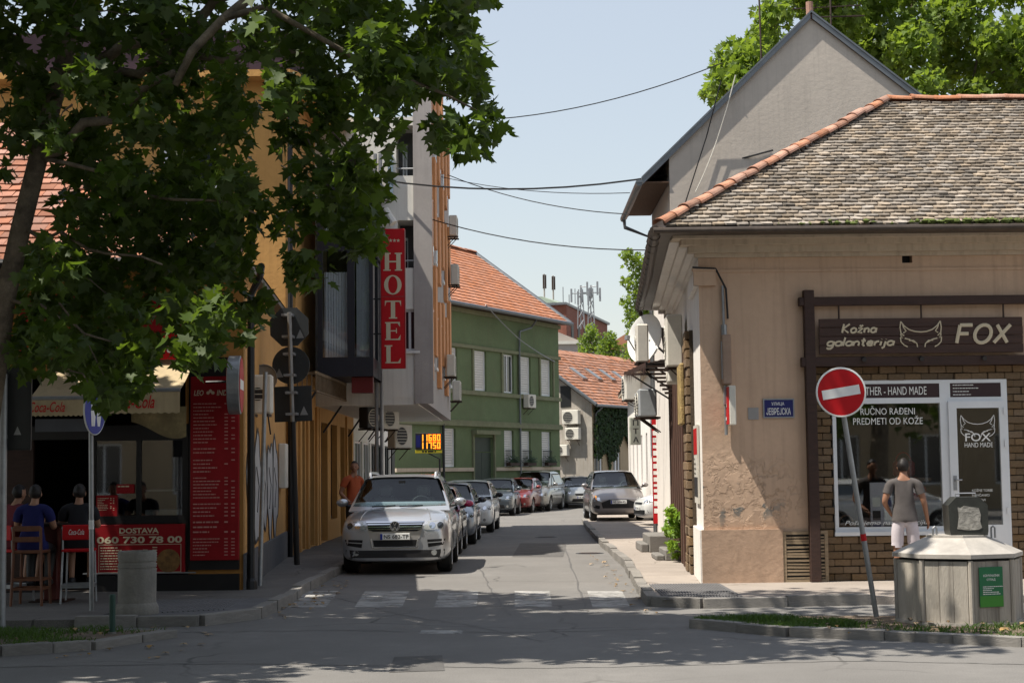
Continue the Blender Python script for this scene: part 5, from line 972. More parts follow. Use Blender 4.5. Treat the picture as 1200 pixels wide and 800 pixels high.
g.add([(-.4, -.5, zi-.14), (16.4, -.5, zi-.14), (16.4, 4.5, zq-.04), (-.4, 4.5, zq-.04)], [(0, 1, 2, 3)]); g.add([(-.4, 4.5, zq-.04), (16.4, 4.5, zq-.04), (16.4, 9.5, zi-.14), (-.4, 9.5, zi-.14)], [(0, 1, 2, 3)]); r4 = g.build('roof', K['wood_eave'], ih)
tiled_slope(r4, o3, e1, e2, lambda u, v: 0 <= v < 5/math.cos(ph) and 0 < u < 16.6, .3, .34, .04, mat('roof_brown_red', (.33, .145, .08), .88, var=.2, scale=3, rv=.25, bump=.3, dirt=.4, dirtcol=(.16, .08, .05)), 0, 41, rounded=False, jit=.8)
g = MB(IV); g.tube([(-.42, -.52, zi-.08), (-.42, 4.5, zq+.06)], .1, 6); g.tube([(-.45, -.58, zi-.12), (16.4, -.58, zi-.12)], .09, 7); g.tube([(.3, -.55, zi-.15), (.25, -.12, zi-.6), (.25, -.12, .1)], .07, 6); g.build('gutter', K['flashing'], ih)
for i, (a, b) in enumerate(((676, 439), (694, 440), (710, 441), (725, 443))):
    # skylights lie on the slope
    rr = ray(a, b); nrm = e1.cross(e2); oo = Vector((0, 0, EYE)); tt = (o3-oo).dot(nrm)/rr.dot(nrm); p = oo+rr*tt; m_ = Matrix.Translation(p) @ Matrix((e1, e2, nrm)).transposed().to_4x4(); s_ = MB(m_).cbox(-.35, .35, -.65, .65, .02, .12, .02).build('skylight', K['ridge_red'], ih); MB(m_).box(-.28, .28, -.58, .58, .141, .15).build('pane', mat('sky_pane', (.16, .16, .16), .25), s_)
for i, (px, py, s_, lab) in enumerate(((672, 497, 1., 'upper air conditioner on the ivy house gable'), (674, 515, .85, 'lower air conditioner on the ivy house gable'), (661, 534, .8, 'air conditioner low at the corner between green house and ivy house'))):
    u_, z_ = IG.uz(px, py); ac_unit(lab, IG.sub(u_, -.02, z_), 1.05*s_, .8*s_, .4, 'air conditioners on the far houses')
g = MB(IV); q = random.Random(8); zi2 = zi-.2
def drop(u):
    base = 2.5+.55*math.sin(u*1.1)+.4*math.sin(u*2.7+1)
    for c, w_, l in ((2.0, .5, 3.7), (5.9, .4, 3.1), (8.6, .5, 2.6)):
        if abs(u-c) < w_: base = max(base, l*(1-.4*abs(u-c)/w_))
    return base
for i in range(7500):
    u_ = q.uniform(.1, 12); dz = drop(u_)*q.random()**.85; y = -.06-.35*q.random()*(1-dz/4.4); z = zi2+.1-dz; s_ = q.uniform(.06, .12); a = q.uniform(0, 6.3); g.add([(u_+s_*math.cos(a), y-.03, z+s_*math.sin(a)), (u_+s_*math.cos(a+1.8), y+.04, z+s_*math.sin(a+1.8)), (u_+s_*math.cos(a+3.1), y-.05, z+s_*math.sin(a+3.1)-.04), (u_+s_*math.cos(a+4.6), y+.02, z+s_*math.sin(a+4.6))], [(0, 1, 2, 3)])
t = thing('ivy', 'dark green ivy curtain hanging from the eave of the cream house', 'ivy', IV.m); tag(g.build('leaves', K['leaf_ivy'], t), kind='stuff'); g = MB(IV)
for c, l in ((2.0, 3.7), (5.9, 3.1), (8.6, 2.6), (3.8, 1.6)): g.tube([(c, -.05, zi2), (c+.1, -.05, zi2-l*.5), (c-.05, -.05, zi2-l)], .02, 4)
g.build('stem', K['twig'], t)
# ================================================================ FAR BUILDINGS
mk('far_brick', (.20, .075, .05), .9, var=.2, scale=1.5); mk('far_concrete', (.35, .31, .28), .9, var=.12, scale=1); mk('far_copper', (.30, .36, .28), .7, var=.2, scale=1)
BK = Vector((at(664, 400, 170).x, 170)); F1 = fr2((BK.x-6.5, 172.5), (BK.x, 170)); F2 = fr2((BK.x, 170), (at(712, 400, 195).x, 195)); zt_ = at(664, 357, 170).z
t = thing('brick_block', 'dark red brick block on the skyline carrying the antenna masts', 'building', F1.m); zm_ = at(664, 380, 170).z
g = MB(F1); g.box(0, F1.L, 0, .3, zm_-1.5, zt_); g.build('brick_wall', K['far_brick'], t); g = MB(F2); g.box(0.01, F2.L, 0, .3, zm_-4, zt_); g.build('brick_wall', K['far_brick'], t)
g = MB(F1); g.box(-.2, F1.L+.05, -.5, .4, 0, zm_-1.5); g.build('lower_wall', K['far_concrete'], t); g = MB(F2); g.box(-.1, F2.L, -.02, .4, 0, zm_-4); g.build('lower_wall', K['far_concrete'], t)
for i in range(6): a = 2.5+i*3.8; MB(F2).box(a, a+1.3, -.06, -.01, zt_-3.6, zt_-1.6).build('window', K['black'], t)
MB(F1).box(3.0, 5.2, -.6, -.51, zm_-4.5, zm_-1.9).build('window', K['white'], t)
c0 = F1.m @ Vector((0, 0, 0)); c1 = F2.m @ Vector((F2.L, 0, 0)); g = MB().slab([(c0.x, c0.y-.4), (BK.x, BK.y-.4), (c1.x+.3, c1.y-.3), (c1.x-6, c1.y+8), (c0.x-3, c0.y+14)], zt_, zt_+.25); g.build('roof_slab', K['flashing'], t); MB(F1).prism([(0, zt_+.26), (F1.L-1, zt_+.26), (F1.L-3, zt_+1.1), (-1, zt_+1.3)], .8, 8).build('copper_roof', K['far_copper'], t)
def mast(px, base, top, Y, lab, kind):
    p0 = at(px, base, Y); h = at(px, top, Y).z-p0.z; m_ = Matrix.Translation(p0); t = thing('antenna_mast', lab, 'antenna', m_, 'antenna masts on the far brick block'); g = MB(m_)
    if kind == 0: g.tube([(0, 0, 0), (0, 0, h)], .1, 6); g.build('mast', K['far_concrete'], t); g = MB(m_); [g.cbox(.16*math.cos(a)-.08, .16*math.cos(a)+.08, .16*math.sin(a)-.06, .16*math.sin(a)+.06, h*.45, h*.97, .02) for a in (0, 2.1, 4.2)]; g.build('aerial', K['rust_brown'], t)
    else:
        for x, y in ((-.35, 0), (.35, 0), (0, .5)): g.tube([(x, y, 0), (x*.6, y*.6, h)], .06, 5)
        n = int(h/.9)
        for i in range(n): z = h*i/n; e = h*(i+1)/n; k_ = 1-.4*i/n; g.tube([(-.35*k_, 0, z), (.35*k_, 0, e)], .04, 4); g.tube([(.35*k_, 0, z), (0, .5*k_, e)], .04, 4)
        g.build('mast', K['galv'], t); g = MB(m_)
        for a, z in ((0, .72), (1.5, .8), (3.1, .7), (4.4, .62), (5.5, .86)): g.cbox(.95*math.cos(a)-.1, .95*math.cos(a)+.1, .6*math.sin(a)-.07, .6*math.sin(a)+.07, h*z-.1, h*z+1.3, .02); g.tube([(0, 0, h*z+.8), (.95*math.cos(a), .6*math.sin(a), h*z+.8)], .05, 4)
        g.build('aerial', K['galv'], t)
mast(638, 352, 321, 175, 'thick banded antenna pole, leftmost on the brick block roof', 0); mast(648.5, 353, 323, 176, 'second banded antenna pole from the left on the brick block roof', 0)
mast(681, 385, 339, 166, 'lattice antenna mast left of its taller twin before the brick block', 1); mast(693, 388, 338, 166, 'lattice antenna mast with most panels, rightmost before the brick block', 1)
for i, (px, tp) in enumerate(((660, 336), (674, 338), (667, 345))): p = at(px, 356, 172); tag(MB().tube([p, p+Vector((0, 0, (356-tp)*172/1900))], .05, 4).build('whip_aerial', K['galv'], at=p), ('left', 'right', 'short middle')[i]+' thin whip aerial between the poles and lattice masts', 'antenna', 'thin aerials on the far roof')
Y = 130; a, b = at(652, 440, Y), at(706, 440, Y); z1 = at(680, 403, Y).z; m_ = Matrix.Translation((a.x-3, Y, 0)); t = thing('pale_house', 'pale low flat house seen over the brown tiled roof', 'building', m_); MB(m_).box(0, b.x-a.x+3, 0, 8, 0, z1).build('wall', K['far_concrete'], t); MB(m_).box(-.2, b.x-a.x+3.2, -.2, 8.2, z1, z1+.25).build('roof', K['offwhite'], t); MB(m_).prism([(1.2, z1+.25), (5.2, z1+.25), (1.2, z1+1.9)], 1, 5).build('dormer', K['far_concrete'], t)
Y = 140; a, b = at(706, 450, Y), at(735, 450, Y); z1 = at(715, 396, Y).z; m_ = Matrix.Translation((a.x, Y, 0)); t = thing('small_roof_house', 'small far house with a red tiled gable roof between treetops', 'building', m_); MB(m_).box(0, 5, 0, 6, 0, z1-1).build('wall', K['far_concrete'], t); MB(m_).prism([(-.3, z1-1.1), (5.3, z1-1.1), (2.5, z1+.6)], -.3, 6.3).build('roof', K['roof_orange'], t)
# overhead cables
W = wire; GRP = 'overhead cables across the street'
W('highest overhead cable, rising right towards the gable roof', [at(560, 141, 38), at(846, 74, 35)], .013, .25, group=GRP); W('thick nearly level overhead cable crossing to the grey gable', [at(440, 210, 38), at(906, 176, 35)], .022, .5, group=GRP)
W('thin overhead cable sloping down right below the thick level one', [at(525, 205, 42), at(737, 251, 36)], .012, .2, group=GRP); W('lowest overhead cable sloping to the right eave', [at(450, 238, 40), at(760, 293, 35)], .014, .3, group=GRP); W('faint overhead cable just under the thick level one', [at(500, 203, 46), at(738, 226, 38)], .01, .2, group=GRP)
W('black cable drooping down the grey gable wall', [at(845, 95, 34.9), at(828, 160, 35.1), at(803, 238, 35.1)], .014, .0); W('pale cable hanging down the grey gable wall', [at(862, 88, 34.9), at(840, 165, 35.1), at(815, 225, 35.1)], .012, .05, mt='offwhite')
# ================================================================ CARS
K['interior'] = mat('car_interior', (.09, .09, .088), .8, var=.2)
def paint(name, col, metal=.55, rough=.32): return mat(name, col, rough, metal, var=.04, scale=2, coat=.8, spec=.5)
def conform(mb, bvh, poly, axis, off=.006, thick=.02, step=.09, k=0):
    bm = bmesh.new(); bm.faces.new([bm.verts.new((a, b, 0)) for a, b in poly])
    for i in (0, 1):
        lo, hi = min(p[i] for p in poly), max(p[i] for p in poly); n = int((hi-lo)/step)
        for j in range(1, n+1):
            c = lo+(hi-lo)*j/(n+1); bmesh.ops.bisect_plane(bm, geom=bm.verts[:]+bm.edges[:]+bm.faces[:], plane_co=(c, 0, 0) if i == 0 else (0, c, 0), plane_no=(1, 0, 0) if i == 0 else (0, 1, 0))
    bm.verts.ensure_lookup_table(); out = []; inn = []
    for v in bm.verts:
        a, b = v.co.x, v.co.y
        o, d = {'f': (Vector((a, -3, b)), Vector((0, 1, 0))), 'r': (Vector((a, 9, b)), Vector((0, -1, 0))), '+': (Vector((3, a, b)), Vector((-1, 0, 0))), '-': (Vector((-3, a, b)), Vector((1, 0, 0)))}[axis]
        h = bvh.ray_cast(o, d)
        if h[0] is None: h = bvh.find_nearest(o+d*(2.2 if axis in '+-' else 3))
        p = h[0]; out.append(p-d*off); inn.append(p+d*thick)
    bm.verts.index_update(); n = len(out); fs = [tuple(v.index for v in f.verts) for f in bm.faces]
    if axis in 'r+': pass
    ed = [(e.verts[0].index, e.verts[1].index) for e in bm.edges if len(e.link_faces) == 1]; bm.free()
    mb.add(out+inn, fs+[(a, b, n+b, n+a) for a, b in ed], k); return mb
def shellmesh(rings, sub=1, cuts=()):
    n = len(rings[0]); vs = [p for r in rings for p in r]; fs = []
    for i in range(len(rings)-1):
        for j in range(n): fs.append((i*n+j, i*n+(j+1) % n, (i+1)*n+(j+1) % n, (i+1)*n+j))
    fs += [tuple(range(n))[::-1], tuple((len(rings)-1)*n+j for j in range(n))]
    me = bpy.data.meshes.new('tmp'); me.from_pydata(vs, [], fs); me.update(); bm = bmesh.new(); bm.from_mesh(me); bmesh.ops.recalc_face_normals(bm, faces=bm.faces); bm.to_mesh(me); bm.free()
    o = bpy.data.objects.new('tmp', me); C.objects.link(o)
    if sub: md = o.modifiers.new('s', 'SUBSURF'); md.levels = md.render_levels = sub
    tmp = []
    for c in cuts:
        m2 = bpy.data.meshes.new('cut'); c_ = MB().lathe([(c[3], -c[4]), (c[3], c[4])], c[:3], 24, ax='x'); m2.from_pydata([tuple(v) for v in c_.v], [], c_.f); b = bmesh.new(); b.from_mesh(m2); bmesh.ops.recalc_face_normals(b, faces=b.faces); b.to_mesh(m2); b.free()
        oc = bpy.data.objects.new('cut', m2); C.objects.link(oc); tmp.append(oc); md = o.modifiers.new('b', 'BOOLEAN'); md.object = oc; md.operation = 'DIFFERENCE'; md.solver = 'EXACT'
    r = evald(o)
    for t in tmp+[o]: bpy.data.objects.remove(t)
    return r
WHEELS = {}
def car(label, x, y, ang, P, z=0., group='cars parked along the street'):
    """local: front at y=0 facing -y, x across, z up"""
    m = Matrix.Translation((x, y, z)) @ Matrix.Rotation(ang, 4, 'Z'); t = thing(P.get('name', 'parked_car'), label, 'car', m, group)
    L, W, H, R = P['L'], P['W']/2, P['H'], P.get('R', .32); hf, hc, yc, bl = P['hf'], P['hc'], P['yc'], P['belt']; zb = P.get('zb', .2); yf, yr = P.get('yf', .85), P.get('yr', L-.85)
    tail = P.get('tail', bl); ywt = P['ywt']; yrt = P.get('yrt', L-.55); yrb = P.get('yrb', L-.12)
    def ring(y, hw, z0, z1, cr):
        h = z1-z0; pr = [(.0, z0), (.72, z0), (.93, z0+.05*h), (.985, z0+.22*h), (1, z0+.5*h), (.985, z0+.72*h), (.95, z0+.88*h), (.85, z0+.97*h), (.6, z1+cr*.6), (.25, z1+cr)]
        return [(a*hw, y, b) for a, b in pr]+[(-a*hw, y, b) for a, b in pr[:0:-1]]
    k = P.get('round', 1.)
    tk = P.get('tuck', .16); rings = [ring(0, W*(.70), zb+tk, hf-.2, 0), ring(.025, W*(.86-.05*(k-1)), zb+tk*.4, hf-.09, .01), ring(.13, W*.945, zb+.02, hf-.015, .015), ring(.34, W*.985, zb, hf+.35*(hc-hf), .03), ring(.7, W, zb, hf+.72*(hc-hf), .035), ring(yc-.1, W, zb, hc-.02, .03), ring(yc+.3, W, zb, bl, .0), ring((yc+L)/2, W, zb, bl+.01, 0), ring(L-.6, W*.99, zb, tail, 0), ring(L-.2, W*.955, zb+.02, tail-.01, 0), ring(L-.04, W*.86, zb+.08, tail-.08, 0), ring(L, W*.74, zb+.16, tail-.2, 0)]
    tw = P.get('tw', .22); cuts = [(sx*(W-.1), yy, R, R+.055, .2) for sx in (1, -1) for yy in (yf, yr)]
    body = shellmesh(rings, 1, cuts); pm = P['paint']; body.materials.clear(); body.materials.append(pm); body.polygons.foreach_set('use_smooth', [True]*len(body.polygons)); body.set_sharp_from_angle(angle=math.radians(38)); body.name = 'body'; ob = link('body', body, t, m)
    wb, wr = W*.93, W*P.get('wr', .70)
    def cring(y, zt, f):
        zl = bl-.06; h = max(.02, zt-zl); wt = wb+(wr-wb)*min(1, max(0, (zt-bl)/(H-bl)))
        pr = [(0, zl), (wb*.98, zl), (wb, zl+.06*min(1, h/.1)), (wb+(wt-wb)*.45, zl+.06+(h-.06)*.5 if h > .1 else zl+h*.6), (wt*1.0, zt-.06*f), (wt*.95, zt-.02*f), (wt*.75, zt), (wt*.35, zt+.012*f)]
        return [(a, y, b) for a, b in pr]+[(-a, y, b) for a, b in pr[:0:-1]]
    n = 5; cr = [cring(yc-.12, hc-.03, .1)]+[cring(yc+(ywt-yc)*i/n, hc+(H-.07-hc)*(i/n)**.93, i/n) for i in range(1, n)]+[cring(ywt, H-.05, 1), cring(ywt+.25, H-.015, 1), cring((ywt+yrt)/2, H, 1), cring(yrt-.2, H-.03, 1), cring(yrt, H-.06, 1)]+[cring(yrt+(yrb-yrt)*i/4, H-.06-(H-.06-tail-.04)*i/4, 1-i/4) for i in range(1, 4)]+[cring(yrb, tail+.03, .2)]
    cabm = shellmesh(cr, 0); cabm.materials.clear(); cabm.materials.append(P.get('roofpaint', pm)); cabm.polygons.foreach_set('use_smooth', [True]*len(cabm.polygons)); cabm.set_sharp_from_angle(angle=math.radians(40)); cabm.name = 'cabin'; link('cabin', cabm, t, m)
    bc0 = None
    bb = BVHTree.FromPolygons([v.co for v in body.vertices], [tuple(p.vertices) for p in body.polygons]); bc = BVHTree.FromPolygons([v.co for v in cabm.vertices], [tuple(p.vertices) for p in cabm.polygons])
    mid = P.get('mid', yc+1.25); bm = bmesh.new(); bm.from_mesh(cabm); bm.normal_update()
    bmesh.ops.delete(bm, geom=[f for f in bm.faces if f.calc_center_median().y < ywt-.02 and f.calc_center_median().y > yc+.02 and f.calc_center_median().z > hc+.02 and abs(f.normal.z) > .25 and abs(f.calc_center_median().x) < wb*.84], context='FACES'); bm.to_mesh(cabm); bm.free()
    io = MB(m); io.cbox(-wb*.86, wb*.86, yc+.02, yc+.5, hc-.3, hc+.02, .04)
    for sx in (-.36, .36): io.cbox(sx-.24, sx+.24, mid-.1, mid+.08, bl-.3, H-.42, .06); io.cbox(sx-.13, sx+.13, mid-.02, mid+.09, H-.42, H-.2, .04)
    io.cbox(-wb*.8, wb*.8, mid+.8, mid+.95, bl-.2, H-.45, .05); io.build('interior', K['interior'], t)
    MB(m).lathe([(.17, 0), (.19, .015), (.17, .03)], (.36, 0, 0), 20, ax='y', ring=True).build('steering_wheel', K['black'], t).matrix_local = Matrix.Translation((0, yc+.55, hc+.06)) @ Matrix.Rotation(-.4, 4, 'X')
    mir = lambda pl: [(-a, b) for a, b in pl]
    cs = [(-1 if i else 1) for i in (0, 1)]
    # glass
    zt, zq = H-.10, hc+.05; ws = [(wb*.93, zq), (wb*.5, zq-.012), (-wb*.5, zq-.012), (-wb*.93, zq), (-wr*.93, zt), (-wr*.5, zt+.025), (wr*.5, zt+.025), (wr*.93, zt)]
    conform(MB(m), bc, ws, 'f', .008).build('windscreen', K['car_clear'], t, smooth=True, auto=40)
    conform(MB(m), bc, [(wb*.8, tail+.09), (-wb*.8, tail+.09), (-wr*.85, H-.14), (wr*.85, H-.14)], 'r', .008).build('rear_window', K['car_glass'], t, smooth=True, auto=40)
    sl = (ywt-yc)/(H-hc); mid = P.get('mid', yc+1.25)
    for s in '+-':
        z0, z1 = bl+.05, H-.12; a0 = yc+.32+.1; fr = [(a0-.02, z0), (mid-.04, z0), (mid-.02, z1), (ywt+.16, z1), ((a0+ywt+.16)/2-.03, (z0+z1)/2+.02)]
        conform(MB(m), bc, fr, s, .008).build('side_window', K['car_glass'], t, smooth=True)
        re = [(mid+.05, z0), (yr+.25, z0+.03), (yrt-.12, z1), (mid+.06, z1)]; conform(MB(m), bc, re, s, .008).build('side_window', K['car_glass'], t, smooth=True)
        # door seams and handles
        g = MB(m)
        for yy in (yc+.18, mid, yr-.3): conform(g, bb, [(yy-.006, zb+.18), (yy+.006, zb+.18), (yy+.006, bl-.06), (yy-.006, bl-.06)], s, .002, .01, .15)
        g.build('door_seam', K['black'], t); g = MB(m)
        for yy in (mid-.2, mid+.75): conform(g, bb, [(yy-.09, bl-.16), (yy+.09, bl-.16), (yy+.09, bl-.12), (yy-.09, bl-.12)], s, .03, .01)
        g.build('door_handle', P.get('handle', pm), t)
        conform(MB(m), bb, [(yf+R+.12, zb+.02), (yr-R-.12, zb+.02), (yr-R-.12, zb+.15), (yf+R+.12, zb+.15)], s, .012, .02, .3).build('side_sill', K['plastic_dark'], t)
    for s in (1, -1):
        g = MB(m); c = Vector((s*(W+.10), yc+.42, bl+.10)); g.ball(c, (.115, .075, .075), 12); g.build('mirror', P.get('mirror', pm), t, smooth=True); MB(m).tube([(s*(wb-.06), yc+.45, bl+.02), (s*(W+.05), yc+.44, bl+.05)], .03, 6).build('mirror_arm', K['plastic_dark'], t)
    # wheels
    key = (R, tw)
    if key not in WHEELS:
        a = MB().lathe([(R*.62, -tw/2+.01), (R*.9, -tw/2), (R, -tw/2+.035), (R, tw/2-.035), (R*.9, tw/2), (R*.62, tw/2-.01)], n=28, ax='x', ring=True).build('tyre', K['rubber'], smooth=True, auto=35); b = MB()
        b.lathe([(R*.63, -tw*.48), (R*.66, -tw*.5), (R*.62, -tw*.45), (R*.6, -tw*.2)], n=28, ax='x', ring=True)
        for i in range(5): q_ = 2*pi*i/5; b.add([Vector((-tw*.46+dx, rr*math.cos(q_+dq), rr*math.sin(q_+dq))) for dx in (0, .04) for rr, dq in ((R*.1, -.5), (R*.61, -.17), (R*.61, .17), (R*.1, .5))], [(0, 1, 2, 3), (7, 6, 5, 4), (0, 4, 5, 1), (2, 6, 7, 3)])
        b.lathe([(R*.14, -tw*.5), (R*.14, -tw*.3)], n=14, ax='x'); b = b.build('rim', K['rim'], smooth=True, auto=35); WHEELS[key] = (a.data, b.data); bpy.data.objects.remove(a); bpy.data.objects.remove(b)
    for s in (1, -1):
        for yy in (yf, yr):
            wm_ = m @ Matrix.Translation((s*(W-tw/2-.025), yy, R)) @ (Matrix.Rotation(pi, 4, 'Z') if s > 0 else Matrix()); we = bpy.data.objects.new('wheel', None); C.objects.link(we); we.parent = t; we.matrix_local = m.inverted() @ wm_; WM[we.name] = wm_
            link('tyre', WHEELS[key][0], we, wm_); link('rim', WHEELS[key][1], we, wm_)
    g = MB(m); g.box(-W+.2, W-.2, .3, L-.3, zb+.0, zb+.12); g.build('underbody', K['black'], t)
    # front
    for pl in (P['lamp'], mir(P['lamp'])):
        h_ = conform(MB(m), bb, pl, 'f', .008).build('headlight', K['lamp_glass'], t, smooth=True, auto=40); cx = sum(p[0] for p in pl)/len(pl); cz = sum(p[1] for p in pl)/len(pl); r_ = .055
        for dx in (-.07, .07): conform(MB(m), bb, [(cx+dx+r_*math.cos(a), cz+r_*math.sin(a)) for a in [2*pi*i/10 for i in range(10)]], 'f', .011, .01).build('reflector', K['chrome'] if dx*cx < 0 else K['glass_dark'], h_)
    for nm, pl, mt_ in P.get('front', []):
        for q_ in ((pl,) if nm[0] != '=' else (pl, mir(pl))): conform(MB(m), bb, q_, 'f', .010 if mt_ in ('chrome',) else .006).build(nm.lstrip('='), K[mt_] if mt_ in K else pm, t)
    for pl in ([(W*.62, tail-.32), (W*.93, tail-.3), (W*.93, tail-.05), (W*.66, tail-.05)],):
        for q_ in (pl, mir(pl)): conform(MB(m), bb, q_, 'r', .008).build('tail_light', K['sign_red'], t)
    pz = P['plate']; h = bb.ray_cast(Vector((0, -3, pz)), Vector((0, 1, 0))); py = h[0].y-.03
    pn = MB(m).cbox(-.26, .26, py-.006, py+.02, pz-.056, pz+.056, .004).build('number_plate', K['print_white'], t); MB(m).box(-.255, -.215, py-.009, py-.006, pz-.052, pz+.052).build('blue_strip', K['sign_blue'], pn)
    fm = m @ Matrix.Translation((0, py-.008, pz)); text(P.get('text', 'NS 204-KL'), fm, -.19, .24, -.034, .034, K['plastic_dark'], t, d=0, bold=.015)
    for p0, p1 in (((-.5, -.01), (.0, .12)), ((.0, -.01), (.5, .12))):
        a = Vector((p0[0], yc-.02, hc+.03)); h = bc.ray_cast(Vector((p1[0], -3, hc+.14)), Vector((0, 1, 0))); MB(m).tube([(p0[0], yc-.06, hc+.04), (p0[0]+.42, yc+.02, hc+.055)], .012, 5).build('wiper', K['black'], t)
    return t, m, bb, bc
K['rim'] = mat('alloy', (.42, .43, .44), .3, .8, var=.05)
arcx = lambda cx, cz, r, a0, a1, n: [(cx+r*math.cos(math.radians(a0+(a1-a0)*i/n)), cz+r*math.sin(math.radians(a0+(a1-a0)*i/n))) for i in range(n+1)]
K['interior'] = mat('car_interior', (.09, .09, .088), .8, var=.2)
# ---- silver off-roader, nearest
sil = paint('paint_silver', (.50, .515, .54), .65, .28)
P1 = dict(L=4.75, W=1.97, H=1.73, hf=.97, hc=1.12, yc=1.25, ywt=2.05, belt=1.13, tail=1.14, R=.365, tw=.26, zb=.21, tuck=.05, yf=.92, yr=3.78, paint=sil, wr=.70, text='NS 682-TP', plate=.665, mid=2.55, yrt=4.2, yrb=4.6,
 lamp=[(.50, .79), (.56, .775), (.86, .79), (.89, .84), (.87, .93), (.80, .935), (.56, .925)],
 front=[('bumper_skirt', [(-.93, .30), (.93, .30), (.95, .445), (.6, .43), (-.6, .43), (-.95, .445)], 'plastic_dark'), ('lower_skirt', [(-.80, .23), (.80, .23), (.9, .31), (-.9, .31)], 'plastic_dark'),
  ('chrome_shield', [(-.40, .455), (.40, .455), (.425, .62), (.455, .72), (.49, .80), (.53, .93), (-.53, .93), (-.49, .80), (-.455, .72), (-.425, .62)], 'shield'),
  ('=air_intake', [(.58, .475), (.84, .515), (.88, .62), (.56, .61)], 'black'), ('=fog_light', arcx(.68, .385, .05, 0, 330, 11), 'lamp_glass')])
K['shield'] = paint('paint_silver_trim', (.52, .50, .47), .6, .3)
t1, m1, bb1, bc1 = car('silver off-road car parked nearest on the left, badge and plate facing the camera', -2.08, 28.4, 0, P1)
g = conform(MB(m1), bb1, [(-.46, .785), (-.38, .755), (.38, .755), (.46, .785), (.49, .905), (-.49, .905)], 'f', .016).build('grille', K['black'], t1)
for z in (.795, .835, .88): w2 = .455+(z-.79)*.25; c = MB(m1); conform(c, bb1, [(-w2, z-.009), (w2, z-.009), (w2, z+.009), (-w2, z+.009)], 'f', .03, .01); c.build('grille_bar', K['chrome'], g)
c = MB(m1)
for pl in ([(-.375, .47), (.375, .47), (.375, .49), (-.375, .49)], [(-.40, .47), (-.375, .47), (-.405, .63), (-.43, .63)], [(.375, .47), (.40, .47), (.43, .63), (.405, .63)], [(-.5, .905), (.5, .905), (.51, .93), (-.51, .93)]): conform(c, bb1, pl, 'f', .022, .01)
c.build('chrome_strip', K['chrome'], t1); conform(MB(m1), bb1, [(-.36, .49), (.36, .49), (.385, .605), (-.385, .605)], 'f', .016).build('air_intake', K['black'], t1)
for s in (1, -1): c = MB(m1); conform(c, bb1, [(s*a, b) for a, b in ((.57, .545), (.86, .565), (.865, .58), (.57, .56))], 'f', .014, .01); c.build('intake_bar', sil, t1)
h = bb1.ray_cast(Vector((0, -3, .845)), Vector((0, 1, 0)))[0]; bm_ = m1 @ Matrix.Translation((0, h.y-.035, .845)); c = MB(bm_); c.lathe([(.088, 0), (.088, -.014), (.076, -.014), (.076, 0)], n=28, ax='y', ring=True)
sg = lambda a, b: c.tube([(a[0], -.01, a[1]), (b[0], -.01, b[1])], .0075, 5)
for s in (1, -1): sg((s*.032, .072), (0, .012)); sg((s*.075, .022), (s*.03, -.07)); sg((s*.03, -.07), (0, -.002))
c.build('badge', K['chrome'], t1); MB(bm_).lathe([(.08, .0), (.08, -.004)], n=24, ax='y').build('badge_disc', K['glass_dark'], t1)
for s in (1, -1):
    h0 = bc1.ray_cast(Vector((s*.60, 2.5, 4)), Vector((0, 0, -1)))[0]; c = MB(m1); c.tube([(s*.61, 2.15, h0.z-.04), (s*.615, 2.25, h0.z+.05), (s*.62, 2.6, h0.z+.065), (s*.61, 3.8, h0.z+.05), (s*.6, 3.95, h0.z-.04)], .026, 8); c.build('roof_rail', K['chrome'] if 0 else sil, t1)
    c = MB(m1)
    for i in range(8):
        a = [(s*(.62-.12*(i/8)), .14+1.0*i/8), (s*(.62-.12*((i+1)/8)), .14+1.0*(i+1)/8)]; p = [bb1.ray_cast(Vector((x, y, 3)), Vector((0, 0, -1)))[0] for x, y in a]
        if p[0] and p[1]: c.tube([p[0]+Vector((0, 0, .002)), p[1]+Vector((0, 0, .002))], .012, 5)
    c.build('bonnet_crease', sil, t1)
c = MB(m1); c.tube([(-.88, 1.42, 1.22), (.3, 1.3, 1.16)], .001, 4); MB(m1).box(-.06, .06, 1.9, 1.95, 1.55, 1.62).build('inner_mirror', K['black'], t1)
# ---- the others
def std(L, W, H, col, **k):
    d = dict(L=L, W=W, H=H, hf=.78, hc=.98, yc=1.0, ywt=1.85, belt=.97, R=.31, paint=col, zb=.2, plate=.5, lamp=[(W*.30, .64), (W*.44, .66), (W*.47, .76), (W*.45, .82), (W*.34, .74)], front=[('grille', [(-.32, .58), (.32, .58), (.36, .68), (-.36, .68)], 'black'), ('air_intake', [(-.5, .30), (.5, .30), (.46, .44), (-.46, .44)], 'black'), ('=fog_light', arcx(W*.36, .38, .045, 0, 330, 9), 'lamp_glass')])
    d.update(k); return d
dk = paint('paint_dark_blue', (.018, .022, .035), .4, .25); bl = paint('paint_steel_blue', (.16, .19, .23), .6); wh = paint('paint_white', (.68, .68, .66), 0, .3); gb_ = paint('paint_slate', (.065, .08, .095), .5); rd = paint('paint_red', (.17, .02, .02), .3); gy = paint('paint_champagne', (.26, .26, .25), .6); s2 = paint('paint_light_silver', (.42, .43, .42), .6); gm = paint('paint_graphite', (.27, .25, .245), .65)
K['magenta'] = paint('paint_magenta', (.42, .02, .10), .1)
def right(xr, W): return xr-W/2
car('dark blue small car with magenta mirrors, parked right behind the silver off-road car', right(-1.13, 1.68), 34.5, -.02, std(3.9, 1.68, 1.46, dk, mirror=K['magenta'], roofpaint=paint('paint_plum', (.16, .02, .06), .2)))
car('steel blue estate car with roof rails, third in the left parked row', right(-.92, 1.74), 39.1, -.02, std(4.3, 1.74, 1.5, bl, mirror=dk))
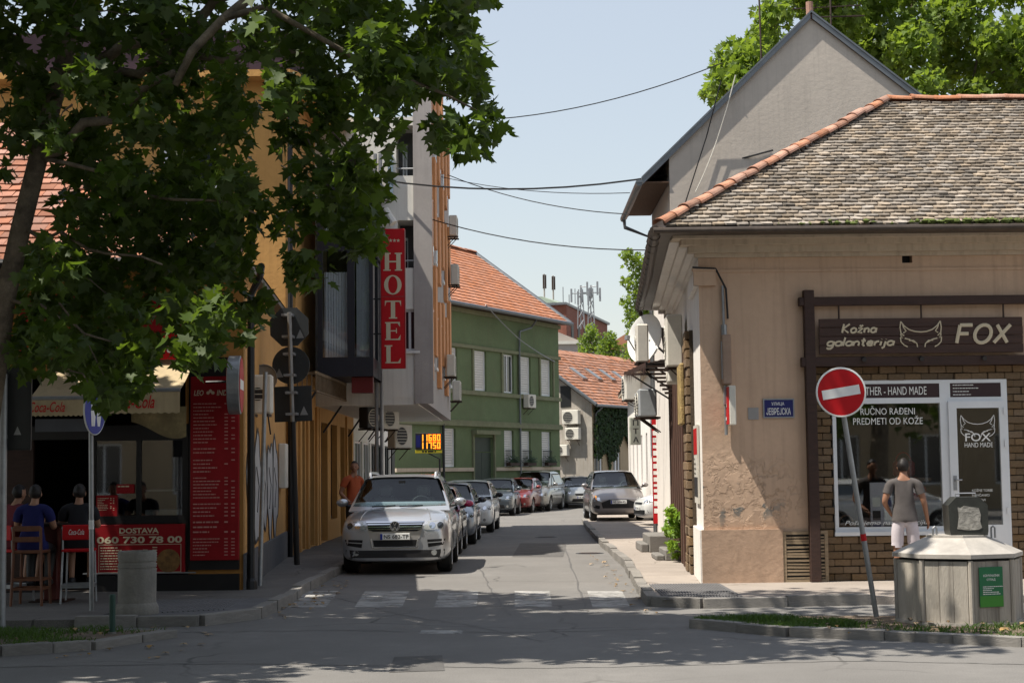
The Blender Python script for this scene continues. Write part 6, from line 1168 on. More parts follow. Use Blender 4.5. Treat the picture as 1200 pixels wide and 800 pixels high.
car('white car with dark mirrors, fourth in the left parked row', right(-.6, 1.78), 46.5, -.05, std(4.3, 1.78, 1.5, wh, mirror=K['black_gloss']))
car('slate hatchback beside the red car in front of the green house', right(-.02, 1.66), 63.4, -.1, std(3.8, 1.66, 1.46, gb_))
car('red hatchback between the slate hatchback and the tall champagne people carrier', right(.68, 1.66), 67.5, -.2, std(3.9, 1.66, 1.45, rd))
car('tall champagne people carrier parked below the flower boxes', right(1.46, 1.83), 69.9, -.22, std(4.5, 1.83, 1.72, gy, hf=.86, hc=1.08, belt=1.06, yc=.85, ywt=2.0, R=.33))
car('light silver hatchback far off at the bend before the ivy house', 3.15, 74.5, .08, std(4.0, 1.68, 1.45, s2))
car('grey people carrier with amber indicator, parked on the right pavement facing the camera', 3.38, 52.6, .03, std(4.3, 1.8, 1.63, gm, hf=.84, hc=1.06, belt=1.05, yc=.8, ywt=1.85, R=.33, plate=.62, front=[('grille', [(-.52, .42), (.52, .42), (.56, .60), (.3, .70), (-.3, .70), (-.56, .60)], 'black'), ('=fog_light', [(.62, .40), (.8, .44), (.82, .54), (.6, .5)], 'black'), ('indicator', [(-.8, .72), (-.68, .70), (-.70, .82), (-.80, .84)], 'amber')]), z=.1) if K.update(amber=mat('amber_lamp', (.9, .35, .03), .3, emit=.5)) is None else 0
car('white hatchback whose nose pokes out behind the banner pole on the right', 3.72, 48.9, -1.42, std(4.0, 1.72, 1.46, wh, front=[('air_intake', [(-.8, .33), (.8, .33), (.78, .46), (-.78, .46)], 'black'), ('grille', [(-.45, .62), (.45, .62), (.47, .68), (-.47, .68)], 'black')]), z=.1)
# ================================================================ SIGNS AND STREET FURNITURE
def disc(mb, c, r, y0, y1, n=32, k=0): return mb.lathe([(r, y0), (r, y1)], c, n, k, ax='y')
def pole(name, label, cat, p0, p1, r, mt='galv', group=None):
    t = thing(name, label, cat, Vector(p0), group); MB().tube([p0, Vector(p0).lerp(Vector(p1), .5), p1], r, 12).build('pole', K[mt], t, smooth=True, auto=40); return t
def sticker(m, x, z, s, parent, y=-.006): MB(m).add([(x-s*.45, y, z), (x+s*.45, y, z), (x, y, z+s)], [(0, 1, 2)]).build('sticker', K['galv'], parent)
# no entry sign leaning by the container
p0, p1 = at(1027, 722, 18.3), at(983, 452, 18.05); t = pole('no_entry_sign', 'round red no entry sign with white bar on a leaning grey pole', 'road sign', p0, p1, .03)
c = at(985.5, 459.5, 17.98); m_ = Matrix.Translation(c) @ Matrix.Rotation(math.radians(-4), 4, 'Z') @ Matrix.Rotation(math.radians(-9), 4, 'Y'); r = .272
disc(MB(m_), (0, 0, 0), r, -.004, .012).build('back_plate', K['galv'], t); g = MB(m_); g.lathe([(r, -.012), (r+.006, .0), (r, .014), (r-.012, .0), (r-.014, -.012)], n=36, ax='y', ring=True); g.build('rim', K['white'], t)
disc(MB(m_), (0, 0, 0), r-.014, -.009, -.005, 36).build('red_face', K['sign_red'], t); MB(m_).box(-.208, .208, -.012, -.0095, -.052, .052).build('white_bar', K['white'], t)
MB(m_).box(-.05, .05, .014, .06, -.12, -.09).box(-.05, .05, .014, .06, .1, .13).build('clamp', K['galv'], t); g = MB(); a, b = p0.lerp(p1, .33), p0.lerp(p1, .36); g.tube([a, b], .033, 10); g.build('sticker', K['sign_red'], t)
# three sign backs on a dark pole
p0, p1 = at(348, 661, 27.4), at(339, 366, 26.8); pm = p0.lerp(p1, .57); t = thing('sign_cluster', 'pole carrying three dark sign backs, octagon over circle over square', 'road sign', p0)
MB().tube([p0, pm], .05, 10).build('lower_pole', K['black'], t); MB().tube([pm, p1], .035, 10).build('upper_pole', K['galv'], t); sb_ = mat('sign_back', (.035, .038, .04), .5, .3, var=.15)
for i, (px, py, w_) in enumerate(((339, 383, 46), (341, 428, 45), (343.5, 473, 45))):
    c = at(px, py, 27.2); m_ = Matrix.Translation(c) @ Matrix.Rotation(math.radians(-1.5), 4, 'Y'); s = w_/1900*27.2/2; g = MB(m_)
    if i == 0: g.lathe([(s*1.06, -.008), (s*1.06, .01)], n=8, ax='y', a0=pi/8)
    elif i == 1: disc(g, (0, 0, 0), s*.98, -.008, .01)
    else: g.cbox(-s*.98, s*.98, -.008, .01, -s*.92, s*.92, .004)
    g.build(('octagonal_plate', 'round_plate', 'square_plate')[i], sb_, t); sticker(m_, (.18 if i != 1 else -.2), -s*.6, .15, t, -.012)
    for z in (-s*.55, s*.55): MB(m_).box(-.09, .09, -.30, -.01, z-.02, z+.02).build('clamp', K['galv'], t)
# leaning pole and edge-on round sign by the yellow corner
t = pole('bare_pole', 'leaning bare grey pole standing against the yellow wall by the downpipe', 'pole', at(304.5, 686, 24.4), at(311, 436, 24.6), .035)
c = at(275.5, 451, 23.2); m_ = Matrix.Translation(c) @ Matrix.Rotation(math.radians(95), 4, 'Z'); t = thing('edge_sign', 'round sign with grey rim seen nearly edge-on beside the red menu board', 'road sign', m_); r = .42
g = MB(m_); g.lathe([(r-.02, -.09), (r, -.08), (r, .08), (r-.02, .09)], n=36, ax='y', ring=True); g.build('rim', K['galv'], t); disc(MB(m_), (0, 0, 0), r-.025, -.096, -.091, 36).build('red_face', K['sign_red'], t); disc(MB(m_), (0, 0, 0), r-.025, .091, .096, 36).build('back_face', K['sign_red_dark'], t); MB(m_).box(-.3, .3, -.1, -.097, -.07, .07).build('white_bar', K['white'], t); MB(m_).tube([(.0, .1, .05), (.1, .42, .05)], .02, 6).build('bracket', K['black'], t)
# blue footpath sign on a thin pole
p0, p1 = at(107.5, 715, 20.3), at(106.5, 452, 20.3); t = pole('footpath_sign', 'blue round footpath sign turned half away on a thin grey pole', 'road sign', p0, p1, .03)
c = at(111, 480.5, 20.2); m_ = Matrix.Translation(c) @ Matrix.Rotation(math.radians(80), 4, 'Z'); r = .305; disc(MB(m_), (0, 0, 0), r, -.004, .012, 32).build('back_plate', K['galv'], t)
g = MB(m_); g.lathe([(r, -.01), (r+.006, .0), (r, .014), (r-.01, 0)], n=32, ax='y', ring=True); g.build('rim', K['white'], t); disc(MB(m_), (0, 0, 0), r-.008, -.008, -.005, 32).build('blue_face', K['sign_blue'], t); g = MB(m_); y = -.0095
disc(g, (-.06, 0, .16), .035, y-.002, y, 12); g.prism([(-.12, .11), (0, .11), (.01, -.03), (-.02, -.2), (-.06, -.2), (-.06, -.06), (-.07, -.2), (-.11, -.2), (-.13, -.03)], y-.002, y); disc(g, (.1, 0, .02), .03, y-.002, y, 12); g.prism([(.05, -.02), (.15, -.02), (.16, -.1), (.13, -.2), (.07, -.2), (.04, -.1)], y-.002, y); g.build('pedestrian_emblem', K['white'], t); g = MB(); a, b = p0.lerp(p1, .36), p0.lerp(p1, .4); g.tube([a, b], .032, 10); g.build('sticker', K['white'], t)
# big sign back at the left edge
p0, p1 = at(1, 740, 18.9), at(3.5, 438, 18.9); t = pole('tall_sign', 'wide dark sign back on a thick grey pole at the left edge', 'road sign', p0, p1, .055)
a, b = at(-6, 527, 18.95), at(36, 430.5, 18.95); m_ = Matrix.Translation((a.x, 18.99, a.z)); w_, h_ = b.x-a.x, b.z-a.z; MB(m_).cbox(0, w_, -.01, .012, 0, h_, .006).build('plate', sb_, t); g = MB(m_)
for x0, x1, z0, z1 in ((0, w_, -.006, .004), (0, w_, h_-.004, h_+.006), (w_-.004, w_+.006, 0.004, h_-.004)): g.box(x0, x1, -.03, .014, z0, z1)
g.build('folded_edge', K['dark_metal'], t); sticker(m_, w_*.62, h_*.18, .1, t, -.014)
for z in (.16, .9): MB(m_).box(0.02, .14, -.13, -.011, h_*z-.02, h_*z+.02).build('clamp', K['galv'], t)
# concrete litter bin
p = gnd(160.5, 719, .1); t = thing('litter_bin', 'round grey concrete litter bin with two grooves on the left pavement', 'litter bin', p); m_ = WM[t.name]; mk('concrete_old', (.235, .22, .195), .92, var=.22, scale=4, bump=.5, bscale=18, streak=.5, dirtcol=(.16, .15, .13)); s = .5*46/1900*19.8; z1 = at(160, 646, 19.8).z-.1
MB(m_).lathe([(s*1.08, 0), (s*1.1, .02), (s*1.08, .09), (s*1.0, .13), (s*.97, .14)], n=32).build('foot', K['concrete_old'], t, smooth=True, auto=30)
MB(m_).lathe([(s*.96, .14), (s*.97, z1*.70), (s*.93, z1*.71), (s*.93, z1*.735), (s*.97, z1*.745), (s*.97, z1*.80), (s*.93, z1*.81), (s*.93, z1*.835), (s*.97, z1*.845), (s*.97, z1*.97), (s*.93, z1), (s*.72, z1), (s*.7, z1*.9), (s*.1, z1*.88)], n=32).build('drum', K['concrete_old'], t, smooth=True, auto=30)
p = gnd(131.5, 743, .05); t = thing('bollard', 'thin dark green post at the left kerb in front of the litter bin', 'post', p); MB(WM[t.name]).lathe([(.035, 0), (.035, .42), (.03, .44)], n=12).build('post', mat('post_green', (.02, .06, .045), .5), t); MB(WM[t.name]).lathe([(.045, 0), (.045, .03)], n=12).build('base', K['concrete_old'], t)
# ---- octagonal waste container
cx = at(1133, 720, 18.3); R8 = .68; CW = Vector((4.96, 18.3, .06)); t = thing('waste_container', 'eight sided weathered container with sloping lid and green notice', 'waste container', Matrix.Translation(CW) @ Matrix.Rotation(math.radians(-4), 4, 'Z')); m_ = WM[t.name]
mk('bin_board', (.36, .325, .275), .85, var=.18, scale=2.5, stretch=(3, 3, .6), bump=.3, bscale=22, streak=.7, dirtcol=(.12, .10, .08), rv=.12); mk('bin_lid', (.42, .39, .35), .6, .2, var=.2, scale=4, dirt=.6, dirtcol=(.22, .2, .18)); hb = .70
V8 = [Vector((R8*math.cos(pi/8+pi/4*i-pi/2-pi/8*0), R8*math.sin(pi/8+pi/4*i-pi/2), 0)) for i in range(8)]
V8 = [Vector((R8*math.cos(-pi/2+pi/4*i), R8*math.sin(-pi/2+pi/4*i), 0)) for i in range(8)]
MB(m_).slab([(v.x*.96, v.y*.96) for v in V8], .0, hb).build('core', K['plastic_dark'], t)
for i in range(8):
    a, b = V8[i], V8[(i+1) % 8]; f_ = m_ @ Matrix.Translation(a) @ Matrix.Rotation(math.atan2((b-a).y, (b-a).x), 4, 'Z'); L8 = (b-a).length
    for j in range(3): x0, x1 = .03+(L8-.06)*j/3, .03+(L8-.06)*(j+1)/3; q = random.Random(i*3+j); MB(f_).cbox(x0+.0012, x1-.0012, -.006-q.uniform(0, .003), .03, .03, hb-.01, .003).build('panel', K['bin_board'], t)
    MB(m_).tube([a+Vector((0, 0, .02)), a+Vector((0, 0, hb))], .028, 8).build('corner_strip', K['bin_board'], t)
    MB(f_).box(-.01, L8+.01, -.03, .02, 0, .03).build('base_rail', K['bin_lid'], t)
g = MB(m_); n = 8; zz_ = hb+.02; o = [(v.x*1.06, v.y*1.06, zz_) for v in V8]; o2 = [(v.x*1.06, v.y*1.06, zz_+.045) for v in V8]; i2 = [(v.x*.52, v.y*.52, zz_+.21) for v in V8]
g.add(o+o2+i2, [(i, (i+1) % 8, 8+(i+1) % 8, 8+i) for i in range(8)]+[(8+i, 8+(i+1) % 8, 16+(i+1) % 8, 16+i) for i in range(8)]+[tuple(range(16, 24)), tuple(range(7, -1, -1))]); g.build('lid', K['bin_lid'], t)
MB(m_).slab([(v.x*.5, v.y*.5) for v in V8], zz_+.211, zz_+.235).build('lid_plate', K['bin_lid'], t)
for x in (-.28, .36): MB(m_).tube([(x, -.1, zz_+.2), (x, -.1, zz_+.31), (x+.02, -.1, zz_+.33), (x+.04, -.1, zz_+.31), (x+.04, -.1, zz_+.2)], .011, 6).build('handle', K['galv'], t)
f_ = m_ @ Matrix.Translation((.1, 0, zz_+.235)); P = [(-.2, 0), (.2, 0), (.21, .05), (.21, .33), (.12, .42), (-.13, .42), (-.22, .33), (-.21, .05)]; g = MB(f_); g.prism(P, -.2, .16); g.build('hatch_box', mat('hatch_black', (.028, .03, .026), .5, var=.4, scale=8), t); g = MB(f_); q = random.Random(3)
pts = [(-.13, .07), (-.02, .055), (.1, .06), (.14, .08), (.12, .15), (.13, .22), (.11, .30), (.03, .31), (-.05, .325), (-.09, .30), (-.12, .31), (-.11, .2)]; g.prism(pts, -.207, -.201); g.build('scraped_patch', mat('patch_grey', (.27, .26, .235), .9, var=.4, scale=14, bump=.6), t); MB(f_).tube([(-.12, -.1, .42), (-.12, -.1, .46), (.1, -.1, .46), (.1, -.1, .42)], .01, 6).build('grip', K['galv'], t)
a, b = V8[0], V8[1]; f_ = m_ @ Matrix.Translation(a) @ Matrix.Rotation(math.atan2((b-a).y, (b-a).x), 4, 'Z') @ Matrix.Translation((.09, -.018, .2)); gm_ = mat('notice_green', (.008, .14, .05), .45); MB(f_).cbox(0, .30, -.004, .002, 0, .43, .002).build('notice', gm_, t); MB(f_).box(.003, .297, -.006, -.0042, .004, .12).build('notice_band', mat('notice_light', (.04, .22, .02), .45), t)
f2 = f_ @ Matrix.Translation((0, -.005, 0)); text('КОМУНАЛНИ', f2, .05, .25, .325, .352, K['print_white'], t, bold=.01); text('ОТПАД', f2, .09, .20, .28, .307, K['print_white'], t, bold=.01); rows(f2, .04, .44, .23, .13, 5, K['print_white'], t, False, 8, .4)
# ================================================================ FAST FOOD SHOP FRONT
sh = thing('kiosk_front', 'dark fast food serving window with red counter front under the tree', 'shop front', YF.sub(kk[0]+1.0, 0, .1)); z_ = lambda y: YF.uz(160, y)[1]; x_ = lambda x: YF.uz(x, 560)[0]
mk('frame_black', (.014, .013, .014), .45, .2, var=.2)
g = MB(YF)
for a, b in ((108, 112), (160, 165), (214, 221)): g.box(x_(a), x_(b), -.03, .08, .1, z_(497))
g.box(x_(112), x_(214), -.028, .07, z_(613), z_(604)); g.box(x_(112), x_(214), -.028, .07, z_(516), z_(498)); g.box(x_(0), x_(108), -.028, .07, z_(514), z_(498)); g.box(x_(108), x_(281), -.06, .02, .1, z_(673)); g.build('frame', K['frame_black'], sh)
MB(YF).box(x_(112), x_(214), -.01, .05, z_(672), z_(613)).build('counter_panel', K['frame_black'], sh)
for a, b in ((112, 160), (165, 214)): MB(YF).box(x_(a), x_(b), .02, .03, z_(604), z_(516)).build('pane', K['glass'], sh)
MB(YF).box(x_(165), x_(214), .3, .9, z_(604), z_(598)).box(x_(165), x_(200), .3, .7, z_(576), z_(574)).build('display_case', K['galv'], sh)
MB(YF).box(x_(222), x_(281), -.06, -.003, z_(668), z_(420)).build('side_panel', K['frame_black'], sh); MB(YF).box(x_(-60), x_(34), .2, .3, .1, z_(505)).build('shutter', K['timber_dark'], sh)
MB(YF).box(x_(100), x_(231), -.09, -.061, z_(671.5), z_(670)).build('rail', K['galv'], sh)
def board(name, lab, x0, y0, x1, y1, d, col='sign_red_dark'):
    r = YF.rect(x0, y0, x1, y1, d); m_ = YF.sub(r[0], d, r[2]); t = thing(name, lab, 'sign', m_); MB(m_).cbox(0, r[1]-r[0], -.03, .02, 0, r[3]-r[2], .006).build('panel', K[col], t); return t, m_ @ Matrix.Translation((0, -.03, 0)), r[1]-r[0], r[3]-r[2]
t, f_, W1, H1 = board('delivery_banner', 'red counter banner with delivery phone number and price list', 112, 614, 217, 672, -.05)
text('DOSTAVA', f_, W1*.27, W1*.71, H1*.82, H1*.93, K['print_cream'], t, bold=.03); MB(f_).box(W1*.27, W1*.71, -.003, -.001, H1*.79, H1*.8).build('underline', K['print_cream'], t); text('060 730 78 00', f_, W1*.02, W1*.97, H1*.62, H1*.76, K['print_cream'], t, bold=.03); rows(f_, W1*.06, W1*.72, H1*.56, H1*.08, 9, K['print_cream'], t, True, 4, .4)
g = MB(f_); a = .006
for x0, x1, z0, z1 in ((.04, .96, .03, .04), (.04, .96, .59, .6), (.04, .045, .04, .59), (.955, .96, .04, .59)): g.box(W1*x0, W1*x1, -.003, -.001, H1*z0, H1*z1)
g.build('border', K['print_cream'], t); disc(MB(f_), (W1*.82, 0, H1*.26), W1*.13, -.004, -.001, 24).build('round_picture', mat('food_picture', (.20, .10, .03), .6, var=.6, scale=14), t)
t, f_, W1, H1 = board('menu_board', 'tall red menu board with white price rows beside the yellow corner', 223.5, 441, 280.5, 656, -.08, 'sign_red_dark')
text('LEO', f_, W1*.07, W1*.27, H1*.895, H1*.925, K['print_cream'], t, shear=.2, bold=.02); text('INDEX', f_, W1*.54, W1*.92, H1*.895, H1*.925, K['print_cream'], t, shear=.2, bold=.02); g = MB(f_); [disc(g, (W1*(.36+.05*i), 0, H1*(.91+.01*(i % 2))), W1*.035, -.003, -.001, 10) for i in range(3)]; g.build('emblem', K['print_cream'], t)
for i, (a, b, n) in enumerate(((.86, .63, 12), (.615, .47, 7), (.455, .33, 7), (.315, .23, 4), (.22, .14, 3), (.125, .02, 6))): rows(f_, W1*.06, W1*.95, H1*a, H1*b, n, K['print_pink'], t, True, 20+i, .3)
t, f_, W1, H1 = board('fascia_sign', 'red fascia sign with white lettering half hidden by plane leaves', 24, 392, 219, 422, -.35, 'sign_red'); text('Kobasice', f_, W1*.62, W1*.965, H1*.25, H1*.72, K['print_white'], t, shear=.3)
t, f_, W1, H1 = board('upper_fascia', 'plain red panel above the lettered fascia sign, behind leaves', 24, 345, 219, 390, -.33, 'sign_red_dark')
t, f_, W1, H1 = board('window_poster', 'small red poster with price rows inside the serving window', 112.5, 580, 138, 606, .012); rows(f_, W1*.1, W1*.9, H1*.9, H1*.3, 8, K['print_cream'], t, True, 2, .35)
t, f_, W1, H1 = board('window_notice', 'smallest red notice stuck in the serving window', 137, 567, 158, 578, .012); rows(f_, W1*.08, W1*1.5, H1*.9, H1*.1, 3, K['print_cream'], t, False, 3, .5)
# awnings
mk('awning_cream', (.42, .33, .20), .85, var=.1, scale=2, streak=.2)
def awn(lab, px0, px1, y1, y2):
    Yf = 22.7; z0, z1 = at(100, y2, Yf).z, at(100, y1, Yf).z; xa, xb = at(px0, 470, Yf).x, at(px1, 470, Yf).x; m_ = Matrix.Translation((xa, Yf, z0)); t = thing('awning', lab, 'awning', m_); W1, H1 = xb-xa, z1-z0
    g = MB(m_); n = 10
    for i in range(n): a, b = i/n, (i+1)/n; f = lambda s: (1.15*s, H1+.62*s-.06*math.sin(pi*s)); (ya, za), (yb_, zb_) = f(a), f(b); g.add([(0, ya, za), (W1, ya, za), (W1, yb_, zb_), (0, yb_, zb_)], [(0, 1, 2, 3)])
    g.build('canopy', K['awning_cream'], t, smooth=True); g = MB(m_); n = 24
    for i in range(n): a, b = W1*i/n, W1*(i+1)/n; w = lambda x: -.02-.012*math.sin(x*9); g.add([(a, w(a), -.02*(i % 2)), (b, w(b), -.02*((i+1) % 2)), (b, -.01, H1), (a, -.01, H1)], [(0, 1, 2, 3)])
    g.build('valance', K['awning_cream'], t, smooth=True); MB(m_).tube([(0, -.0, H1), (W1, 0, H1)], .03, 8).build('front_bar', K['galv'], t); return t, m_, W1, H1
t, m_, W1, H1 = awn('left cream awning with red soft drink lettering, beside the blue sign', 34, 104, 466, 486); text('Coca-Cola', m_ @ Matrix.Translation((0, -.05, 0)), W1*.02, W1*.62, H1*.18, H1*.78, K['sign_red'], t, shear=.35, bold=.01)
MB(m_).box(0, W1, .3, .35, -.22, -.04).build('grey_strip', mat('strip_grey', (.08, .085, .1), .7), t)
t, m_, W1, H1 = awn('right cream awning with sun flecks and red soft drink lettering', 108, 211, 458, 484); text('Coca-Cola', m_ @ Matrix.Translation((0, -.05, 0)), W1*.2, W1*.72, H1*.18, H1*.78, K['sign_red'], t, shear=.35, bold=.01)
g = MB(m_); n = 12
for i in range(n): a, b = i/n, (i+1)/n; f = lambda s: -.02-.2*math.sin(pi*min(1, s*.9))*s; g.add([(W1*(.35+.64*a), .5, f(a)-.25+.16*(1-a)), (W1*(.35+.64*b), .5, f(b)-.25+.16*(1-b)), (W1*(.35+.64*b), .5, .1), (W1*(.35+.64*a), .5, .1)], [(0, 1, 2, 3)])
g.build('side_curtain', mat('food_print', (.22, .17, .08), .7, var=.5, scale=3), t)
m_ = YF.sub(x_(233), -.1, z_(437)); t = thing('security_camera', 'small white security camera on a bracket over the menu board', 'camera', m_); MB(m_).cbox(-.05, .05, -.3, .0, .08, .17, .02).build('body', K['white'], t); MB(m_).tube([(0, -.05, .1), (.04, .0, .0), (.05, .09, 0)], .02, 6).build('arm', K['dark_metal'], t)
# seats and table
def stool(lab, px, py, Y, wood, ang):
    p = at(px, py, Y); p.z = .1; m_ = Matrix.Translation(p) @ Matrix.Rotation(ang, 4, 'Z'); t = thing('bar_stool', lab, 'stool', m_); f = mat('stool_wood', (.14, .05, .022), .5, var=.3, scale=3, stretch=(4, 4, 1)) if wood else K['galv']; s = .18; hz = .68
    for x in (-s, s):
        for y in (-s, s): MB(m_).tube([(x*1.12, y*1.12, 0), (x, y, hz)] if y > 0 else [(x*1.12, y*1.12, 0), (x, y, hz), (x, y*1.1, 1.02)], .02 if wood else .014, 6).build('leg', f, t)
    g = MB(m_)
    for z in (.22, .24+.1*wood): g.box(-s*1.1, s*1.1, -s*1.1-.01, -s*1.1+.01, z-.015, z+.015); g.box(-s*1.1, s*1.1, s*1.1-.01, s*1.1+.01, z-.015, z+.015); g.box(-s*1.1-.01, -s*1.1+.01, -s*1.05, s*1.05, z-.014, z+.014); g.box(s*1.1-.01, s*1.1+.01, -s*1.05, s*1.05, z-.014, z+.014)
    g.build('stretcher', f, t); MB(m_).cbox(-.2, .2, -.2, .2, hz, hz+.04, .012).build('seat', f if wood else K['sign_red'], t)
    if wood:
        for z in (.86, 1.0): MB(m_).cbox(-s, s, -s*1.1-.012, -s*1.1+.012, z-.03, z+.04, .006).build('back_rail', f, t)
    else: b_ = MB(m_).cbox(-s*1.05, s*1.05, -s*1.1-.015, -s*1.1+.012, .84, 1.04, .01).build('backrest', K['sign_red'], t); text('Coca-Cola', m_ @ Matrix.Translation((0, -s*1.1-.016, 0)), -.1, .1, .91, .98, K['print_white'], t, shear=.3)
    return t
stool('brown wooden bar chair under the awning, behind the seated person in blue', 36, 705, 21.6, True, 0); stool('metal bar stool with red lettered back by the blue sign pole', 92, 705, 21.9, False, .1)
stool('metal bar stool at the far left edge, partly behind the thick pole', 14, 705, 22.0, False, -.5)
p = at(61, 705, 22.2); p.z = .1; m_ = Matrix.Translation(p); t = thing('bar_table', 'tall dark red table between the two seats under the awning', 'table', m_); MB(m_).cbox(-.35, .35, -.3, .3, 1.02, 1.06, .01).build('table_top', K['timber_dark'], t); MB(m_).cbox(-.09, .09, -.09, .09, .02, 1.019, .01).build('pedestal', mat('table_red', (.10, .015, .012), .5), t); MB(m_).cbox(-.25, .25, -.25, .25, 0, .02, .005).build('base', K['timber_dark'], t)
# ================================================================ PEOPLE
def skin_mesh(J, E, sub=2):
    ks = list(J); me = bpy.data.meshes.new('tmp'); me.from_pydata([J[k][:3] for k in ks], [(ks.index(a), ks.index(b)) for a, b in E], []); me.update()
    o = bpy.data.objects.new('tmp', me); C.objects.link(o); md = o.modifiers.new('k', 'SKIN'); md.use_smooth_shade = True; md.branch_smoothing = .3
    for i, k in enumerate(ks):
        r = J[k][3]; r = r if isinstance(r, tuple) else (r, r); me.skin_vertices[0].data[i].radius = r; me.skin_vertices[0].data[i].use_root = i == 0
    s = o.modifiers.new('s', 'SUBSURF'); s.levels = s.render_levels = sub; r = evald(o); bpy.data.objects.remove(o); r.polygons.foreach_set('use_smooth', [True]*len(r.polygons)); return r
def lerp3(a, b, t): return tuple(a[i]+(b[i]-a[i])*t for i in range(3))
def person(label, m, J0, shirt, legs, skin='skin', short=True, scale=1., sleeve=.5, hairlen=0.):
    """J0: joints facing +y. One continuous body; clothes, hair and shoes are children"""
    m = m @ Matrix.Scale(scale, 4); t = thing('person', label, 'person', m); R = dict(pelvis=(.15, .115), waist=(.135, .10), chest=(.165, .115), neck=.058, chin=.07, head=(.09, .104), crown=(.062, .074), shl=.066, shr=.066, ell=.044, elr=.044, wrl=.029, wrr=.029, hil=.092, hir=.092, knl=.06, knr=.06, anl=.04, anr=.04, tol=.034, tor=.034)
    J = {k: (*J0[k], R[k]) for k in R if k in J0}; E = [('pelvis', 'waist'), ('waist', 'chest'), ('chest', 'neck'), ('neck', 'chin'), ('chin', 'head'), ('chest', 'trl'), ('chest', 'trr'), ('trl', 'shl'), ('trr', 'shr'), ('shl', 'ell'), ('shr', 'elr'), ('ell', 'wrl'), ('elr', 'wrr'), ('pelvis', 'hil'), ('pelvis', 'hir'), ('hil', 'knl'), ('hir', 'knr'), ('knl', 'anl'), ('knr', 'anr'), ('anl', 'tol'), ('anr', 'tor')]
    for s in 'lr': J['tr'+s] = (*lerp3(J0['neck'], J0['sh'+s], .55), .062)
    for s in 'lr':
        w_, e_ = Vector(J0['wr'+s]), Vector(J0['el'+s]); d = (w_-e_).normalized(); sd = Vector((1 if s == 'r' else -1, 0, 0)); fw = Vector(J0.get('palm'+s, (0, 1, 0))); pc = w_+d*.075; J['pa'+s] = (*pc, (.030, .018)); E.append(('wr'+s, 'pa'+s)); ac = (fw-d*fw.dot(d)).normalized(); inn = d.cross(ac).normalized()*(-1 if s == 'r' else 1)
        for i, (off, ln) in enumerate(((.030, .072), (.011, .082), (-.010, .076), (-.029, .060))):
            b0 = pc+ac*off+d*.022; b1 = b0+d*ln*.5+inn*.006; b2 = b1+d*ln*.38+inn*.022
            for n_, (bb_, r_) in enumerate(((b0, .0105), (b1, .009), (b2, .0075))): J[f'f{s}{i}{n_}'] = (*bb_, r_)
            E += [('pa'+s, f'f{s}{i}0'), (f'f{s}{i}0', f'f{s}{i}1'), (f'f{s}{i}1', f'f{s}{i}2')]
        h0 = w_+d*.03+ac*.03; h1 = h0+d*.035+ac*.02+inn*.012; J['t0'+s] = (*h0, .012); J['t1'+s] = (*h1, .009); E += [('wr'+s, 't0'+s), ('t0'+s, 't1'+s)]
    hv, cv = Vector(J0['head']), Vector(J0['chin']); fwd = Vector(J0.get('face', (0, 1, 0))).normalized(); up_ = (Vector(J0['crown'])-cv).normalized(); sd = fwd.cross(up_).normalized()
    J.pop('crown'); J['head'] = (*hv, .045); J['chin'] = (*cv, .055)
    b = skin_mesh(J, E); nb = len(b.vertices)
    # skull, face and ears, joined to the neck
    hvs, hfs = [], []; NU, NA = 22, 32; B3 = Matrix((sd, fwd, up_)).transposed()
    gs_ = lambda d2, w2: math.exp(-d2/(w2*w2))
    for i in range(NU+1):
        th = math.pi*(.015+.97*i/NU)
        for j in range(NA):
            a = 2*math.pi*j/NA; dx, dy, dz = math.sin(th)*math.cos(a), math.sin(th)*math.sin(a), math.cos(th); x, y, z = .076*dx, .095*dy-.004, .114*dz+.012
            if dz < 0: k_ = (-dz)**1.3; x *= 1-.38*k_; y = y*(1-.30*k_)+.026*k_
            if dy > .2:
                y += .026*gs_(x*x+(z+.012)**2*.45, .013)*1. ; y += .008*gs_(x*x*.4+(z-.032)**2, .012); y -= .009*gs_((abs(x)-.032)**2+(z-.012)**2, .014); y += .007*gs_(x*x*.5+(z+.050)**2, .010); y += .009*gs_(x*x+(z+.085)**2, .016)
            hvs.append(hv+B3 @ Vector((x, y, z)))
    for i in range(NU):
        for j in range(NA): hfs.append((i*NA+j, i*NA+(j+1) % NA, (i+1)*NA+(j+1) % NA, (i+1)*NA+j))
    hfs += [tuple(range(NA))[::-1], tuple(NU*NA+j for j in range(NA))]; e_b = MB(); [e_b.ball((s_*.078, -.008, -.005), (.010, .020, .032), 10) for s_ in (1, -1)]; k0 = len(hvs); hvs += [hv+B3 @ v for v in e_b.v]; hfs += [tuple(k0+i for i in f) for f in e_b.f]
    vs_ = [tuple(v.co) for v in b.vertices]+[tuple(v) for v in hvs]; fs_ = [tuple(p.vertices) for p in b.polygons]+[tuple(nb+i for i in f) for f in hfs]
    bpy.data.meshes.remove(b); b = bpy.data.meshes.new('body'); b.from_pydata(vs_, [], fs_); bmq = bmesh.new(); bmq.from_mesh(b); bmesh.ops.recalc_face_normals(bmq, faces=bmq.faces); bmq.to_mesh(b); bmq.free(); b.polygons.foreach_set('use_smooth', [True]*len(b.polygons)); b.update(); b.materials.append(K[skin]); link('body', b, t, m)
    g = MB(m); [g.ball(hv+fwd*.070+sd*s*.031+up_*.014, .0105, 8) for s in (1, -1)]; g.build('eye', K['black'], t); g = MB(m); g.ball(hv+fwd*.088-up_*.050, (.020, .008, .005), 8); g.build('mouth', mat('lips', (.25, .09, .07), .5), t)
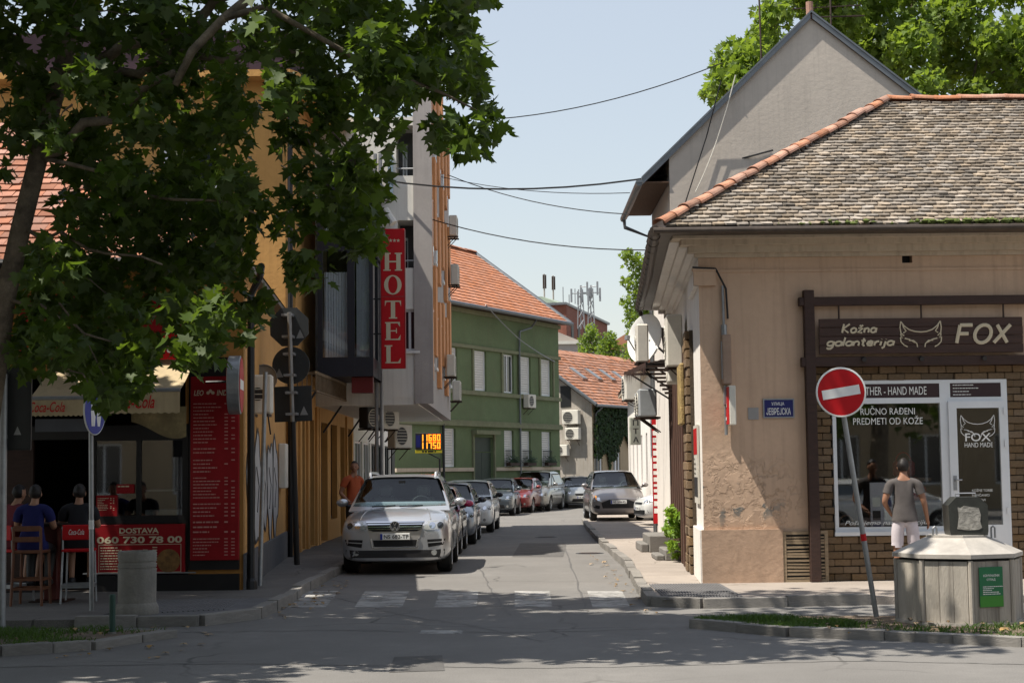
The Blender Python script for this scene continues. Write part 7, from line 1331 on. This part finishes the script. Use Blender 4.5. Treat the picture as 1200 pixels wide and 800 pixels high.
    # clothes and hair follow the body surface
    nv = len(b.vertices); co_ = np.zeros(nv*3); b.vertices.foreach_get('co', co_); co_ = co_.reshape(-1, 3); no_ = np.zeros(nv*3); b.vertices.foreach_get('normal', no_); no_ = no_.reshape(-1, 3)
    best = np.full(nv, 9.); seg = np.zeros(nv, int); par = np.zeros(nv)
    for i, (a, c) in enumerate(E):
        A_, B2 = np.array(J[a][:3]), np.array(J[c][:3]); d = B2-A_; tt = np.clip(((co_-A_)@d)/max(1e-9, d@d), 0, 1); r_ = J[a][3]; r_ = max(r_) if isinstance(r_, tuple) else r_; ds = np.linalg.norm(co_-A_-tt[:, None]*d, axis=1)/ (r_+.02); m_2 = ds < best; best[m_2] = ds[m_2]; seg[m_2] = i; par[m_2] = tt[m_2]
    en = [E[i] for i in seg]
    def layer(name, mask, off, mt_, jit=0):
        vi = np.nonzero(mask)[0]; mp = {int(v): i for i, v in enumerate(vi)}; fs = [tuple(mp[v] for v in p.vertices) for p in b.polygons if all(v in mp for v in p.vertices)]
        q_ = np.random.default_rng(3); o_ = off[vi] if hasattr(off, '__len__') else np.full(len(vi), off); ph_ = co_[vi]; o_ = o_+jit*(np.sin(ph_[:, 0]*60+ph_[:, 2]*37)*np.cos(ph_[:, 1]*53+ph_[:, 2]*29)+.5*np.sin(ph_[:, 2]*21+ph_[:, 0]*17)); pts = ph_+no_[vi]*o_[:, None]
        me = bpy.data.meshes.new(name); me.from_pydata(pts.tolist(), [], fs); me.materials.append(mt_); me.polygons.foreach_set('use_smooth', [True]*len(me.polygons)); me.update(); link(name, me, t, m)
    up3 = np.array(up_); fw3 = np.array(fwd); rel = co_-np.array(hv); u3 = rel@up3; f3 = rel@fw3; hd_ = np.arange(nv) >= nb; hd_ &= np.arange(nv) < nb+(NU+1)*NA
    layer('hair', hd_ & ((u3 > .045+np.maximum(0, f3)*.42) | ((f3 < -.006) & (u3 > -.055))), .009, K['hair'], .0035)
    bd_ = np.arange(nv) < nb
    ish = np.array([e in (('pelvis', 'waist'), ('waist', 'chest'), ('chest', 'trl'), ('chest', 'trr'), ('trl', 'shl'), ('trr', 'shr')) or (e == ('chest', 'neck') and p < .92) or (e[0] in ('shl', 'shr') and p < sleeve+.12) or (e in (('pelvis', 'hil'), ('pelvis', 'hir')) and co_[i][2] > J0['pelvis'][2]-.10) for i, (e, p) in enumerate(zip(en, par))])
    zz2 = co_[:, 2].copy(); hem = np.clip((J0['chest'][2]-zz2)/.4, 0, 1); hz_ = J0['pelvis'][2]-.05; co_[:, 2] = np.where(ish & (zz2 < hz_), hz_, zz2); layer('shirt', ish & bd_, .013+.020*hem, shirt, .004)
    ilg = np.array([e in (('pelvis', 'hil'), ('pelvis', 'hir')) or (e == ('pelvis', 'waist') and p < .5) or (e[0] in ('hil', 'hir') and (not short or p < .92)) or (not short and e[0] in ('knl', 'knr') and p < .95) for e, p in zip(en, par)]); kn = np.clip((J0['hil'][2]-zz2)/.4, 0, 1); co_[:, 2] = zz2; layer('shorts' if short else 'trousers', ilg & bd_, .010+(.018*kn if short else .008), legs, .003)
    for s in 'lr':
        a, b = Vector(J0['an'+s]), Vector(J0['to'+s]); g = MB(m); d = (b-a); d.z = 0; g.tube([a-d*.45+Vector((0, 0, -.05)), a+d*.1+Vector((0, 0, -.035)), a+d*.7+Vector((0, 0, -.045)), b+d*.15+Vector((0, 0, -.02))], [.04, .052, .045, .03], 10); g.build('shoe', K['plastic_dark'], t, smooth=True)
    return t
ST = dict(pelvis=(0, 0, .95), waist=(.0, .015, 1.13), chest=(0, .0, 1.36), neck=(0, .0, 1.52), chin=(0, .03, 1.585), head=(0, .035, 1.665), crown=(0, .02, 1.735), shl=(-.19, -.01, 1.44), shr=(.19, -.01, 1.44), ell=(-.28, -.05, 1.17), elr=(.275, -.03, 1.16), wrl=(-.20, .16, 1.02), wrr=(.315, .09, .93), hil=(-.1, 0, .91), hir=(.1, 0, .91), knl=(-.115, .02, .5), knr=(.12, .05, .5), anl=(-.12, -.03, .09), anr=(.13, .0, .09), tol=(-.14, .13, .045), tor=(.16, .15, .045))
p = at(1055, 600, 23.3); person('man seen from behind in grey t-shirt and pale shorts at the shop window', Matrix.Translation((p.x+.05, 23.25, .1)) @ Matrix.Rotation(-.2, 4, 'Z'), ST, mat('shirt_grey', (.085, .075, .072), .9, var=.15, scale=6), mat('shorts_pale', (.52, .47, .50), .9, var=.08), 'skin_tan', scale=1.0)
ST2 = dict(ST); ST2.update(face=(.75, .65, 0), wrr=(.3, .2, 1.0), elr=(.29, -.06, 1.17))
p = at(416, 600, 34.2); person('dark haired man in an orange shirt beside the silver off-road car', Matrix.Translation((p.x-.03, 34.2, .1)) @ Matrix.Rotation(-2.3, 4, 'Z'), ST2, mat('shirt_orange', (.34, .07, .022), .9, var=.15), K['plastic_dark'], 'skin_tan', short=False, scale=1.07)
SI = dict(pelvis=(0, 0, .80), waist=(0, .03, .98), chest=(0, .07, 1.2), neck=(0, .10, 1.36), chin=(0, .14, 1.42), head=(0, .15, 1.5), crown=(0, .14, 1.57), shl=(-.19, .06, 1.29), shr=(.19, .06, 1.29), ell=(-.25, .16, 1.05), elr=(.25, .16, 1.05), wrl=(-.14, .40, 1.1), wrr=(.14, .40, 1.1), hil=(-.1, .03, .80), hir=(.1, .03, .80), knl=(-.13, .44, .76), knr=(.13, .44, .76), anl=(-.12, .36, .36), anr=(.12, .36, .36), tol=(-.12, .5, .32), tor=(.12, .5, .32), palml=(0, 0, 1), palmr=(0, 0, 1))
p = at(38, 690, 21.7); person('person in a dark blue top seated on the brown wooden bar chair', Matrix.Translation((p.x, 21.65, .05)), SI, mat('top_blue', (.008, .010, .085), .9), K['plastic_dark'], short=False)
p = at(92, 690, 22); person('person in black seated on the red backed bar stool, bare arm visible', Matrix.Translation((p.x, 21.95, .05)) @ Matrix.Rotation(.15, 4, 'Z'), SI, mat('top_black', (.012, .012, .016), .9), K['plastic_dark'], short=True)
p = at(14, 690, 22); person('person in a dark red top at the far left, half hidden by the thick pole', Matrix.Translation((p.x-.05, 22.05, .05)) @ Matrix.Rotation(-.6, 4, 'Z'), SI, mat('top_red', (.12, .012, .02), .9), K['plastic_dark'], short=True)
# ================================================================ TREES
LEAF = np.array([(0, .32, -.03), (0, -.02, .0), (.20, -.08, .03), (.52, .14, .07), (.30, .26, .02), (.54, .60, .04), (.24, .54, .0), (0, 1.02, -.12), (-.24, .54, 0), (-.54, .60, .04), (-.30, .26, .02), (-.52, .14, .07), (-.20, -.08, .03)])
LF = [(0, i, i % 12+1) for i in range(1, 13)]
def leaves(clumps, dens, size, seed, up=.5, spread_y=1.6, shape=LEAF, faces=LF, droop=.35):
    """clumps: (x, y, z, r) -> arrays of leaf vertices, shape (n, verts, 3)"""
    r = np.random.default_rng(seed); P = []
    for x, y, z, rad in clumps:
        n = max(3, int(dens*rad*rad)); d = r.normal(size=(n, 3)); d /= np.linalg.norm(d, axis=1)[:, None]; rr = rad*r.random(n)[:, None]**.45; p = d*rr; p[:, 1] *= spread_y; P.append(p+np.array((x, y, z)))
    P = np.concatenate(P); n = len(P); nr = r.normal(size=(n, 3)); nr[:, 2] = np.abs(nr[:, 2])*.8+up; nr /= np.linalg.norm(nr, axis=1)[:, None]
    t = r.normal(size=(n, 3)); t[:, 2] -= droop*2; t -= nr*(t*nr).sum(1)[:, None]; t /= np.linalg.norm(t, axis=1)[:, None]; s = np.cross(t, nr); sc = size*r.uniform(.55, 1.15, n)
    V = P[:, None, :]+sc[:, None, None]*(shape[None, :, 0:1]*s[:, None, :]+shape[None, :, 1:2]*t[:, None, :]+shape[None, :, 2:3]*nr[:, None, :]*r.uniform(.3, 2.2, n)[:, None, None])
    return V, P, np.stack([s, t, nr], 2), sc
def leaf_mesh(name, V, mt, faces=LF):
    n, k = V.shape[:2]; F = np.array(faces); me = bpy.data.meshes.new(name); nf = len(F)*n
    me.vertices.add(n*k); me.vertices.foreach_set('co', V.reshape(-1).astype(np.float32)); w_ = F.shape[1]; lo = (F[None]+np.arange(n)[:, None, None]*k).reshape(-1)
    me.loops.add(len(lo)); me.loops.foreach_set('vertex_index', lo.astype(np.int32)); me.polygons.add(nf); me.polygons.foreach_set('loop_start', (np.arange(nf)*w_).astype(np.int32)); me.polygons.foreach_set('loop_total', np.full(nf, w_, np.int32)); me.materials.append(mt); me.update(calc_edges=True); return me
def px_clumps(L, Y0, seed, jit=1.2):
    q = random.Random(seed); out = []
    for px, py, rp in L: Y = Y0+q.uniform(-jit, jit); p = at(px, py, Y); out.append((p.x, p.y, p.z, rp/1900*Y))
    return out
def branchy(name, t, a, b, r0, r1, q, mt, n=6, wob=.12):
    a, b = Vector(a), Vector(b); P = []
    for i in range(n+1): s = i/n; o = Vector((q.gauss(0, wob), q.gauss(0, wob), q.gauss(0, wob)))*math.sin(pi*s)*(b-a).length*.25; P.append(a.lerp(b, s)+o)
    MB().tube(P, [r0+(r1-r0)*i/n for i in range(n+1)], 9).build(name, mt, t, smooth=True); return P
q = random.Random(17)
base = Vector((-5.75, 17.0, 0)); tr = thing('plane_tree', 'big plane tree whose dark leafy crown fills the upper left over the shop', 'tree', base)
tp = [base, base+Vector((.15, -.1, 1.6)), at(-4, 420, 16.6), at(6, 350, 16.5), at(25, 265, 16.4), at(45, 185, 16.3), at(70, 90, 16.3), at(100, -30, 16.4), at(120, -160, 16.6)]
MB().tube(tp, [.2, .15, .115, .105, .10, .095, .09, .075, .05], 14).build('trunk', K['bark'], tr, smooth=True)
GRID = []
for py, row in {-25: range(0, 560, 62), 35: [*range(5, 520, 58), 527], 95: [*range(30, 520, 58), 548], 150: [30, 95, 160, 222, 285, 345, 400, 448, 536, 560], 205: [105, 160, 215, 268, 318, 362, 405, 428], 258: [95, 150, 205, 258, 305, 350, 400, 428], 312: [70, 120, 172, 225, 275, 318, 372], 362: [40, 95, 150, 205, 252, 300], 408: [20, 70, 122, 168, 230], 440: [118, 148]}.items():
    for px in row: GRID.append((px+q.uniform(-12, 12), py+q.uniform(-12, 12), q.uniform(27, 41)))
GRID = [g for g in GRID if not (g[0] < 78 and 185 < g[1] < 262) and not (455 < g[0] < 500 and g[1] > 118)]
GRID = [g for g in GRID if not (302 < g[0] < 350 and 170 < g[1] < 335) and not (340 < g[0] < 385 and 115 < g[1] < 165)]
GRID += [(575, 128, 16), (545, 172, 20), (515, 155, 22), (556, 60, 22), (530, 15, 26), (385, 222, 26), (443, 235, 20), (425, 285, 20), (338, 300, 12), (250, 372, 22), (160, 448, 16), (112, 462, 14), (0, 200, 16), (62, 160, 22), (290, 395, 12), (508, 80, 30), (552, 100, 26), (465, 90, 34), (440, 60, 36)]
cl = px_clumps(GRID, 15.6, 3, 1.1)
up_ = []
while len(up_) < 190:
    x, y = q.uniform(-12, .4), q.uniform(14.2, 23); zlo = 1.8+560*y/1900+.8; z = q.uniform(zlo, 12.5)
    if (x > -5.5 and y > 20.2) or y+(z/2.08)*.36 < 15.5: continue
    if ((x+5)/7)**2+((y-18)/5.5)**2+((z-6)/7.5)**2 < 1.15: up_.append((x, y, z, q.uniform(.55, .95)))
cl2 = px_clumps([(a-4, b-6, r*1.05) for a, b, r in GRID if r > 24 and not (a > 292 and b > 110)], 17.8, 4, .9)
shade_cl = []  # unseen clumps added off frame to block sky and sun from the left shop
while len(shade_cl) < 80:
    y = q.uniform(9, 23); x = -.335*y-q.uniform(.7, 7); shade_cl.append((x, y, q.uniform(3.4, 8), q.uniform(.6, 1.)))
for _ in range(24): shade_cl.append((q.uniform(-11.5, -7.9), q.uniform(20.3, 23), q.uniform(5.4, 9), q.uniform(.6, .95)))
for _ in range(34): shade_cl.append((q.uniform(-9.5, -5.9), q.uniform(13.2, 16.8), q.uniform(5.6, 9.5), q.uniform(.6, .95)))
V, P_, ROT, SC = leaves(cl+cl2, 980, .158, 5, spread_y=1.9); V2, _, _, _ = leaves([c for c in up_ if c[0] > -3.5], 68, .26, 6, spread_y=1.); V3, _, _, _ = leaves([c for c in up_ if c[0] <= -3.5]+shade_cl, 240, .28, 7, spread_y=1.); V2 = np.concatenate([V2, V3])
inf = [i for i in range(len(P_)) if P_[i][2] < 6.6]; order = sorted(inf, key=lambda i: P_[i][1]/SC[i])[:300]; keep = np.ones(len(P_), bool); keep[order] = False
tag(link('crown', leaf_mesh('crown', V[keep], K['leaf']), tr, Matrix()), kind='stuff'); tag(link('crown', leaf_mesh('crown', V2, K['leaf']), tr, Matrix()), kind='stuff')
lm = leaf_mesh('leaf', LEAF[None], K['leaf'])
for i in order: m_ = Matrix([[*ROT[i][0]*SC[i], P_[i][0]], [*ROT[i][1]*SC[i], P_[i][1]], [*ROT[i][2]*SC[i], P_[i][2]], [0, 0, 0, 1]]); link('leaf', lm, tr, m_)
fork = tp[5]
for a, b, r0, r1 in ((tp[5], at(205, 85, 15.6), .06, .035), (tp[6], at(330, -30, 15.8), .07, .04), (tp[7], at(-80, -100, 17), .08, .03), (tp[4], at(190, 310, 15.4), .022, .01), (tp[3], at(130, 400, 15.3), .02, .01), (tp[6], at(360, 60, 15.8), .06, .02), (tp[5], at(300, 250, 15.5), .025, .01)): branchy('branch', tr, a, b, r0, r1, q, K['bark'])
MB().tube([at(205, 100, 15.4), at(225, 60, 15.4), at(262, 22, 15.4), at(300, -8, 15.5), at(340, -40, 15.6)], [.035, .042, .045, .052, .06], 9).build('branch', K['bark'], tr, smooth=True)
MB().tube([at(262, 22, 15.4), at(310, 8, 15.3), at(420, 70, 15.4), at(520, 110, 15.5), at(560, 130, 15.5)], [.04, .032, .024, .015, .008], 7).build('branch', K['bark'], tr, smooth=True)
for i in range(26): c = rnd.choice(cl); a = Vector(c[:3]); b = a+Vector((rnd.uniform(-.8, .4), rnd.uniform(-.3, .6), rnd.uniform(-.1, .9))); MB().tube([a, a.lerp(b, .5)+Vector((0, 0, .08)), b], [.004, .007, .01], 5).build('twig', K['twig'], tr)
# bright tree behind the roofs
tr = thing('sunlit_tree', 'large bright green tree rising behind the grey gable and old roof', 'tree', (10.5, 52, 0))
L = [(858, 72, 26), (845, 98, 20), (880, 70, 26), (832, 108, 12), (905, 18, 24), (935, -5, 26), (895, 50, 24), (872, 92, 24), (960, 5, 26), (905, 88, 26)]
for py, xs in {-60: range(960, 1330, 55), -15: range(975, 1330, 50), 30: range(985, 1330, 46), 70: range(1030, 1330, 46), 105: range(1080, 1330, 50)}.items():
    for x in xs: L.append((x+q.uniform(-14, 14), py+q.uniform(-14, 14), q.uniform(22, 38)))
V, P_, ROT, SC = leaves(px_clumps(L, 52, 9, 2.2), 900, .25, 12, spread_y=1.8, up=.35)
tag(link('crown', leaf_mesh('crown', V, K['leaf_far']), tr, Matrix()), kind='stuff'); MB().tube([(10.5, 52, 0), (10.3, 52.2, 5), (10.8, 52, 9), at(1060, 60, 53.5), at(1080, -40, 53.5)], [.5, .4, .3, .14, .06], 12).build('trunk', K['bark'], tr, smooth=True)
for b in ((1180, 30), (1110, 55), (1240, 10), (900, 60), (870, 85), (990, 20)): branchy('branch', tr, (10.8, 52.5, 9), at(*b, 53), .1, .03, q, K['bark'])
# slim tree past the white house
tr = thing('street_tree', 'leafy green tree showing between the gutter and the far house', 'tree', at(775, 560, 74))
L = [(742, 305, 13), (735, 300, 9), (752, 318, 15), (748, 345, 15), (738, 330, 10), (757, 365, 18), (742, 372, 13), (734, 352, 8), (748, 395, 16), (738, 412, 12), (760, 330, 18), (770, 380, 24), (780, 350, 26)]
V, *_ = leaves(px_clumps(L, 74, 4, 1.), 520, .2, 15, up=.3); tag(link('crown', leaf_mesh('crown', V, K['leaf_far']), tr, Matrix()), kind='stuff'); p = at(775, 560, 74); MB().tube([(p.x, 74, 0), (p.x, 74, 4), at(762, 400, 74), at(750, 330, 74)], [.3, .24, .14, .05], 9).build('trunk', K['bark'], tr, smooth=True)
for i, (px, py, r, Y, lab) in enumerate(((692, 391, 11, 118, 'small round treetop before the far brick block'), (713, 401, 13, 112, 'darker treetop right of the small round one, above the brown roof'))):
    p = at(px, py, Y); tr = thing('garden_tree', lab, 'tree', (p.x, Y, 0)); V, *_ = leaves([(p.x+a*.5, Y+b, p.z+c, r/1900*Y*.7) for a, b, c in ((0, 0, 0), (.8, 0, -.3), (-.9, .3, -.4), (.2, 0, .35), (0, 0, -1), (1.2, 0, -1), (-1.1, 0, -1.1))], 520, .2, 20+i, up=.3); tag(link('crown', leaf_mesh('crown', V, K['leaf_far']), tr, Matrix()), kind='stuff'); MB().tube([(p.x, Y, 0), (p.x, Y, p.z)], [.2, .08], 7).build('trunk', K['bark'], tr)
# lime green climber on the right wall
p0 = sp(29.6); tr = thing('shrub', 'bright lime green shrub growing against the stone pier', 'shrub', (p0.x-.1, 29.6, .1)); L = [(788, 605, 9), (784, 620, 8), (791, 622, 9), (789, 638, 8), (786, 598, 6), (794, 607, 8), (792, 650, 5)]
V, *_ = leaves(px_clumps(L, 29.6, 6, .25), 5200, .10, 22, up=.5); tag(link('leaves', leaf_mesh('leaves', V, K['leaf_lime']), tr, Matrix()), kind='stuff'); MB().tube([(p0.x-.08, 29.6, .1), (p0.x-.1, 29.6, .9)], .015, 5).build('stem', K['twig'], tr)
# ================================================================ ACROSS THE ROAD (seen in the shop windows), PLUS UNSEEN LEFT KERB TREES
OB = Frame((24, -16, 0), pi); ob_ = thing('opposite_building', 'pale building across the road that the shop window mirrors', 'building', OB.m); hs = [(2+i*3.4, 3.4+i*3.4, 1+j*3.6, 3+j*3.6) for i in range(13) for j in range(3)]
g = MB(OB); g.holes(0, 48, 0, 11.5, hs, .2); g.build('wall', K['cream_wall'], ob_)
for h in hs: window(ob_, OB, h, 'glass', .08, .12, 1)
g = MB(OB); g.box(-.4, 48.4, -.5, 6, 11.5, 11.9); g.build('roof', K['roof_dark'], ob_)
q2 = random.Random(2)
for i, (x, y, h) in enumerate(((13.5, -7, 7), (2.5, -10, 8), (-9, -6, 8), (-15.5, 14, 7), (-13, 4, 7.5), (-6.5, 2, 9))):  # the left kerb trees are unseen, added to deepen the left shop's shade
    tr = thing('roadside_tree', ('right mirrored', 'middle mirrored', 'left mirrored', 'farthest added left kerb', 'second added left kerb', 'nearest added left kerb')[i]+' roadside tree outside the view', 'tree', (x, y, 0)); V, *_ = leaves([(x+q2.gauss(0, 1.8), y+q2.gauss(0, 1.6), h+q2.gauss(0, 1.5), q2.uniform(.9, 1.5)) for _ in range(20)], 70, .34, 40+i, spread_y=1.); tag(link('crown', leaf_mesh('crown', V, K['leaf']), tr, Matrix()), kind='stuff'); MB().tube([(x, y, 0), (x+.2, y, h*.5), (x, y, h)], [.35, .28, .1], 10).build('trunk', K['bark'], tr)
car('white saloon parked across the road, mirrored in the shop window', 12.4, 6.0, pi/2, std(4.4, 1.76, 1.45, wh))
